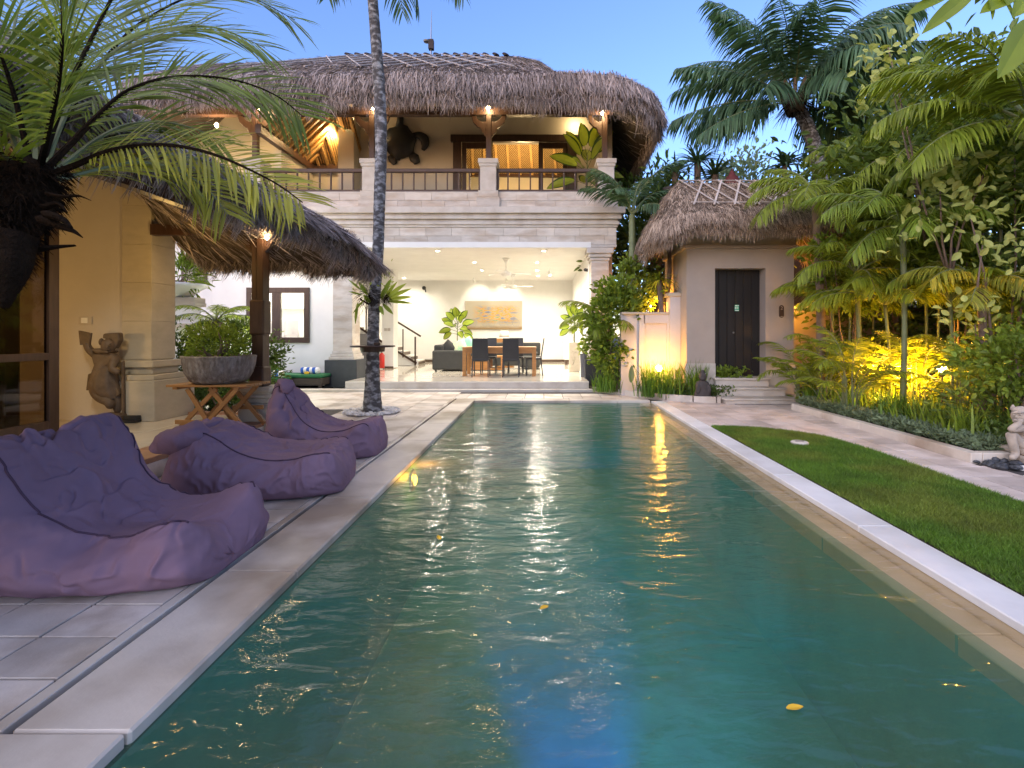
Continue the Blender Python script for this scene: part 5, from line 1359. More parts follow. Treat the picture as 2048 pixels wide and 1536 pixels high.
# painting of bicycle riders
def paintmat():
    m, n, l = newmat('abstract_canvas')
    tc = n.new('ShaderNodeTexCoord'); sep = n.new('ShaderNodeSeparateXYZ'); l.new(tc.outputs['Generated'], sep.inputs[0])
    mp = n.new('ShaderNodeMapping'); mp.inputs['Scale'].default_value = (4, 1, 9); l.new(tc.outputs['Generated'], mp.inputs[0])
    nz = n.new('ShaderNodeTexNoise'); nz.inputs['Scale'].default_value = 1.6; nz.inputs['Detail'].default_value = 5; l.new(mp.outputs[0], nz.inputs[0])
    rp = n.new('ShaderNodeValToRGB'); cr = rp.color_ramp; cr.interpolation = 'LINEAR'
    cr.elements[0].position = .3; cr.elements[0].color = (.10, .26, .03, 1); cr.elements[1].position = .72; cr.elements[1].color = (.15, .12, .10, 1)
    for pz, c in ((.40, (.40, .36, .28, 1)), (.46, (.55, .22, .04, 1)), (.51, (.50, .36, .07, 1)), (.56, (.33, .30, .27, 1)), (.62, (.16, .18, .30, 1))):
        e = cr.elements.new(pz); e.color = c
    l.new(nz.outputs[0], rp.inputs[0])
    # mask: riders in the middle band, brown ground at the bottom
    def bump1(sock, c, w):
        a = n.new('ShaderNodeMath'); a.operation = 'SUBTRACT'; l.new(sock, a.inputs[0]); a.inputs[1].default_value = c
        b = n.new('ShaderNodeMath'); b.operation = 'ABSOLUTE'; l.new(a.outputs[0], b.inputs[0])
        mr = n.new('ShaderNodeMapRange'); mr.inputs[1].default_value = w; mr.inputs[2].default_value = w * 1.7; mr.inputs[3].default_value = 1; mr.inputs[4].default_value = 0
        l.new(b.outputs[0], mr.inputs[0]); return mr.outputs[0]
    mk = n.new('ShaderNodeMath'); mk.operation = 'MULTIPLY'; l.new(bump1(sep.outputs[0], .55, .26), mk.inputs[0]); l.new(bump1(sep.outputs[2], .52, .21), mk.inputs[1])
    mx = n.new('ShaderNodeMix'); mx.data_type = 'RGBA'; l.new(mk.outputs[0], mx.inputs[0]); mx.inputs[6].default_value = (.42, .37, .28, 1); l.new(rp.outputs[0], mx.inputs[7])
    gr = n.new('ShaderNodeMapRange'); gr.inputs[1].default_value = .05; gr.inputs[2].default_value = .14; gr.inputs[3].default_value = .9; gr.inputs[4].default_value = 0
    nz2 = n.new('ShaderNodeMath'); nz2.operation = 'MULTIPLY_ADD'; nz2.inputs[1].default_value = -.1; l.new(nz.outputs[0], nz2.inputs[0]); l.new(sep.outputs[2], nz2.inputs[2]); 
    ad = n.new('ShaderNodeMath'); ad.inputs[1].default_value = .05; l.new(nz2.outputs[0], ad.inputs[0]); l.new(ad.outputs[0], gr.inputs[0])
    mx2 = n.new('ShaderNodeMix'); mx2.data_type = 'RGBA'; l.new(gr.outputs[0], mx2.inputs[0]); l.new(mx.outputs[2], mx2.inputs[6]); mx2.inputs[7].default_value = (.22, .14, .06, 1)
    p = n.new('ShaderNodeBsdfPrincipled'); p.inputs['Roughness'].default_value = .7; l.new(mx2.outputs[2], p.inputs['Base Color'])
    o = n.new('ShaderNodeOutputMaterial'); l.new(p.outputs[0], o.inputs[0]); return m
PYW = 19.93
a0, a1 = P(930, 659, PYW), P(1044, 602, PYW)
T = thing('painting', ((a0[0] + a1[0]) / 2, PYW, a0[2]), 'wide bright painting of bicycle riders on the back wall', 'painting')
b = MB(); b.box(a0[0], a1[0], PYW, PYW + .06, a0[2], a1[2]); b.build('canvas', paintmat(), T)
for px, r in ((946, 7.0), (970, 6.2), (983, 7.0), (1005, 6), (1019, 5.6), (1032, 7.0)):
    c_ = P(px, 646, PYW - .004); th = np.linspace(0, 2 * np.pi, 25); b = MB(); b.tube(np.stack([c_[0] + r * .02 * np.cos(th), np.full(25, c_[1]), c_[2] + r * .02 * np.sin(th)], 1), .006, 4)
    for k in range(4):
        an = k * np.pi / 4; d_ = np.array((np.cos(an), 0, np.sin(an))) * r * .02; b.bar(c_ - d_, c_ + d_, .003, .003)
    b.build('painted_wheel', M['grey_metal'], T)
# ceiling fans
def fan(x, y, label, ph):
    T = thing('ceiling_fan', (x, y, 3.48), label, 'ceiling fan', 'white ceiling fans')
    b = MB(); b.lathe([(.10, 0), (.08, -.06), (.03, -.14), (.018, -.14), (.018, -.34), (.05, -.36), (.14, -.40), (.15, -.47), (.09, -.52), (0, -.53)], (x, y, 3.48), 18); b.build('motor', M['white_paint'], T, smooth=True)
    for k in range(3):
        a = ph + k * 2 * math.pi / 3; d = np.array((math.cos(a), math.sin(a), 0)); s = np.array((-math.sin(a), math.cos(a), .18)); c0 = np.array((x, y, 3.04))
        V = [c0 + d * .14 - s * .04, c0 + d * .14 + s * .04, c0 + d * .3 + s * .075, c0 + d * .72 + s * .05, c0 + d * .72 - s * .05, c0 + d * .3 - s * .075]
        b = MB(); b.add(np.concatenate([V, np.array(V) + (0, 0, .012)]), [(5, 4, 3, 2, 1, 0), (6, 7, 8, 9, 10, 11)] + [(i, (i + 1) % 6, 6 + (i + 1) % 6, 6 + i) for i in range(6)]); b.build('blade', M['white_paint'], T)
fan(-1.02, 14.2, 'nearer white three-blade ceiling fan', .25); fan(-1.05, 18.0, 'farther white three-blade ceiling fan', .0)
# small wall and corner objects
T = thing('wall_camera', P(848, 576, 19.9), 'small black dome camera on the back wall left', 'camera'); c_ = P(848, 576, 19.85)
b = MB(); b.ball(c_, (.08, .08, .08)); b.build('dome', M['black'], T, smooth=True); b = MB(); b.bar(c_ + (.05, 0, -.05), c_ + (.07, 0, -.17), .04, .04); b.build('arm', M['black'], T)
T = thing('speaker', P(1174, 539, 13.2), 'small black speaker on the right room wall near the capital', 'speaker'); c_ = P(1173, 540, 13.3)
b = MB(); b.tube([c_ + (-.04, -.05, .0), c_ + (.05, .06, .0)], [.045, .04], 10); b.build('body', M['black'], T)
b = MB(); b.lathe([(.04, 0), (.045, -.01), (.03, -.015)], c_ + (-.045, -.06, 0), 8); b.build('cone', M['dark_stone'], T)
T = thing('stone_pedestal', (.96, 14.9, FZ), 'pale yellow carved stone pedestal under a leafy plant', 'pedestal')
piece('block', .81, 1.12, 14.75, 15.05, FZ, FZ + .86, M['yellow_stone'], T, .02)
b = MB(); b.tube([(.9, 14.743, FZ + .2), (.98, 14.743, FZ + .35), (.92, 14.743, FZ + .5), (.99, 14.743, FZ + .62)], .012, 5)
for (x, z) in ((.9, .62), (1.0, .58), (.96, .42), (.92, .35)): b.ball((x, 14.745, FZ + z), (.035, .012, .025), 8, 5)
b.build('carving', M['yellow_stone'], T, smooth=True)
T = thing('grey_pot', (1.07, 12.95, FZ), 'tall fluted grey pot with a small spotted plant', 'pot')
b = MB(); th = np.arange(32) * 2 * np.pi / 32; k_ = np.where(np.arange(32) % 2 == 0, 1.0, .9)
b.grid(np.array([np.stack([1.07 + r * k_ * np.cos(th), 12.85 + r * k_ * np.sin(th), np.full(32, FZ + z)], 1) for r, z in ((.06, 0), (.075, .02), (.09, .55), (.1, .6), (.075, .6), (.07, .5))]), True); b.build('pot', mat('grey_pot_glaze', (.16, .16, .17), .5, .1, 8, 0), T)
T = thing('white_unit', (1.0, 18.6, FZ + .3), 'white low cabinet at the right end of the back wall', 'cabinet')
piece('body', .80, 1.2, 18.2, 19.0, FZ + .18, FZ + .85, M['white_paint'], T, .02); piece('drawer', .795, .80, 18.25, 18.95, FZ + .5, FZ + .8, M['white_paint'], T, .003)
piece('foot', .85, .95, 18.3, 18.9, FZ, FZ + .18, M['brown_base'], T)
T = thing('grey_cabinet', (-4.85, 13.9, FZ), 'tall grey cabinet behind the left house column', 'cabinet')
piece('body', -5.05, -4.66, 13.5, 14.0, FZ, FZ + 1.12, mat('grey_laminate', (.26, .25, .24), .5, .05, 4, 0), T, .008); piece('door', -5.03, -4.68, 13.488, 13.5, FZ + .04, FZ + 1.08, M['grey_metal'], T, .003)
T = thing('fire_extinguisher', (-5.2, 16.4, FZ), 'red fire extinguisher standing behind the palm trunk', 'extinguisher')
b = MB(); b.lathe([(.08, 0), (.09, .02), (.09, .42), (.05, .48), (.02, .5)], (-5.22, 16.3, FZ), 14); b.build('cylinder', M['red_paint'], T, smooth=True)
b = MB(); b.bar((-5.22, 16.3, FZ + .5), (-5.22, 16.3, FZ + .56), .03, .03); b.bar((-5.28, 16.3, FZ + .56), (-5.14, 16.3, FZ + .58), .02, .02); b.build('valve', M['black'], T)
T = thing('switch_panel', P(774, 659, 16.58), 'white double switch plate on the pier by the stairs', 'switch')
c_ = P(774, 659, 16.59)
for dx in (-.09, .02): piece('plate', c_[0] + dx, c_[0] + dx + .09, 16.575, 16.599, c_[2] - .05, c_[2] + .05, M['stone_trim'], T, .003)
# kitchen seen through the wing window
T = thing('refrigerator', (-7.9, 15.0, .2), 'grey fridge in the kitchen behind the wing window', 'fridge')
piece('body', -8.25, -7.45, 14.6, 15.3, .2, 1.75, mat('grey_fridge', (.36, .34, .38), .35, .05, 3, 0), T, .015); piece('door', -8.0, -7.46, 14.57, 14.598, .25, 1.72, bpy.data.materials['grey_fridge'], T, .008)
piece('handle', -7.95, -7.92, 14.53, 14.568, .8, 1.4, M['white_paint'], T, .005)
T = thing('kitchen_cabinet', (-7.6, 15.4, 2.3), 'white upper cabinet in the kitchen behind the wing window', 'cabinet')
piece('body', -8.2, -7.2, 15.3, 15.6, 2.1, 2.75, M['white_paint'], T, .006)
for x in (-8.19, -7.69): piece('door', x, x + .48, 15.275, 15.299, 2.11, 2.74, M['white_paint'], T, .004)
# round tray table fixed around the slim palm trunk
T = thing('trunk_table', (-2.84, 8.39, 1.1), 'thin dark round shelf fixed around the slim palm trunk', 'shelf')
b = MB(); th = np.linspace(0, 2 * np.pi, 40, endpoint=False); pr = [(.13, 1.098), (.36, 1.098), (.365, 1.11), (.36, 1.124), (.13, 1.124)]
b.grid(np.array([np.stack([-2.84 + r * np.cos(th), 8.39 + r * np.sin(th), np.full(40, z)], 1) for r, z in pr + pr[:1]]), True); b.build('shelf', M['dark_wood'], T)
b = MB(); b.grid(np.array([np.stack([-2.84 + r * np.cos(th), 8.39 + r * np.sin(th), np.full(40, z)], 1) for r, z in ((.12, 1.02), (.19, 1.02), (.2, 1.096), (.12, 1.096), (.12, 1.02))]), True); b.build('collar', M['dark_wood'], T)
b = MB(); b.lathe([(.04, 0), (.055, .01), (.055, .05), (.04, .055)], (-2.72, 8.25, 1.125), 12); b.build('tray_dish', M['dark_wood'], T)

# ------------------------------------------------------------------ plants
def resample(pts, k):
    pts = np.asarray(pts, float); d = np.concatenate([[0], np.cumsum(np.linalg.norm(np.diff(pts, axis=0), axis=1))])
    s = np.linspace(0, d[-1], k)
    # catmull-like smoothing through cubic interpolation per axis
    return np.stack([interp(s, list(zip(d, pts[:, a]))) for a in range(3)], 1), d[-1]

def frond_mesh(mb, pts, n, L, W, start=.18, ang=52, vee=-12, droop=.25, seed=0, rad=.018, up=(0, 0, 1), tipshrink=.35, ragged=0.0, leaf_mi=0, stem_mi=1, tang=.75):
    r = np.random.default_rng(seed)
    path, ln = resample(pts, 40)
    T = nrm(np.gradient(path, axis=0)); up = np.asarray(up, float)
    mb.tube(path, np.linspace(rad, rad * .18, 40), 5, mi=stem_mi)
    s = np.linspace(start, .985, n)
    for sg in (1, -1):
        ss = np.clip(s + r.uniform(-.004, .004, n), 0, .995)
        if ragged: ss = ss[r.random(n) > ragged]
        m = len(ss); q = ss * 39; i = np.clip(q.astype(int), 0, 38); f = (q - i)[:, None]
        p0 = path[i] * (1 - f) + path[i + 1] * f; t = nrm(T[i] * (1 - f) + T[i + 1] * f)
        side = nrm(np.cross(t, up)) * sg; nn = nrm(np.cross(side, t)) * sg
        u = (ss - start) / (1 - start)
        prof = np.clip(u / .14, .35, 1) * (1 - (1 - tipshrink) * np.clip((u - .45) / .55, 0, 1) ** 1.5)
        a = np.radians(ang * (1 - .35 * u ** 2) + r.normal(0, 5, m)); v = np.radians(vee + r.normal(0, 7, m))
        d = nrm(np.cos(a)[:, None] * t + np.sin(a)[:, None] * (np.cos(v)[:, None] * side + np.sin(v)[:, None] * nn))
        l = (L * prof * r.uniform(.85, 1.12, m))[:, None]; g = np.array((0, 0, -1.0))
        p1 = p0 + d * l * .42 + g * l * droop * .10; p2 = p0 + d * l * .75 + g * l * droop * .42; p3 = p0 + d * l + g * l * droop * .95
        wd = nrm(t - d * np.sum(t * d, 1, keepdims=True)); wd = nrm(wd + nn * r.normal(.15, .25, (m, 1))) * (W / 2)
        V = np.stack([p0 - wd * .35, p0 + wd * .35, p1 - wd, p1 + wd, p2 - wd * .75, p2 + wd * .75, p3], 1).reshape(-1, 3)
        b = (np.arange(m) * 7)[:, None]
        mb.add(V, np.concatenate([b + np.array([0, 1, 3, 2]), b + np.array([2, 3, 5, 4])]), leaf_mi)
        off = MB  # tips as triangles on the same vertices
        mb.F.append((mb.n - len(V) + b + np.array([4, 5, 6]), leaf_mi))

def arc(base, az, el0, el1, L, k=9, sway=0.0):
    p = np.array(base, float); out = [p.copy()]
    for i in range(k):
        t = (i + .5) / k; e = R(el0 + (el1 - el0) * t ** 1.15); a = R(az + sway * t)
        p = p + np.array((math.cos(e) * math.cos(a), math.cos(e) * math.sin(a), math.sin(e))) * L / k; out.append(p.copy())
    return np.array(out)

def big_leaf(mb, base, d, up, L, W, curl=.25, mi=0, inner=None, k=6):
    """one real leaf: folded blade with a midrib; inner: material slot of the paler centre"""
    d = nrm(d); s = nrm(np.cross(d, up)); n = np.cross(s, d)
    t = np.linspace(0, 1, k + 1); w = W / 2 * np.sin(np.pi * np.clip(t * .93 + .05, 0, 1)) ** .75 * (1 - .25 * t); w[-1] = 0.002
    c = np.array(base) + np.outer(t * L, d) + np.outer(-curl * L * t ** 2, n)
    rows = []
    cols = (-1, -.72, 0, .72, 1) if inner is not None else (-1, -.5, 0, .5, 1)
    for cc in cols: rows.append(c + np.outer(w * cc, s) + np.outer(np.abs(cc) * w * .28, n))
    V = np.stack(rows, 1).reshape(-1, 3)
    for j in range(4):
        F = np.array([(i * 5 + j, i * 5 + j + 1, (i + 1) * 5 + j + 1, (i + 1) * 5 + j) for i in range(k)])
        if j == 0: mb.add(V, F, mi); off = mb.n - len(V)
        else: mb.F.append((F + off, (inner if inner is not None and j in (1, 2) else mi)))

def leaf_cloud(mb, c, nrm_dir, L, W, seed, fold=.25, mi=0):
    """many small folded leaves; c centres (n,3), nrm_dir growth directions"""
    r = np.random.default_rng(seed); n = len(c)
    d = nrm(nrm_dir + .55 * r.normal(0, 1, (n, 3))); a = nrm(np.cross(d, r.normal(0, 1, (n, 3)))); nn = np.cross(a, d)
    nn = np.where(nn[:, 2:3] < 0, -nn, nn); a = np.cross(d, nn)
    l = (L * r.uniform(.6, 1.25, n))[:, None]; w = (W * r.uniform(.7, 1.2, n))[:, None] / 2
    p0 = c; m1 = c + d * l * .5 + nn * 0; t = c + d * l - nn * l * .12
    l1 = c + d * l * .30 + a * w * .85 + nn * w * fold; l2 = c + d * l * .68 + a * w * .8 + nn * w * fold
    r1 = c + d * l * .30 - a * w * .85 + nn * w * fold; r2 = c + d * l * .68 - a * w * .8 + nn * w * fold
    V = np.stack([p0, l1, l2, t, r2, r1], 1).reshape(-1, 3); b = (np.arange(n) * 6)[:, None]
    mb.add(V, np.concatenate([b + np.array([0, 1, 2, 3]), b + np.array([0, 3, 4, 5])]), mi)

def clumps(c, rad, nc, n, spread, seed, shell=.5):
    """clumped points inside an ellipsoid, mostly near its outside"""
    r = np.random.default_rng(seed); rad = np.array(rad, float)
    q = nrm(r.normal(0, 1, (nc, 3))) * (shell + (1 - shell) * r.random((nc, 1)) ** .5)
    cc = np.array(c) + q * rad; k = r.integers(0, nc, n)
    p = cc[k] + np.clip(r.normal(0, 1, (n, 3)), -1.7, 1.7) * spread * r.uniform(.5, 1.4, (nc, 1))[k]
    return p, nrm((p - np.array(c)) / rad + np.array((0, 0, .25))), cc

def shrub(name, c, rad, n, L, W, m, label, cat='shrub', group=None, nc=40, spread=.12, seed=1, shell=.45, stems=6, base=None, stem_m='bark_brown', zmin=.03):
    T = thing(name, (c[0], c[1], base if base is not None else max(0, c[2] - rad[2])), label, cat, group)
    p, d, cc = clumps(c, rad, nc, n, spread, seed, shell)
    k = p[:, 2] > zmin; b = MB(); leaf_cloud(b, p[k], d[k], L, W, seed + 1); b.build('foliage', M[m], T, smooth=False)
    r = np.random.default_rng(seed + 2); b0 = np.array((c[0], c[1], base if base is not None else max(0, c[2] - rad[2])))
    b = MB()
    for i in range(stems):
        q = cc[r.integers(0, len(cc))]; mid = (b0 + q) / 2 + r.normal(0, .05, 3); b.tube([b0 + r.normal(0, .03, 3) * (1, 1, 0), mid, q], [.02, .014, .006], 5)
    b.build('stem', M[stem_m], T, smooth=True)
    return T

def palm(name, label, base, crown, trunk_r, fr, stem_m, leaf_m, cat='palm', group=None, n=34, W=.03, trunk_pts=None, ring=True, rachis='stem', seed=0, vee=-12, droop=.3, ang=52, tk=10, ragged=0):
    """fr: list of (azimuth, elev0, elev1, length, leaflet length)"""
    T = thing(name, base, label, cat, group)
    b = MB(); pts = trunk_pts if trunk_pts is not None else [np.array(base), (np.array(base) + np.array(crown)) / 2 + (.03, 0, 0), np.array(crown)]
    path, ln = resample(pts, 40); rad = np.interp(np.linspace(0, 1, 40), np.linspace(0, 1, len(trunk_r)), trunk_r)
    rad = rad * (1 + (.05 * (np.arange(40) % 2) if ring else 0)); b.tube(path, rad, tk); b.build('trunk', M[stem_m], T, smooth=True)
    for i, (az, e0, e1, L, ll) in enumerate(fr):
        b = MB(); frond_mesh(b, arc(crown, az, e0, e1, L, sway=random.uniform(-12, 12)), n, ll, W, seed=seed * 100 + i, rad=.012 + .004 * L, vee=vee, droop=droop, ang=ang, ragged=ragged)
        b.build('frond', [M[leaf_m], M[rachis]], T)
    return T

# --- foreground date palm at the left, fronds arching over the terrace
FY = 1.85; FK = FY / 3.0
def F(px, py, dy=0.0): return P(px, py, FY + dy * FK)
def FQ(p): p = np.asarray(p, float); return np.array((0, 0, 1.3)) + (p - np.array((0, 0, 1.3))) * FK   # the palm was measured at 3 m and stands nearer
T = thing('date_palm', (-2.75, 1.8, 0), 'dark shaggy date palm at the left edge with long arching fronds', 'palm')
b = MB(); b.tube([(-2.75, 1.8, 0), (-2.5, 1.81, .8), (-2.26, 1.84, 1.3), (-2.06, 1.85, 1.58), (-1.90, 1.85, 1.86), (-1.875, 1.85, 1.95)], [.09, .09, .09, .10, .10, .05], 16); b.build('trunk', M['fibre'], T, smooth=True)
b = MB(); r_ = np.random.default_rng(5)
nn_ = 4200; tt = r_.random(nn_); cen = np.stack([np.interp(tt, [0, .3, .6, 1], [-2.36, -2.17, -2.03, -1.88]), np.full(nn_, 1.845), np.interp(tt, [0, .3, .6, 1], [1.1, 1.42, 1.6, 1.92])], 1)
an = r_.uniform(0, 2 * np.pi, nn_); out = np.stack([np.cos(an), np.sin(an), r_.uniform(-.6, .5, nn_)], 1)
p = cen + out * np.array((.10, .10, .05)); straw(b, p, nrm(out + np.array((0, 0, -.55))), nrm(out), nrm(np.cross(out, (0, 0, 1.0)) + 1e-6), r_, .045, .005, .008, .5, .3); tag(b.build('fibre_skirt', M['fibre'], T), kind='stuff')
for pts, rad in (([F(95, 388, -.1), F(125, 393, -.12), F(160, 392, -.12), F(182, 401, -.12)], [.022, .018, .013, .004]), ([F(85, 440, -.15), F(115, 450, -.15), F(146, 462, -.15), F(165, 475, -.15)], [.05, .045, .03, .006]),
                 ([F(70, 500, -.15), F(110, 494, -.15), F(150, 491, -.15)], [.03, .02, .01]), ([F(88, 415, -.12), F(118, 408, -.12), F(135, 425, -.12)], [.03, .02, .006]), ([F(40, 470, -.25), F(30, 540, -.28), F(8, 615, -.28)], [.12, .10, .03]),
                 ([F(95, 430, -.2), F(120, 436, -.2), F(143, 455, -.2)], [.045, .04, .012])):
    b = MB(); pa, _ = resample(pts, 10); b.tube(pa, np.interp(np.linspace(0, 1, 10), np.linspace(0, 1, len(rad)), rad) * FK, 6, flat=.5); b.build('dead_frond_stub', M['fibre'], T, smooth=True)
crown = F(75, 345)
FR = [  # (path in picture pixels with depth offsets), leaflets, length, droop, material
    ([(90, 340, 0), (130, 300, .05), (190, 238, .1), (260, 180, .2), (330, 157, .3), (410, 153, .4), (490, 166, .5), (560, 196, .55), (605, 232, .6)], 62, .50, .30, 'leaf_date'),
    ([(95, 350, 0), (150, 330, -.05), (215, 303, -.1), (290, 290, -.1), (360, 293, -.1), (430, 310, -.1), (500, 340, -.1), (560, 372, -.1), (605, 405, -.1)], 58, .42, .32, 'leaf_date_light'),
    ([(80, 340, 0), (105, 260, .1), (140, 170, .2), (185, 75, .35), (240, -30, .5), (310, -120, .6), (400, -170, .7)], 60, .55, .2, 'leaf_date'),
    ([(62, 340, 0), (45, 260, -.05), (22, 170, -.1), (-10, 90, -.2), (-70, 20, -.3)], 44, .48, .25, 'leaf_date'),
    ([(80, 340, 0), (100, 250, -.2), (118, 160, -.35), (125, 60, -.5), (120, -60, -.6)], 48, .5, .2, 'leaf_date'),
    ([(85, 340, 0), (130, 240, .5), (200, 130, .9), (290, 40, 1.3), (400, -10, 1.6), (500, -5, 1.9), (590, 40, 2.1)], 62, .62, .3, 'leaf_date'),
    ([(92, 365, 0), (150, 352, .3), (215, 335, .5), (280, 325, .7), (340, 335, .8), (390, 360, .9), (430, 395, .9), (455, 430, .9)], 46, .36, .45, 'leaf_date_light'),
    ([(95, 360, 0), (170, 345, .6), (250, 325, 1.0), (330, 310, 1.3), (420, 325, 1.5), (500, 360, 1.6), (550, 400, 1.6), (575, 440, 1.6)], 52, .44, .45, 'leaf_date_light'),
    ([(85, 340, 0), (140, 210, .3), (220, 110, .6), (320, 60, .9), (430, 55, 1.1), (530, 95, 1.3)], 60, .58, .3, 'leaf_date'),
    ([(55, 345, 0), (20, 320, -.1), (-25, 290, -.2), (-80, 270, -.3)], 30, .42, .3, 'leaf_date'),
    ([(50, 350, 0), (15, 250, .5), (-40, 150, .9), (-110, 70, 1.2)], 40, .5, .3, 'leaf_date'),
    ([(70, 340, 0), (75, 220, .6), (90, 100, 1.0), (130, -20, 1.4), (190, -120, 1.7)], 50, .55, .25, 'leaf_date'),
    ([(60, 340, 0), (30, 230, .3), (20, 120, .6), (40, 10, .8), (90, -80, 1.0)], 46, .5, .25, 'leaf_date'),
    ([(92, 355, 0), (140, 320, .3), (200, 275, .5), (262, 248, .7), (330, 245, .8), (400, 262, .9), (450, 290, 1.0)], 44, .40, .35, 'leaf_date'),
]
UPV = {3: (.3, -.6, .7), 9: (0, -.5, .8)}
for i, (pp, n, L, dr, m) in enumerate(FR):
    b = MB(); k_ = .78 if i in (1, 7) else 1.0; frond_mesh(b, [F(*q) for q in pp], int(n * 1.25 * k_), L * FK * 1.1 * k_, .0105, start=.2, ang=56, vee=4, droop=dr * .55, seed=700 + i, rad=.0125, tipshrink=.55, up=UPV.get(i, (0, -.8, .6))); b.build('frond', [M[m], M['fibre'] if i < 6 else M['stem']], T)

# --- slim palm in the middle with shelf and ferns
ctr = [(745, 832), (745, 760), (746, 690), (748, 620), (752, 560), (756, 500), (759, 400), (762, 300), (760, 200), (754, 110), (747, 20), (740, -70), (735, -150)]
TP = [P(x, y, 8.39) for x, y in ctr]
T = thing('slim_palm', (TP[0][0], 8.39, 0), 'tall slim grey palm trunk rising from white pebbles by the pool', 'palm')
path, ln = resample(TP, 150); s = np.linspace(0, 1, 150)
rad = np.interp(s, [0, .02, .06, .15, .3, .6, .9, 1], [.17, .155, .125, .096, .09, .098, .08, .095]) * (1 + .022 * np.sin(s * 300) + .015 * vnoise(np.stack([s * 60, s * 0, s * 0], 1), 3))
b = MB(); b.tube(path, rad, 18); b.build('trunk', M['bark'], T, smooth=True)
cr = TP[-1]
for i, az in enumerate(range(0, 360, 40)):
    b = MB(); frond_mesh(b, arc(cr, az + 10, 48, -62, 2.5), 34, .62, .035, seed=900 + i, rad=.025, droop=.5); b.build('frond', [M['leaf_coco'], M['stem']], T)
b = MB(); frond_mesh(b, [cr, P(770, -120, 8.3), P(815, -70, 8.3), P(835, 0, 8.3), P(836, 25, 8.3)], 30, .34, .03, seed=950, rad=.02, droop=.8, ang=35, start=.3); b.build('frond', [M['leaf_coco'], M['stem']], T)
pebbles('white_pebbles', M['pebble_white'], [(TP[0][0] + (.17 + .30 * math.sqrt(random.random())) * math.cos(a), 8.39 + (.17 + .30 * math.sqrt(random.random())) * math.sin(a)) for a in np.random.default_rng(2).uniform(0, 6.28, 420)], .022, .045, .01)
T = thing('epiphyte_fern', P(752, 600, 8.3), 'green staghorn ferns and orchids tied around the slim palm trunk', 'fern')
for k, (px, py, dx, dy_, dz, L, W) in enumerate([(775, 595, 1, -.3, .75, .40, .07), (778, 597, 1, -.3, .45, .42, .07), (778, 600, 1, -.3, .15, .42, .065), (776, 603, 1, -.3, -.05, .44, .05), (768, 590, .5, -.4, 1, .30, .075),
                                                (764, 600, .3, -.6, .7, .26, .07), (760, 612, .4, -.6, -.6, .22, .06), (766, 608, .9, -.4, -.8, .26, .06), (770, 596, .8, -.2, 1.1, .34, .055),
                                                (735, 590, -.5, -.4, .9, .26, .06), (728, 600, -.7, -.3, -.9, .28, .035), (724, 590, -1, -.3, .3, .22, .03), (716, 605, -.1, -.2, -1, .36, .045), (722, 580, -.9, -.2, .8, .28, .03), (740, 605, -.2, -.8, .5, .2, .06)]):
    b = MB(); big_leaf(b, P(px, py, 8.28), np.array((dx, dy_, dz)), (0, -.95, .3), L, W * 1.25, .12); b.build('leaf', M['leaf_yellow'] if k in (0, 1, 2, 8) else M['leaf_mid'], T)
b = MB(); r_ = np.random.default_rng(8); q = r_.normal(0, 1, (500, 3)); p = P(738, 592, 8.3) + q * np.array((.09, .06, .09)); straw(b, p, nrm(q + np.array((0, 0, -.8))), nrm(q), nrm(np.cross(q, (0, 0, 1.0))), r_, .10, .006, .01, .5, .3)
q = r_.normal(0, 1, (250, 3)); p = P(772, 596, 8.26) + q * np.array((.04, .04, .04)); straw(b, p, nrm(q + np.array((0, 0, -.8))), nrm(q), nrm(np.cross(q, (0, 0, 1.0))), r_, .08, .006, .01, .5, .3); tag(b.build('root_mass', M['fibre'], T), kind='stuff')
b = MB()
for (px, py, n_) in ((772, 560, 26), (735, 562, 18), (718, 560, 16)):
    c_ = P(px, py, 8.3) + np.random.default_rng(n_).normal(0, 1, (n_, 3)) * np.array((.05, .03, .10)); leaf_cloud(b, c_, np.tile((0, 0, 1.0), (n_, 1)), .06, .03, n_)
b.build('orchid_spray', M['leaf_yellow'], T)

# --- coconut palm behind the gate
cb = P(1648, 800, 14.0); cc_ = P(1590, 205, 14.0)
fr = [(178, 38, -12, 3.6, .9), (170, 12, -28, 3.5, .85), (192, -6, -38, 3.1, .8), (150, 62, -8, 3.8, 1.0), (110, 74, 5, 3.8, 1.0), (205, 58, -10, 3.7, 1.0), (250, 66, -30, 3.4, 1.0), (300, 60, -40, 3.3, 1.0), (330, 46, -34, 3.7, 1.0), (0, 36, -40, 3.7, 1.0),
      (20, 58, -12, 3.9, 1.0), (60, 76, 10, 4.0, 1.0), (350, 14, -58, 3.2, .95), (40, 20, -48, 3.2, .9), (135, 24, -30, 3.2, .9), (275, 30, -62, 2.6, .9), (225, 20, -50, 2.6, .8), (80, 84, 30, 4.2, 1.0), (345, 68, 0, 3.9, 1.0), (10, -4, -60, 2.8, .85), (185, 78, 10, 3.9, 1.0), (265, 80, 0, 3.6, 1.1), (235, 72, -20, 3.5, 1.1), (320, 74, -15, 3.7, 1.1), (160, 48, -22, 3.7, 1.0), (0, 52, -25, 4.0, 1.1), (15, 24, -45, 3.6, 1.0), (345, 30, -50, 3.6, 1.0), (30, 66, -10, 4.0, 1.0), (290, 48, -55, 3.0, 1.0)]
T = palm('coconut_palm', 'tall coconut palm with a full crown behind the gate roof', (cb[0], 14, 0), cc_, [.26, .22, .20, .18, .19, .17], fr, 'bark', 'leaf_coco', n=64, W=.055,
         trunk_pts=[np.array((cb[0], 14, 0)), P(1652, 480, 14), P(1640, 340, 14), P(1618, 260, 14), cc_], seed=4, vee=-30, droop=.62, ang=58)
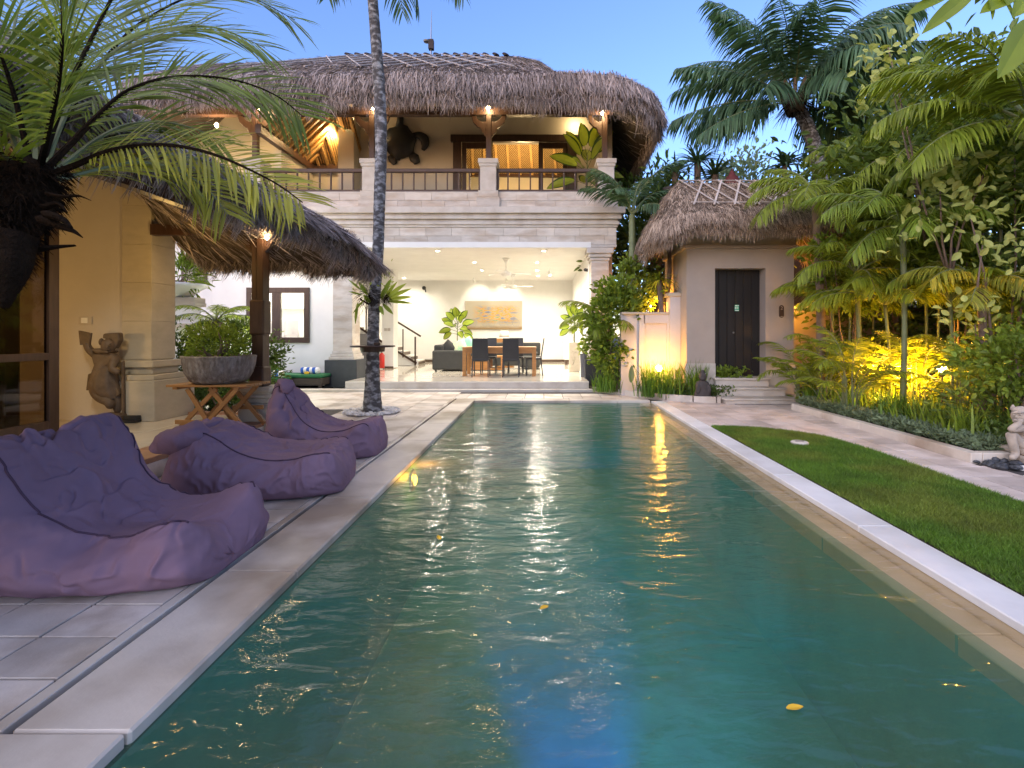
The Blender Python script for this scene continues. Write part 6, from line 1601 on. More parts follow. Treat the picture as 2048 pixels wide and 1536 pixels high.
for k in range(14):
    a = k * 2.4; b = MB(); d = np.array((math.cos(a), math.sin(a), 0)); b.tube([cc_ + d * .12 + (0, 0, -.3), cc_ + d * .3 + (0, 0, .1), cc_ + d * .48 + (0, 0, .5)], [.14, .09, .04], 6, flat=.4); b.build('leaf_base', M['bark_brown'], T, smooth=True)
b = MB(); r_ = np.random.default_rng(9); q = r_.normal(0, 1, (400, 3)); straw(b, cc_ + q * .2, nrm(q + np.array((0, 0, -.6))), nrm(q), nrm(np.cross(q, (0, 0, 1.0))), r_, .35, .02, .01, .5, .3); tag(b.build('fibre', M['fibre'], T), kind='stuff')

# --- arecas and other palms of the right hand garden
def areca(name, label, crown, base, fr, seed, leaf='leaf_areca', n=36, W=.026, r=(.045, .035, .04), stem='stem', **kw):
    fr = [(a, b, c, d, e * 1.22) for a, b, c, d, e in fr]; n = int(n * 1.25); W = W * .88; kw.setdefault('droop', .5)
    return palm(name, label, base, crown, r, fr, stem, leaf, seed=seed, n=n, W=W, group='palms of the right hand garden', **kw)
c_ = P(1632, 395, 8.9)
areca('areca_palm', 'slender palm whose fronds arch left over the gate thatch', c_, (c_[0] + .1, 8.9, .05), [(182, 40, -50, 1.35, .34), (190, 12, -58, 1.4, .36), (168, 55, -25, 1.2, .34), (235, 30, -60, 1.1, .32), (330, 45, -40, 1.3, .34), (10, 30, -50, 1.3, .34), (60, 60, -20, 1.3, .34), (265, -5, -70, 1.2, .32), (120, 70, 0, 1.3, .34)], 31, r=(.09, .07, .075), stem='bark_brown', n=44)
c_ = P(1712, 545, 8.4)
areca('areca_palm', 'mid-height palm with a green cane stem right of the gate', c_, (c_[0] + .05, 8.4, .05), [(195, 35, -55, 1.3, .32), (215, 60, -30, 1.25, .32), (160, 62, -20, 1.2, .3), (280, 55, -45, 1.2, .32), (340, 40, -45, 1.3, .32), (20, 60, -20, 1.3, .32), (90, 75, 0, 1.3, .3), (255, 10, -60, 1.1, .3), (310, 15, -50, 1.1, .3)], 32, n=40)
c_ = P(2062, 250, 6.2)
areca('areca_palm', 'tall palm at the right edge with huge arching fronds', c_, (c_[0] + .1, 6.2, .05), [(176, 34, -40, 2.1, .46), (186, 8, -50, 1.9, .44), (165, 62, -20, 2.1, .46), (215, 50, -40, 1.7, .42), (140, 70, 0, 2.0, .44), (200, 66, -12, 1.9, .44), (240, 20, -60, 1.4, .4), (150, 10, -55, 1.7, .42), (90, 40, -30, 1.8, .42), (20, 40, -30, 1.8, .4), (320, 40, -30, 1.6, .4)], 33, n=60, W=.034, r=(.07, .06, .07))
c_ = P(1962, 575, 6.6)
areca('areca_palm', 'low palm with reddish drooping fronds under the tall right palm', c_, (c_[0], 6.6, .05), [(200, 45, -45, 1.0, .28), (340, 40, -30, .95, .28), (170, 50, -30, 1.0, .28), (20, 40, -20, .9, .28), (270, 35, -50, .8, .28), (100, 60, -10, 1.0, .28), (225, 12, -50, .8, .26)], 34, leaf='leaf_date_light', n=34, W=.022, r=(.05, .04, .05), stem='bark_brown')
c_ = P(1805, 455, 7.4)
areca('areca_palm', 'bushy palm in the middle of the right garden', c_, (c_[0], 7.4, .05), [(190, 45, -40, 1.5, .36), (160, 60, -20, 1.5, .36), (220, 50, -45, 1.4, .36), (250, 30, -60, 1.2, .34), (340, 45, -40, 1.4, .36), (10, 60, -20, 1.4, .36), (290, 40, -50, 1.2, .34), (90, 70, 0, 1.5, .34), (205, 5, -60, 1.2, .32), (320, 5, -60, 1.2, .32)], 35, leaf='leaf_mid', n=46)
for k, (px, Y, lab) in enumerate(((1650, 8.6, 'clump palm next to the gate wall'), (1745, 8.1, 'amber-lit clump palm between gate and lamp'), (1835, 7.7, 'amber-lit clump palm just left of the garden lamp'), (1930, 7.2, 'clump palm just right of the garden lamp'), (1700, 7.7, 'low clump palm in front of the amber glow'), (1605, 9.3, 'narrow clump palm against the gate side wall'), (1790, 8.8, 'clump palm behind the amber glow'), (1870, 8.6, 'clump palm behind the garden lamp'))):
    c_ = P(px, 700, Y); b0 = np.array((c_[0], Y, .05)); r_ = np.random.default_rng(40 + k); T = thing('clump_palm', b0, lab, 'palm', 'low clump palms of the right garden')
    for i in range(15):
        h = r_.uniform(.15, .75); a_ = i * 51 + r_.uniform(-15, 15); q0 = b0 + np.array((math.cos(R(a_)), math.sin(R(a_)), 0)) * .10
        b = MB(); b.tube([q0, q0 + (0, 0, h)], [.014, .010], 5, mi=1); frond_mesh(b, arc(q0 + (0, 0, h), a_, r_.uniform(55, 82), r_.uniform(-50, 5), r_.uniform(.75, 1.25)), 30, .24, .020, seed=5000 + 40 * k + i, rad=.009); b.build('frond', [M['leaf_areca'], M['stem']], T)
shrub('under_shrub', (5.5, 9.0, .55), (.9, .35, .55), 1700, .12, .045, 'leaf_areca', 'loose leafy undergrowth glowing amber left of the lamp', nc=70, spread=.12, seed=531, base=.05)
shrub('under_shrub', (6.6, 8.4, .5), (.7, .35, .5), 1300, .12, .045, 'leaf_areca', 'loose leafy undergrowth glowing amber behind the lamp', nc=60, spread=.12, seed=533, base=.05)
for k, (px, py, Y, L, lab) in enumerate(((1700, 430, 9.6, 1.6, 'palm behind the gate corner with fronds against the dark trees'), (1880, 330, 8.6, 1.7, 'tall palm behind the pale leaf shrub'), (1770, 610, 8.0, 1.25, 'palm standing over the amber glow'), (1900, 600, 7.3, 1.2, 'palm above the garden lamp'), (1850, 520, 8.2, 1.5, 'palm at the centre of the right hand garden'), (1665, 610, 9.2, 1.2, 'palm touching the right side of the gate wall'), (2000, 420, 7.4, 1.5, 'palm below the tall right edge palm'), (1740, 330, 10.5, 1.7, 'palm in front of the coconut trunk'))):
    c_ = P(px, py, Y); r_ = np.random.default_rng(600 + k)
    fr = [(i * 36 + r_.uniform(-12, 12), r_.uniform(25, 75), r_.uniform(-60, -15), L * r_.uniform(.8, 1.1), L * .25) for i in range(11)]
    areca('areca_palm', lab, c_, (c_[0] + r_.uniform(-.1, .1), Y, .05), fr, 70 + k, n=46, W=.026, r=(.026, .02, .026))
# areca beside the house, and low palm in front of the room column
c_ = P(1264, 430, 11.6)
areca('areca_palm', 'slender palm between the villa corner and the gate thatch', c_, (c_[0] - .05, 11.6, .06), [(185, 60, -10, 1.4, .38), (210, 70, 0, 1.5, .4), (345, 60, -30, 1.5, .4), (10, 40, -45, 1.4, .38), (60, 78, 10, 1.7, .4), (150, 80, 20, 1.6, .38), (300, 30, -50, 1.2, .36), (240, 55, -30, 1.3, .36), (330, 78, 5, 1.7, .4)], 36, leaf='leaf_coco', n=44, W=.034, r=(.09, .08, .07), stem='stem')
c_ = P(1222, 655, 11.3)
areca('areca_palm', 'small palm arching over the room column from the bed', c_, (c_[0] - .02, 11.3, .06), [(180, 62, -12, 1.35, .34), (195, 45, -40, 1.25, .32), (165, 35, -40, 1.0, .3), (230, 30, -60, .9, .28), (330, 20, -60, .8, .28), (290, 45, -50, .9, .28), (90, 70, 0, 1.1, .3)], 37, n=38, W=.024, r=(.03, .03, .03))

# --- broad-leaf shrubs, climbers and background masses
shrub('climbing_shrub', (1.66, 11.0, 1.35), (.62, .32, 1.1), 2600, .13, .08, 'leaf_mid', 'tall yellow-green climbing shrub in front of the villa corner', nc=70, spread=.10, seed=101, shell=.55, stems=10, base=.06)
shrub('climbing_shrub', (2.05, 11.3, 2.3), (.5, .3, .65), 900, .13, .08, 'leaf_mid', 'upper leafy climber above the garden wall', nc=30, spread=.12, seed=103, base=.06)
def bigleaf_shrub(name, label, spots, L, W, m, seed, base, cat='shrub', stem='bark_brown', up=.2):
    T = thing(name, base, label, cat); r = np.random.default_rng(seed); b = MB()
    for c in spots[::4]:
        b.tube([np.array(base), (np.array(base) + c) / 2 + r.normal(0, .08, 3), c], [.018, .014, .008], 5)
    b.build('stem', M[stem], T, smooth=True)
    for c in spots:
        for k in range(int(r.integers(13, 20))):
            o = r.normal(0, .15, 3); d = nrm(o + np.array((0, 0, up)) + r.normal(0, .3, 3)); b = MB()
            big_leaf(b, np.array(c) + o, d, nrm(r.normal(0, .5, 3) + np.array((0, -.5, .8))), L * r.uniform(.7, 1.2), W * r.uniform(.75, 1.15), r.uniform(.0, .3), k=4); b.build('leaf', M[m], T)
    return T
bigleaf_shrub('pale_leaf_shrub', 'pale yellow-leaved shrub high among the right hand palms', [P(x, y, 6.6) for x, y in ((1815, 300), (1835, 340), (1860, 350), (1890, 345), (1880, 380), (1925, 300), (1950, 340), (1845, 385), (1975, 330), (1990, 380), (1830, 400), (1865, 430), (1930, 400), (2000, 290))], .13, .105, 'leaf_pale', 7, P(1900, 560, 6.7))
bigleaf_shrub('pale_leaf_shrub', 'pale leaf sprays against the sky left of the right edge palm', [P(x, y, 7.2) for x, y in ((1775, 90), (1745, 120), (1795, 95), (1750, 205), (1785, 180), (1810, 170), (1775, 160))], .13, .10, 'leaf_pale', 17, P(1850, 480, 7.3))
bigleaf_shrub('pale_leaf_shrub', 'loose pale shrub right of centre with thin bare stems', [P(x, y, 6.2) for x, y in ((1940, 430), (2000, 450), (2030, 480), (1990, 520), (1965, 490), (2040, 420), (1820, 480), (1925, 620), (1950, 650), (2035, 540))], .12, .085, 'leaf_pale', 27, P(1985, 700, 6.3))
shrub('round_leaf_hedge', (5.55, 5.75, .98), (.78, .42, .36), 2300, .085, .06, 'leaf_mid', 'dense dark green round-leaf shrub at the right edge', nc=90, spread=.09, seed=107, base=.05, zmin=.3)
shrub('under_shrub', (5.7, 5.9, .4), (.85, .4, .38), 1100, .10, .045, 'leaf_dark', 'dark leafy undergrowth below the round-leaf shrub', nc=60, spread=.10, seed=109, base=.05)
def tree(name, base, c, rad, n, L, W, m, label, seed, nc=60, spread=.35, tr=.12, shell=.35):
    T = thing(name, base, label, 'tree', 'background trees'); r = np.random.default_rng(seed)
    p, d, cc = clumps(c, rad, nc, n, spread, seed, shell); b = MB(); leaf_cloud(b, p, d, L, W, seed + 1); b.build('crown', M[m], T)
    b = MB(); top = np.array(c) - (0, 0, rad[2] * .3); b.tube([np.array(base), (np.array(base) + top) / 2 + (.1, 0, 0), top], [tr, tr * .8, tr * .5], 8)
    for k in range(9):
        q = cc[r.integers(0, nc)]; b.tube([top, (top + q) / 2 + (0, 0, .1), q], [tr * .4, tr * .25, tr * .08], 5)
    b.build('trunk', M['bark_brown'], T, smooth=True); return T
tree('broadleaf_tree', (8.2, 9.2, 0), (8.0, 9.2, 4.2), (2.3, 1.5, 2.2), 6500, .22, .11, 'leaf_dark', 'dark dense tree filling the upper right behind the palms', 111, nc=90, spread=.42)
tree('broadleaf_tree', (7.3, 10.6, 0), (7.5, 10.6, 2.3), (1.6, .7, 1.6), 4200, .18, .09, 'leaf_dark', 'dark leafy tree behind the amber-lit palms', 113, nc=70, spread=.32)
tree('broadleaf_tree', (10.5, 25, 0), (10.3, 25, 8.4), (1.6, 1.5, 2.0), 2200, .30, .16, 'leaf_grey', 'distant greyish tree left of the coconut palm trunk', 115, nc=40, spread=.45)
tree('broadleaf_tree', (3.4, 15.5, 0), (3.3, 15.0, 4.0), (1.6, 1.2, 2.1), 5200, .24, .10, 'leaf_dark', 'dark tree between the villa and the gate roof', 117, nc=80, spread=.38)
tree('broadleaf_tree', (12, 16, 0), (11.5, 16, 5.0), (3.5, 2, 3.6), 6500, .30, .14, 'leaf_dark', 'dark tree mass far behind the right garden', 119, nc=90, spread=.6)
tree('broadleaf_tree', (7.6, 14.8, 0), (7.6, 15.6, 3.4), (2.4, 1.2, 2.4), 4200, .26, .11, 'leaf_dark', 'dark tree below the coconut palm crown', 121, nc=70, spread=.45)
tree('broadleaf_tree', (7.8, 6.2, 0), (7.3, 6.6, 3.0), (1.2, 1.0, 2.4), 4200, .16, .09, 'leaf_dark', 'dark tree at the far right edge behind the tall palm', 123, nc=70, spread=.28)
for k, (c, rd, n, lab) in enumerate((((5.6, 8.9, 2.4), (.9, .4, .8), 1500, 'bright leafy mass behind the palm next to the gate'), ((6.6, 7.9, 2.9), (.9, .4, 1.0), 1900, 'bright leafy mass in the middle of the right garden'), ((6.9, 7.1, 1.7), (.8, .35, .7), 1500, 'bright leafy mass above the garden lamp'), ((6.4, 6.9, 3.9), (.8, .4, .8), 1500, 'bright leafy mass high at the right edge'))):
    shrub('leafy_vine', c, rd, n, .13, .065, 'leaf_mid', lab, cat='vine', group='leafy vines of the right garden', nc=50, spread=.13, seed=560 + k, shell=.3, stems=4, base=.05)
# spiky pandanus heads against the sky
def spiky(name, label, c, n, L, W, m, base, seed, cat='plant', grp=None, tr=.07, el=(-.2, 1.2), droop=.35, trm='bark_brown'):
    T = thing(name, base, label, cat, grp); r = np.random.default_rng(seed); b = MB()
    for k in range(n):
        a = r.uniform(0, 2 * np.pi); e = r.uniform(*el); d = nrm(np.array((math.cos(a), math.sin(a), e))); l = L * r.uniform(.7, 1.2)
        s = nrm(np.cross(d, (0, 0, 1.0))) * W / 2; t = np.linspace(0, 1, 5); path = np.array(c) + np.outer(t * l, d) + np.outer(-droop * l * t ** 2.4, (0, 0, 1)); w = np.array((.7, 1, .8, .5, .03))
        V = np.stack([path - s * w[:, None], path + s * w[:, None]], 1).reshape(-1, 3); b.add(V, np.array([(2 * i, 2 * i + 1, 2 * i + 3, 2 * i + 2) for i in range(4)]))
    b.build('leaves', M[m], T); b = MB(); b.tube([np.array(base), (np.array(base) + c) / 2, np.array(c)], [tr * 1.2, tr, tr], 8); b.build('trunk', M[trm], T, smooth=True); return T
for k, (px, py, lab) in enumerate(((1350, 345, 'spiky screw-pine head right of the villa roof'), (1395, 325, 'spiky screw-pine head above the left of the gate thatch'), (1430, 350, 'spiky screw-pine head beside the clay finial'), (1318, 395, 'low spiky screw-pine head next to the slender palm'))):
    c_ = P(px, py, 14.5); spiky('screw_pine', lab, c_, 70, .95, .06, 'leaf_coco', (c_[0], 14.5, 0), 130 + k, grp='screw pines behind the gate', tr=.1)
c_ = P(1570, 330, 14.6); spiky('fan_plant', 'dark spiky plant at the foot of the coconut crown', c_, 50, 1.1, .09, 'leaf_coco', (c_[0], 14.6, 0), 141, droop=.5)
# amber-lit yucca and frangipani by the gate
c_ = P(1318, 560, 10.9); spiky('yucca', 'amber-lit spiky yucca behind the garden wall', c_, 60, .5, .045, 'leaf_areca', (c_[0] + .2, 10.95, .1), 151, tr=.06, droop=.5)
T = thing('frangipani', (2.85, 11.2, 0), 'bare forked trunk glowing amber left of the gate wall', 'tree')
for pts, rad in (([(2.72, 11.2, .0), (2.78, 11.2, 1.5), (2.80, 11.2, 2.2), (2.86, 11.2, 2.75), (2.84, 11.2, 3.3)], [.08, .07, .06, .055, .04]), ([(2.80, 11.2, 2.2), (2.66, 11.2, 1.9), (2.62, 11.2, 1.75)], [.05, .04, .03])):
    b = MB(); b.tube(resample(pts, 14)[0], np.interp(np.linspace(0, 1, 14), np.linspace(0, 1, len(rad)), rad), 9); b.build('branch', M['bark_brown'], T, smooth=True)
# --- strap leaves, ground cover
def strap(name, label, pts, n, h, w, m, seed, spread=.08, zb=.05):
    T = thing(name, (*pts[0], zb), label, 'plant', 'strap-leaved border plants'); r = np.random.default_rng(seed); b = MB()
    for (x, y) in pts:
        for k in range(n):
            a = r.uniform(0, 2 * np.pi); o = r.normal(0, spread, 2); l = h * r.uniform(.55, 1.2); ln = r.uniform(.1, .55)
            t = np.linspace(0, 1, 5); d = np.array((math.cos(a), math.sin(a), 0)); path = np.array((x + o[0], y + o[1], zb)) + np.outer(t ** 1.6 * l * ln, d) + np.outer(l * (t - .28 * ln * t ** 3), (0, 0, 1)); s = np.array((-math.sin(a + r.uniform(-.6, .6)), math.cos(a), 0)) * w / 2; ww = np.array((.8, 1, .9, .6, .02))
            V = np.stack([path - s * ww[:, None], path + s * ww[:, None]], 1).reshape(-1, 3); b.add(V, np.array([(2 * i, 2 * i + 1, 2 * i + 3, 2 * i + 2) for i in range(4)]))
    b.build('blades', M[m], T); return T
rs = np.random.default_rng(77)
strap('iris_clump', 'bright grass-like clump glowing in front of the amber uplight', [(2.2 + rs.uniform(-.15, 1.15), 10.12 + rs.uniform(-.15, .25)) for _ in range(44)], 12, .72, .020, 'iris', 201)
strap('iris_clump', 'long strap-leaved clump beside the living room platform', [(1.35 + rs.uniform(-.12, .5), 11.1 + rs.uniform(-.2, .35)) for _ in range(26)], 13, .46, .018, 'iris', 203)
for k, (y0, y1, lab) in enumerate(((8.2, 8.9, 'strap-leaved clump right of the gate steps'), (7.4, 8.2, 'strap-leaved clump lit amber by the lamp'), (6.6, 7.4, 'strap-leaved clump in front of the amber glow'), (5.6, 6.5, 'strap-leaved clump near the seated statue'))):
    strap('iris_clump', lab, [(4.85 + rs.uniform(-.15, .55), rs.uniform(y0, y1)) for _ in range(20)], 11, .46, .026, 'iris' if k < 3 else 'leaf_mid', 210 + k)
def cover(name, m, xs, ys, h, L, W, seed, z=.06):
    r = np.random.default_rng(seed); n = len(xs); c = np.stack([xs, ys, z + h * r.random(n) ** .6], 1); b = MB(); leaf_cloud(b, c, np.stack([r.normal(0, .6, n), r.normal(0, .6, n), np.ones(n) * .6], 1), L, W, seed + 1); return tag(b.build(name, M[m]), kind='stuff')
n = 5200; cover('variegated_ground_cover', 'leaf_grey', rs.uniform(4.5, 4.86, n), rs.uniform(5.2, 8.75, n), .14, .075, .03, 301)
n = 3800; cover('dark_ground_cover', 'leaf_dark', rs.uniform(4.85, 6.4, n), rs.uniform(5.25, 9.6, n), .22, .10, .04, 303)
n = 5200; t_ = rs.random(n); kx = np.interp(t_, np.linspace(0, 1, 6), [a for a, _ in KP[:6]]); ky = np.interp(t_, np.linspace(0, 1, 6), [c for _, c in KP[:6]])
cover('bed_ground_cover', 'leaf_dark', kx + .08 + rs.uniform(0, .35, n), ky + .08 + rs.uniform(0, .45, n), .20, .075, .03, 305)
n = 2200; t_ = rs.random(n); kx = np.interp(t_, np.linspace(0, 1, 6), [a for a, _ in KP[:6]]); ky = np.interp(t_, np.linspace(0, 1, 6), [c for _, c in KP[:6]])
cover('bed_undergrowth', 'leaf_mid', kx + .35 + rs.uniform(0, .6, n), ky + .45 + rs.uniform(0, .5, n), .55, .13, .05, 307)
# grey-green spear leaf and dark mass behind the bed
b = MB(); T = thing('spear_leaf_plant', P(1262, 765, 10.4), 'single large silvery spear leaf in the bed', 'plant'); big_leaf(b, P(1262, 765, 10.4), np.array((.02, -.1, 1)), (0, -1, .1), .36, .14, .05, k=8); b.build('leaf', M['leaf_grey'], T)

# --- variegated house plants: every leaf its own part
def dieff(name, label, base, n, L, W, stems, seed, hgt, cat='house plant', spread=.14):
    T = thing(name, base, label, cat, 'variegated dumb cane plants'); r = np.random.default_rng(seed); b0 = np.array(base, float)
    b = MB(); b.tube([b0, b0 + (.01, 0, hgt * .7)], [.022, .016], 6); b.build('stem', M['stem'], T, smooth=True)
    for k in range(n):
        f = (k + .5) / n; a = k * 2.4 + r.uniform(-.3, .3); e = .15 + 1.3 * f ** 1.5; at = b0 + np.array((0, 0, hgt * (.30 + .42 * f)))
        d = nrm(np.array((math.cos(a), math.sin(a) * .8, e))); tip = at + d * spread * (1.5 - f * .4)
        b = MB(); b.tube([at, tip], [.008, .006], 4, mi=0); big_leaf(b, tip, nrm(d + np.array((0, -.25, -.75 + .9 * f))), (.1, -.9, .42), L * r.uniform(.8, 1.1), W * r.uniform(.85, 1.1), .35 * (1 - f), mi=0, inner=1, k=7); b.build('leaf', [M['leaf_edge'], M['leaf_yellow']], T)
    return T
dieff('dumb_cane', 'big variegated plant on the balcony beside the right post', (1.22, 13.55, 4.25), 17, .72, .44, 1, 401, 2.75, spread=.26)
dieff('dumb_cane', 'variegated plant behind the sofa in the living room', (-3.0, 17.7, .9), 16, .42, .30, 1, 403, 1.25, spread=.17)
dieff('dumb_cane', 'variegated plant on the yellow stone pedestal', (.96, 14.9, 1.08), 16, .36, .25, 1, 405, 1.05, spread=.12)
T = thing('plant_pot', (-3.0, 17.7, .22), 'cream pot of the variegated plant behind the sofa', 'pot'); b = MB(); b.lathe([(.16, 0), (.2, .3), (.22, .68), (.18, .68), (.17, .6)], (-3.0, 17.7, .22), 18); b.build('pot', M['yellow_stone'], T, smooth=True)
shrub('spotted_plant', (1.07, 12.85, 1.0), (.10, .10, .16), 60, .14, .06, 'leaf_pale', 'small pale spotted plant in the fluted grey pot', cat='house plant', nc=10, spread=.05, seed=407, base=.78)

# --- left garden
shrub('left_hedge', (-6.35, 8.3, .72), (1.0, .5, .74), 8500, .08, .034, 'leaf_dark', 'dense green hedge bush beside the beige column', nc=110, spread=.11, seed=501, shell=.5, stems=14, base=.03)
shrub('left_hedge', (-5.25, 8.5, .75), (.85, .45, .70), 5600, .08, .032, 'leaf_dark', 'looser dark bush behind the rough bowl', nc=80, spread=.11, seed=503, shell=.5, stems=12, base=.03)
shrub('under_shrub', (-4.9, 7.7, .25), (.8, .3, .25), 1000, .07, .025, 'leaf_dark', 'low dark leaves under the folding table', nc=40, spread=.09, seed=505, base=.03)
shrub('bowl_plant', (-3.90, 6.05, 1.20), (.36, .22, .20), 1500, .05, .022, 'leaf_mid', 'leafy bonsai sprays growing from the rough bowl', cat='plant', nc=34, spread=.055, seed=507, shell=.4, stems=9, base=1.0)
c_ = P(432, 645, 9.0)
palm('pygmy_palm', 'bright green feathery pygmy palm against the white wall', (c_[0], 9.0, .03), c_, [.10, .09, .10], [(i * 33 + 8, 62 - (i % 3) * 24, -35 - (i % 3) * 12, .85, .24) for i in range(13)], 'bark_brown', 'leaf_areca', n=34, W=.014, seed=61)
shrub('planter_plant', (-7.05, 9.7, 2.48), (.42, .3, .25), 400, .30, .03, 'leaf_mid', 'grassy plant spilling from the white bowl planter', cat='plant', nc=14, spread=.08, seed=511, base=2.2)
b = MB(); T = thing('orange_flowers', (-6.55, 7.95, 1.3), 'orange blossoms on top of the left hedge', 'flowers')
leaf_cloud(b, np.array((-6.75, 7.95, 1.40)) + rs.normal(0, 1, (50, 3)) * np.array((.12, .08, .035)), np.tile((0, -.3, 1.0), (50, 1)), .07, .04, 513); b.build('blossom', M['yellow'], T)
# --- leaves hanging into the picture at the top right
T = thing('overhanging_branch', P(2020, -60, 3.2), 'large dark green leaves hanging into the top right corner', 'branch')
b = MB(); b.tube([P(2200, -140, 3.3), P(2010, -40, 3.2), P(1900, -20, 3.2)], [.03, .02, .008], 6); b.build('twig', M['bark_brown'], T, smooth=True)
for (px, py, qx, qy, W) in ((1905, -15, 1818, 22, .10), (1950, -20, 1850, 58, .12), (2030, -10, 1965, 20, .13), (1990, -25, 2040, 45, .10), (2060, 40, 2005, 150, .20), (1880, -30, 1830, -5, .1), (2065, -20, 2030, 30, .14), (1975, -15, 1990, 36, .07)):
    p0, p1 = P(px, py, 3.2), P(qx, qy, 3.15); b = MB(); big_leaf(b, p0, p1 - p0, (.3, -.75, .6), np.linalg.norm(p1 - p0), W, .08, k=8); b.build('leaf', M['leaf_mid'], T)
# --- a few leaves fallen on the water
for k, (px, py, lab) in enumerate(((1573, 1418, 'yellow fallen leaf floating near the right side of the pool'), (880, 1080, 'small yellow leaf floating left of the pool centre'), (1096, 1212, 'small pale leaf floating on the middle of the pool'))):
    Y = 1340 / (py - 670); c_ = np.array(((px - 1084) * Y / 1000, Y, -.038)); T = thing('floating_leaf', c_, lab, 'leaf', 'leaves floating on the pool')
    b = MB(); big_leaf(b, c_, np.array((math.cos(k * 2), math.sin(k * 2), .02)), (0, 0, 1), .06, .035, -.1, k=4); b.build('blade', M['yellow'], T)

# ------------------------------------------------------------------ lamps: visible ones, unseen ones behind lit places, and an added blue one
WARM = (1.0, .70, .34); CREAM = (1.0, .89, .72); AMBER = (1.0, .42, .035)
def downlight(x, y, z, power, label, col=CREAM):
    t = thing('ceiling_light', (x, y, z), label, 'ceiling light', 'recessed ceiling lights of the living room')
    b = MB(); b.lathe([(.075, .0), (.075, -.014), (.055, -.016), (.05, .0)], (x, y, z), 14); b.build('ring', M['white_paint'], t)
    b = MB(); b.lathe([(.05, -.004), (0, -.005)], (x, y, z), 12); b.build('lens', M['bulb_white'], t)
    lamp('ceiling_lamp', (x, y, z - .03), power, col, .05, t, spot=165, target=(x, y, 0), blend=.9)
CZ = 3.48
for (px, py, lab) in ((875, 496, 'recessed light above the palm trunk side of the living room'), (1088, 495, 'brightest recessed light near the front edge of the room'),
                      (949, 524, 'recessed light left of the near ceiling fan'), (1074, 524, 'recessed light right of the near ceiling fan'),
                      (964, 540, 'small recessed light left behind the near fan'), (1074, 540, 'small recessed light right behind the near fan'),
                      (1076, 551, 'faint recessed light next to the far fan'), (808, 559, 'faint recessed light above the staircase')):
    Y = (CZ - 1.3) * 1000 / (670 - py); Y = max(12.9, min(Y, 19))
    downlight((px - 1084) * Y / 1000, Y, CZ, 112, lab)
def spot(x, y, z, tgt, power, label, col=CREAM):
    t = thing('spotlight', (x, y, z), label, 'spotlight', 'white ceiling spotlights')
    b = MB(); b.tube([(x, y, z), (x, y, z - .12)], .012, 6); b.build('stem', M['white_paint'], t)
    d = nrm(np.array(tgt) - np.array((x, y, z - .14))); c = np.array((x, y, z - .14))
    b = MB(); b.tube([c - d * .07, c + d * .07], [.035, .045], 10); b.build('can', M['white_paint'], t)
    b = MB(); b.tube([c + d * .071, c + d * .074], [.04, .036], 10); b.build('lens', M['bulb_white'], t)
    lamp('spot_lamp', c + d * .11, power, col, .03, t, spot=75, target=tgt)
spot(-2.55, 18.8, CZ, (-2.5, 20, 2.6), 22, 'left spotlight aimed at the bicycle painting')
spot(-1.35, 18.8, CZ, (-1.4, 20, 2.6), 22, 'right spotlight aimed at the bicycle painting')
spot(.25, 16.5, CZ, (.8, 16.3, 1.0), 40, 'tilted spotlight near the right wall of the room')
# balcony lamps on the posts and in the open corner
def wall_bulb(x, y, z, power, label, col=WARM, off=(0, -.13, -.02), r=.045, group='warm lamps under the villa eaves'):
    t = thing('eave_lamp', (x, y, z), label, 'lamp', group)
    b = MB(); b.tube([(x, y + .06, z + .05), (x, y, z + .06), (x, y, z + .02)], .015, 6); b.lathe([(.035, .02), (.04, .05), (.02, .07)], (x, y, z), 10); b.build('holder', M['grey_metal'], t)
    b = MB(); b.ball((x, y, z - .02), (r, r, r * 1.1), 10, 7); b.build('bulb', M['bulb'], t, smooth=True)
    lamp('bulb_lamp', (x + off[0], y + off[1], z + off[2]), power, col, .05, t)
wall_bulb(-1.34, 12.47, 6.98, 7, 'eave lamp on the middle balcony post')
wall_bulb(1.50, 12.47, 6.86, 10, 'eave lamp on the right balcony post')
wall_bulb(-4.22, 12.47, 6.98, 7, 'eave lamp on the balcony post beside the palm trunk')
wall_bulb(-5.5, 13.88, 7.35, 26, 'lamp on the yellow lit pillar of the balcony', off=(0, -.16, -.05))
wall_bulb(-5.9, 14.1, 6.95, 22, 'lamp hanging below the rattan corner ceiling', off=(0, -.14, -.08))
wall_bulb(-6.3, 13.2, 6.95, 22, 'lamp at the left side of the rattan corner ceiling', off=(.08, -.14, -.08))
wall_bulb(-7.0, 12.4, 6.95, 14, 'lamp at the eave left of the rattan ceiling')
wall_bulb(-8.2, 12.6, 6.6, 30, 'lamp glowing behind the palm fronds under the eave', off=(0, -.15, -.1))
lamp('bedroom_lamp', (-.6, 16.4, 6.3), 70, WARM, .15, villa)
lamp('balcony_corner_lamp', (.95, 14.15, 7.3), 8, WARM, .05, villa)
# pavilion lamps
wall_bulb(-3.50, 6.36, 2.56, 2.5, 'small lamp on the pavilion corner post', group='pavilion lamps', r=.025, off=(.05, -.1, 0))
lamp('pavilion_lamp', (-4.7, 4.7, 2.5), 34, (1.0, .87, .66), .12, pav, spot=140, target=(-4.7, 4.9, 0), blend=.8)
lamp('under_roof_lamp', (-4.4, 5.9, 2.2), 5, (1.0, .6, .18), .1, pav)
lamp('indoor_lamp', (-7.0, 4.0, 1.4), 30, (1.0, .6, .2), .15, pav)
lamp('kitchen_lamp', (-7.0, 14.0, 3.2), 110, CREAM, .25, villa)
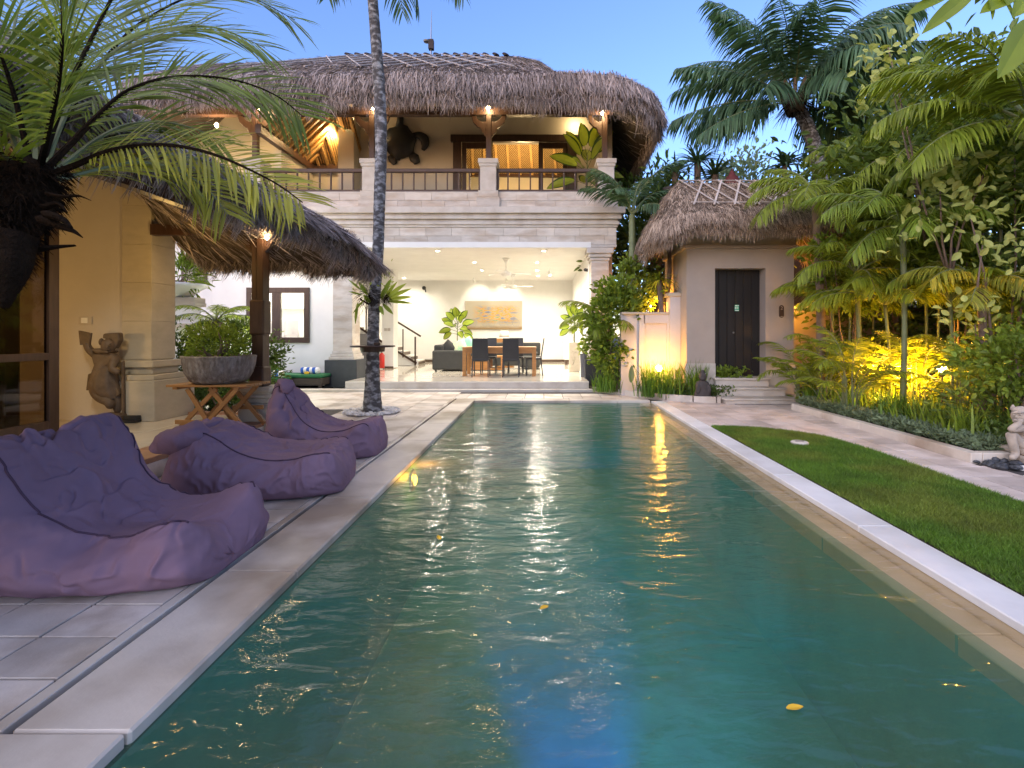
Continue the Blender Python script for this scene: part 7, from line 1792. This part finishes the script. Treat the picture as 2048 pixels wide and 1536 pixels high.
# garden lamps
def garden_light(x, y, z, power, label, hgt, col=AMBER, off=(0, -.1, .05), r=.05):
    t = thing('garden_lamp', (x, y, z), label, 'garden lamp', 'amber garden lamps')
    b = MB(); b.tube([(x, y, z - hgt), (x, y, z - .05)], .015, 6); b.build('stake', M['dark_stone'], t)
    b = MB(); b.lathe([(.02, -.08), (.04, -.05), (.045, -.03)], (x, y, z - .03), 10); b.build('cup', M['dark_clay'], t)
    b = MB(); b.ball((x, y, z + .01), r, 10, 7); b.build('bulb', M['bulb_amber'], t, smooth=True)
    lamp('garden_bulb_lamp', (x + off[0], y + off[1], z + off[2]), power, col, .05, t)
garden_light(2.42, 10.36, .60, 15, 'round amber uplight in front of the white garden wall', .55, off=(.0, -.02, .10), r=.065)
garden_light(6.0, 7.5, .78, 130, 'amber torch-like lamp glowing among the right hand palms', .75, off=(-.3, .35, -.12), r=.06)
lamp('garden_glow_lamp', (5.6, 8.4, .8), 240, AMBER, .1, None)
lamp('gate_back_lamp', (2.6, 11.3, 1.9), 40, (1, .42, .05), .1, gate)
lamp('gate_side_lamp', (5.45, 11.2, 2.1), 32, (1, .42, .05), .1, gate)
lamp('bed_lamp', (-5.4, 9.1, .6), 26, (.92, 1.0, .72), .12, None)
lamp('wing_lamp', (-6.6, 11.9, 3.6), 26, CREAM, .1, villa)
# pool lamp under the water on the left wall
t = thing('pool_lamp', (-1.30, 5.2, -.21), 'amber underwater lamp at the left pool wall', 'pool lamp')
b = MB(); b.lathe([(.11, 0), (.11, .02), (.08, .03)], (0, 0, 0), 16); q = b.V[0].copy(); b.V[0] = np.stack([q[:, 2] + PX0 + .002, q[:, 1] + 5.2, q[:, 0] - .21], 1); b.build('rim', M['grey_metal'], t)
b = MB(); b.ball((PX0 + .03, 5.2, -.21), (.02, .055, .055), 12, 8); b.build('lens', M['pool_lens'], t, smooth=True)
lamp('pool_bulb_lamp', (PX0 + .14, 5.2, -.17), 4.5, AMBER, .04, t)

# blue lamp added out of view in the near pool wall for the blue patch
t = thing('pool_lamp', (.35, 1.23, -.8), 'added unseen blue lamp in the near pool wall making the blue patch', 'pool lamp')
b = MB(); b.tube([(.35, 1.222, -.8), (.35, 1.25, -.8)], [.11, .10], 18); b.build('rim', M['grey_metal'], t)
b = MB(); b.tube([(.35, 1.2505, -.8), (.35, 1.262, -.8)], [.08, .06], 16); b.build('lens', emat('added_blue_lens', (.02, .18, 1.0), 5), t)
lamp('added_blue_light', (.35, 1.32, -.8), 420, (.005, .13, 1.0), .06, t, spot=30, target=(.2, 3.6, -1.2), blend=.7)
lamp('added_blue_light', (.42, 1.32, -.78), 170, (.02, .5, .9), .06, t, spot=38, target=(1.1, 3.9, -1.1), blend=.9)
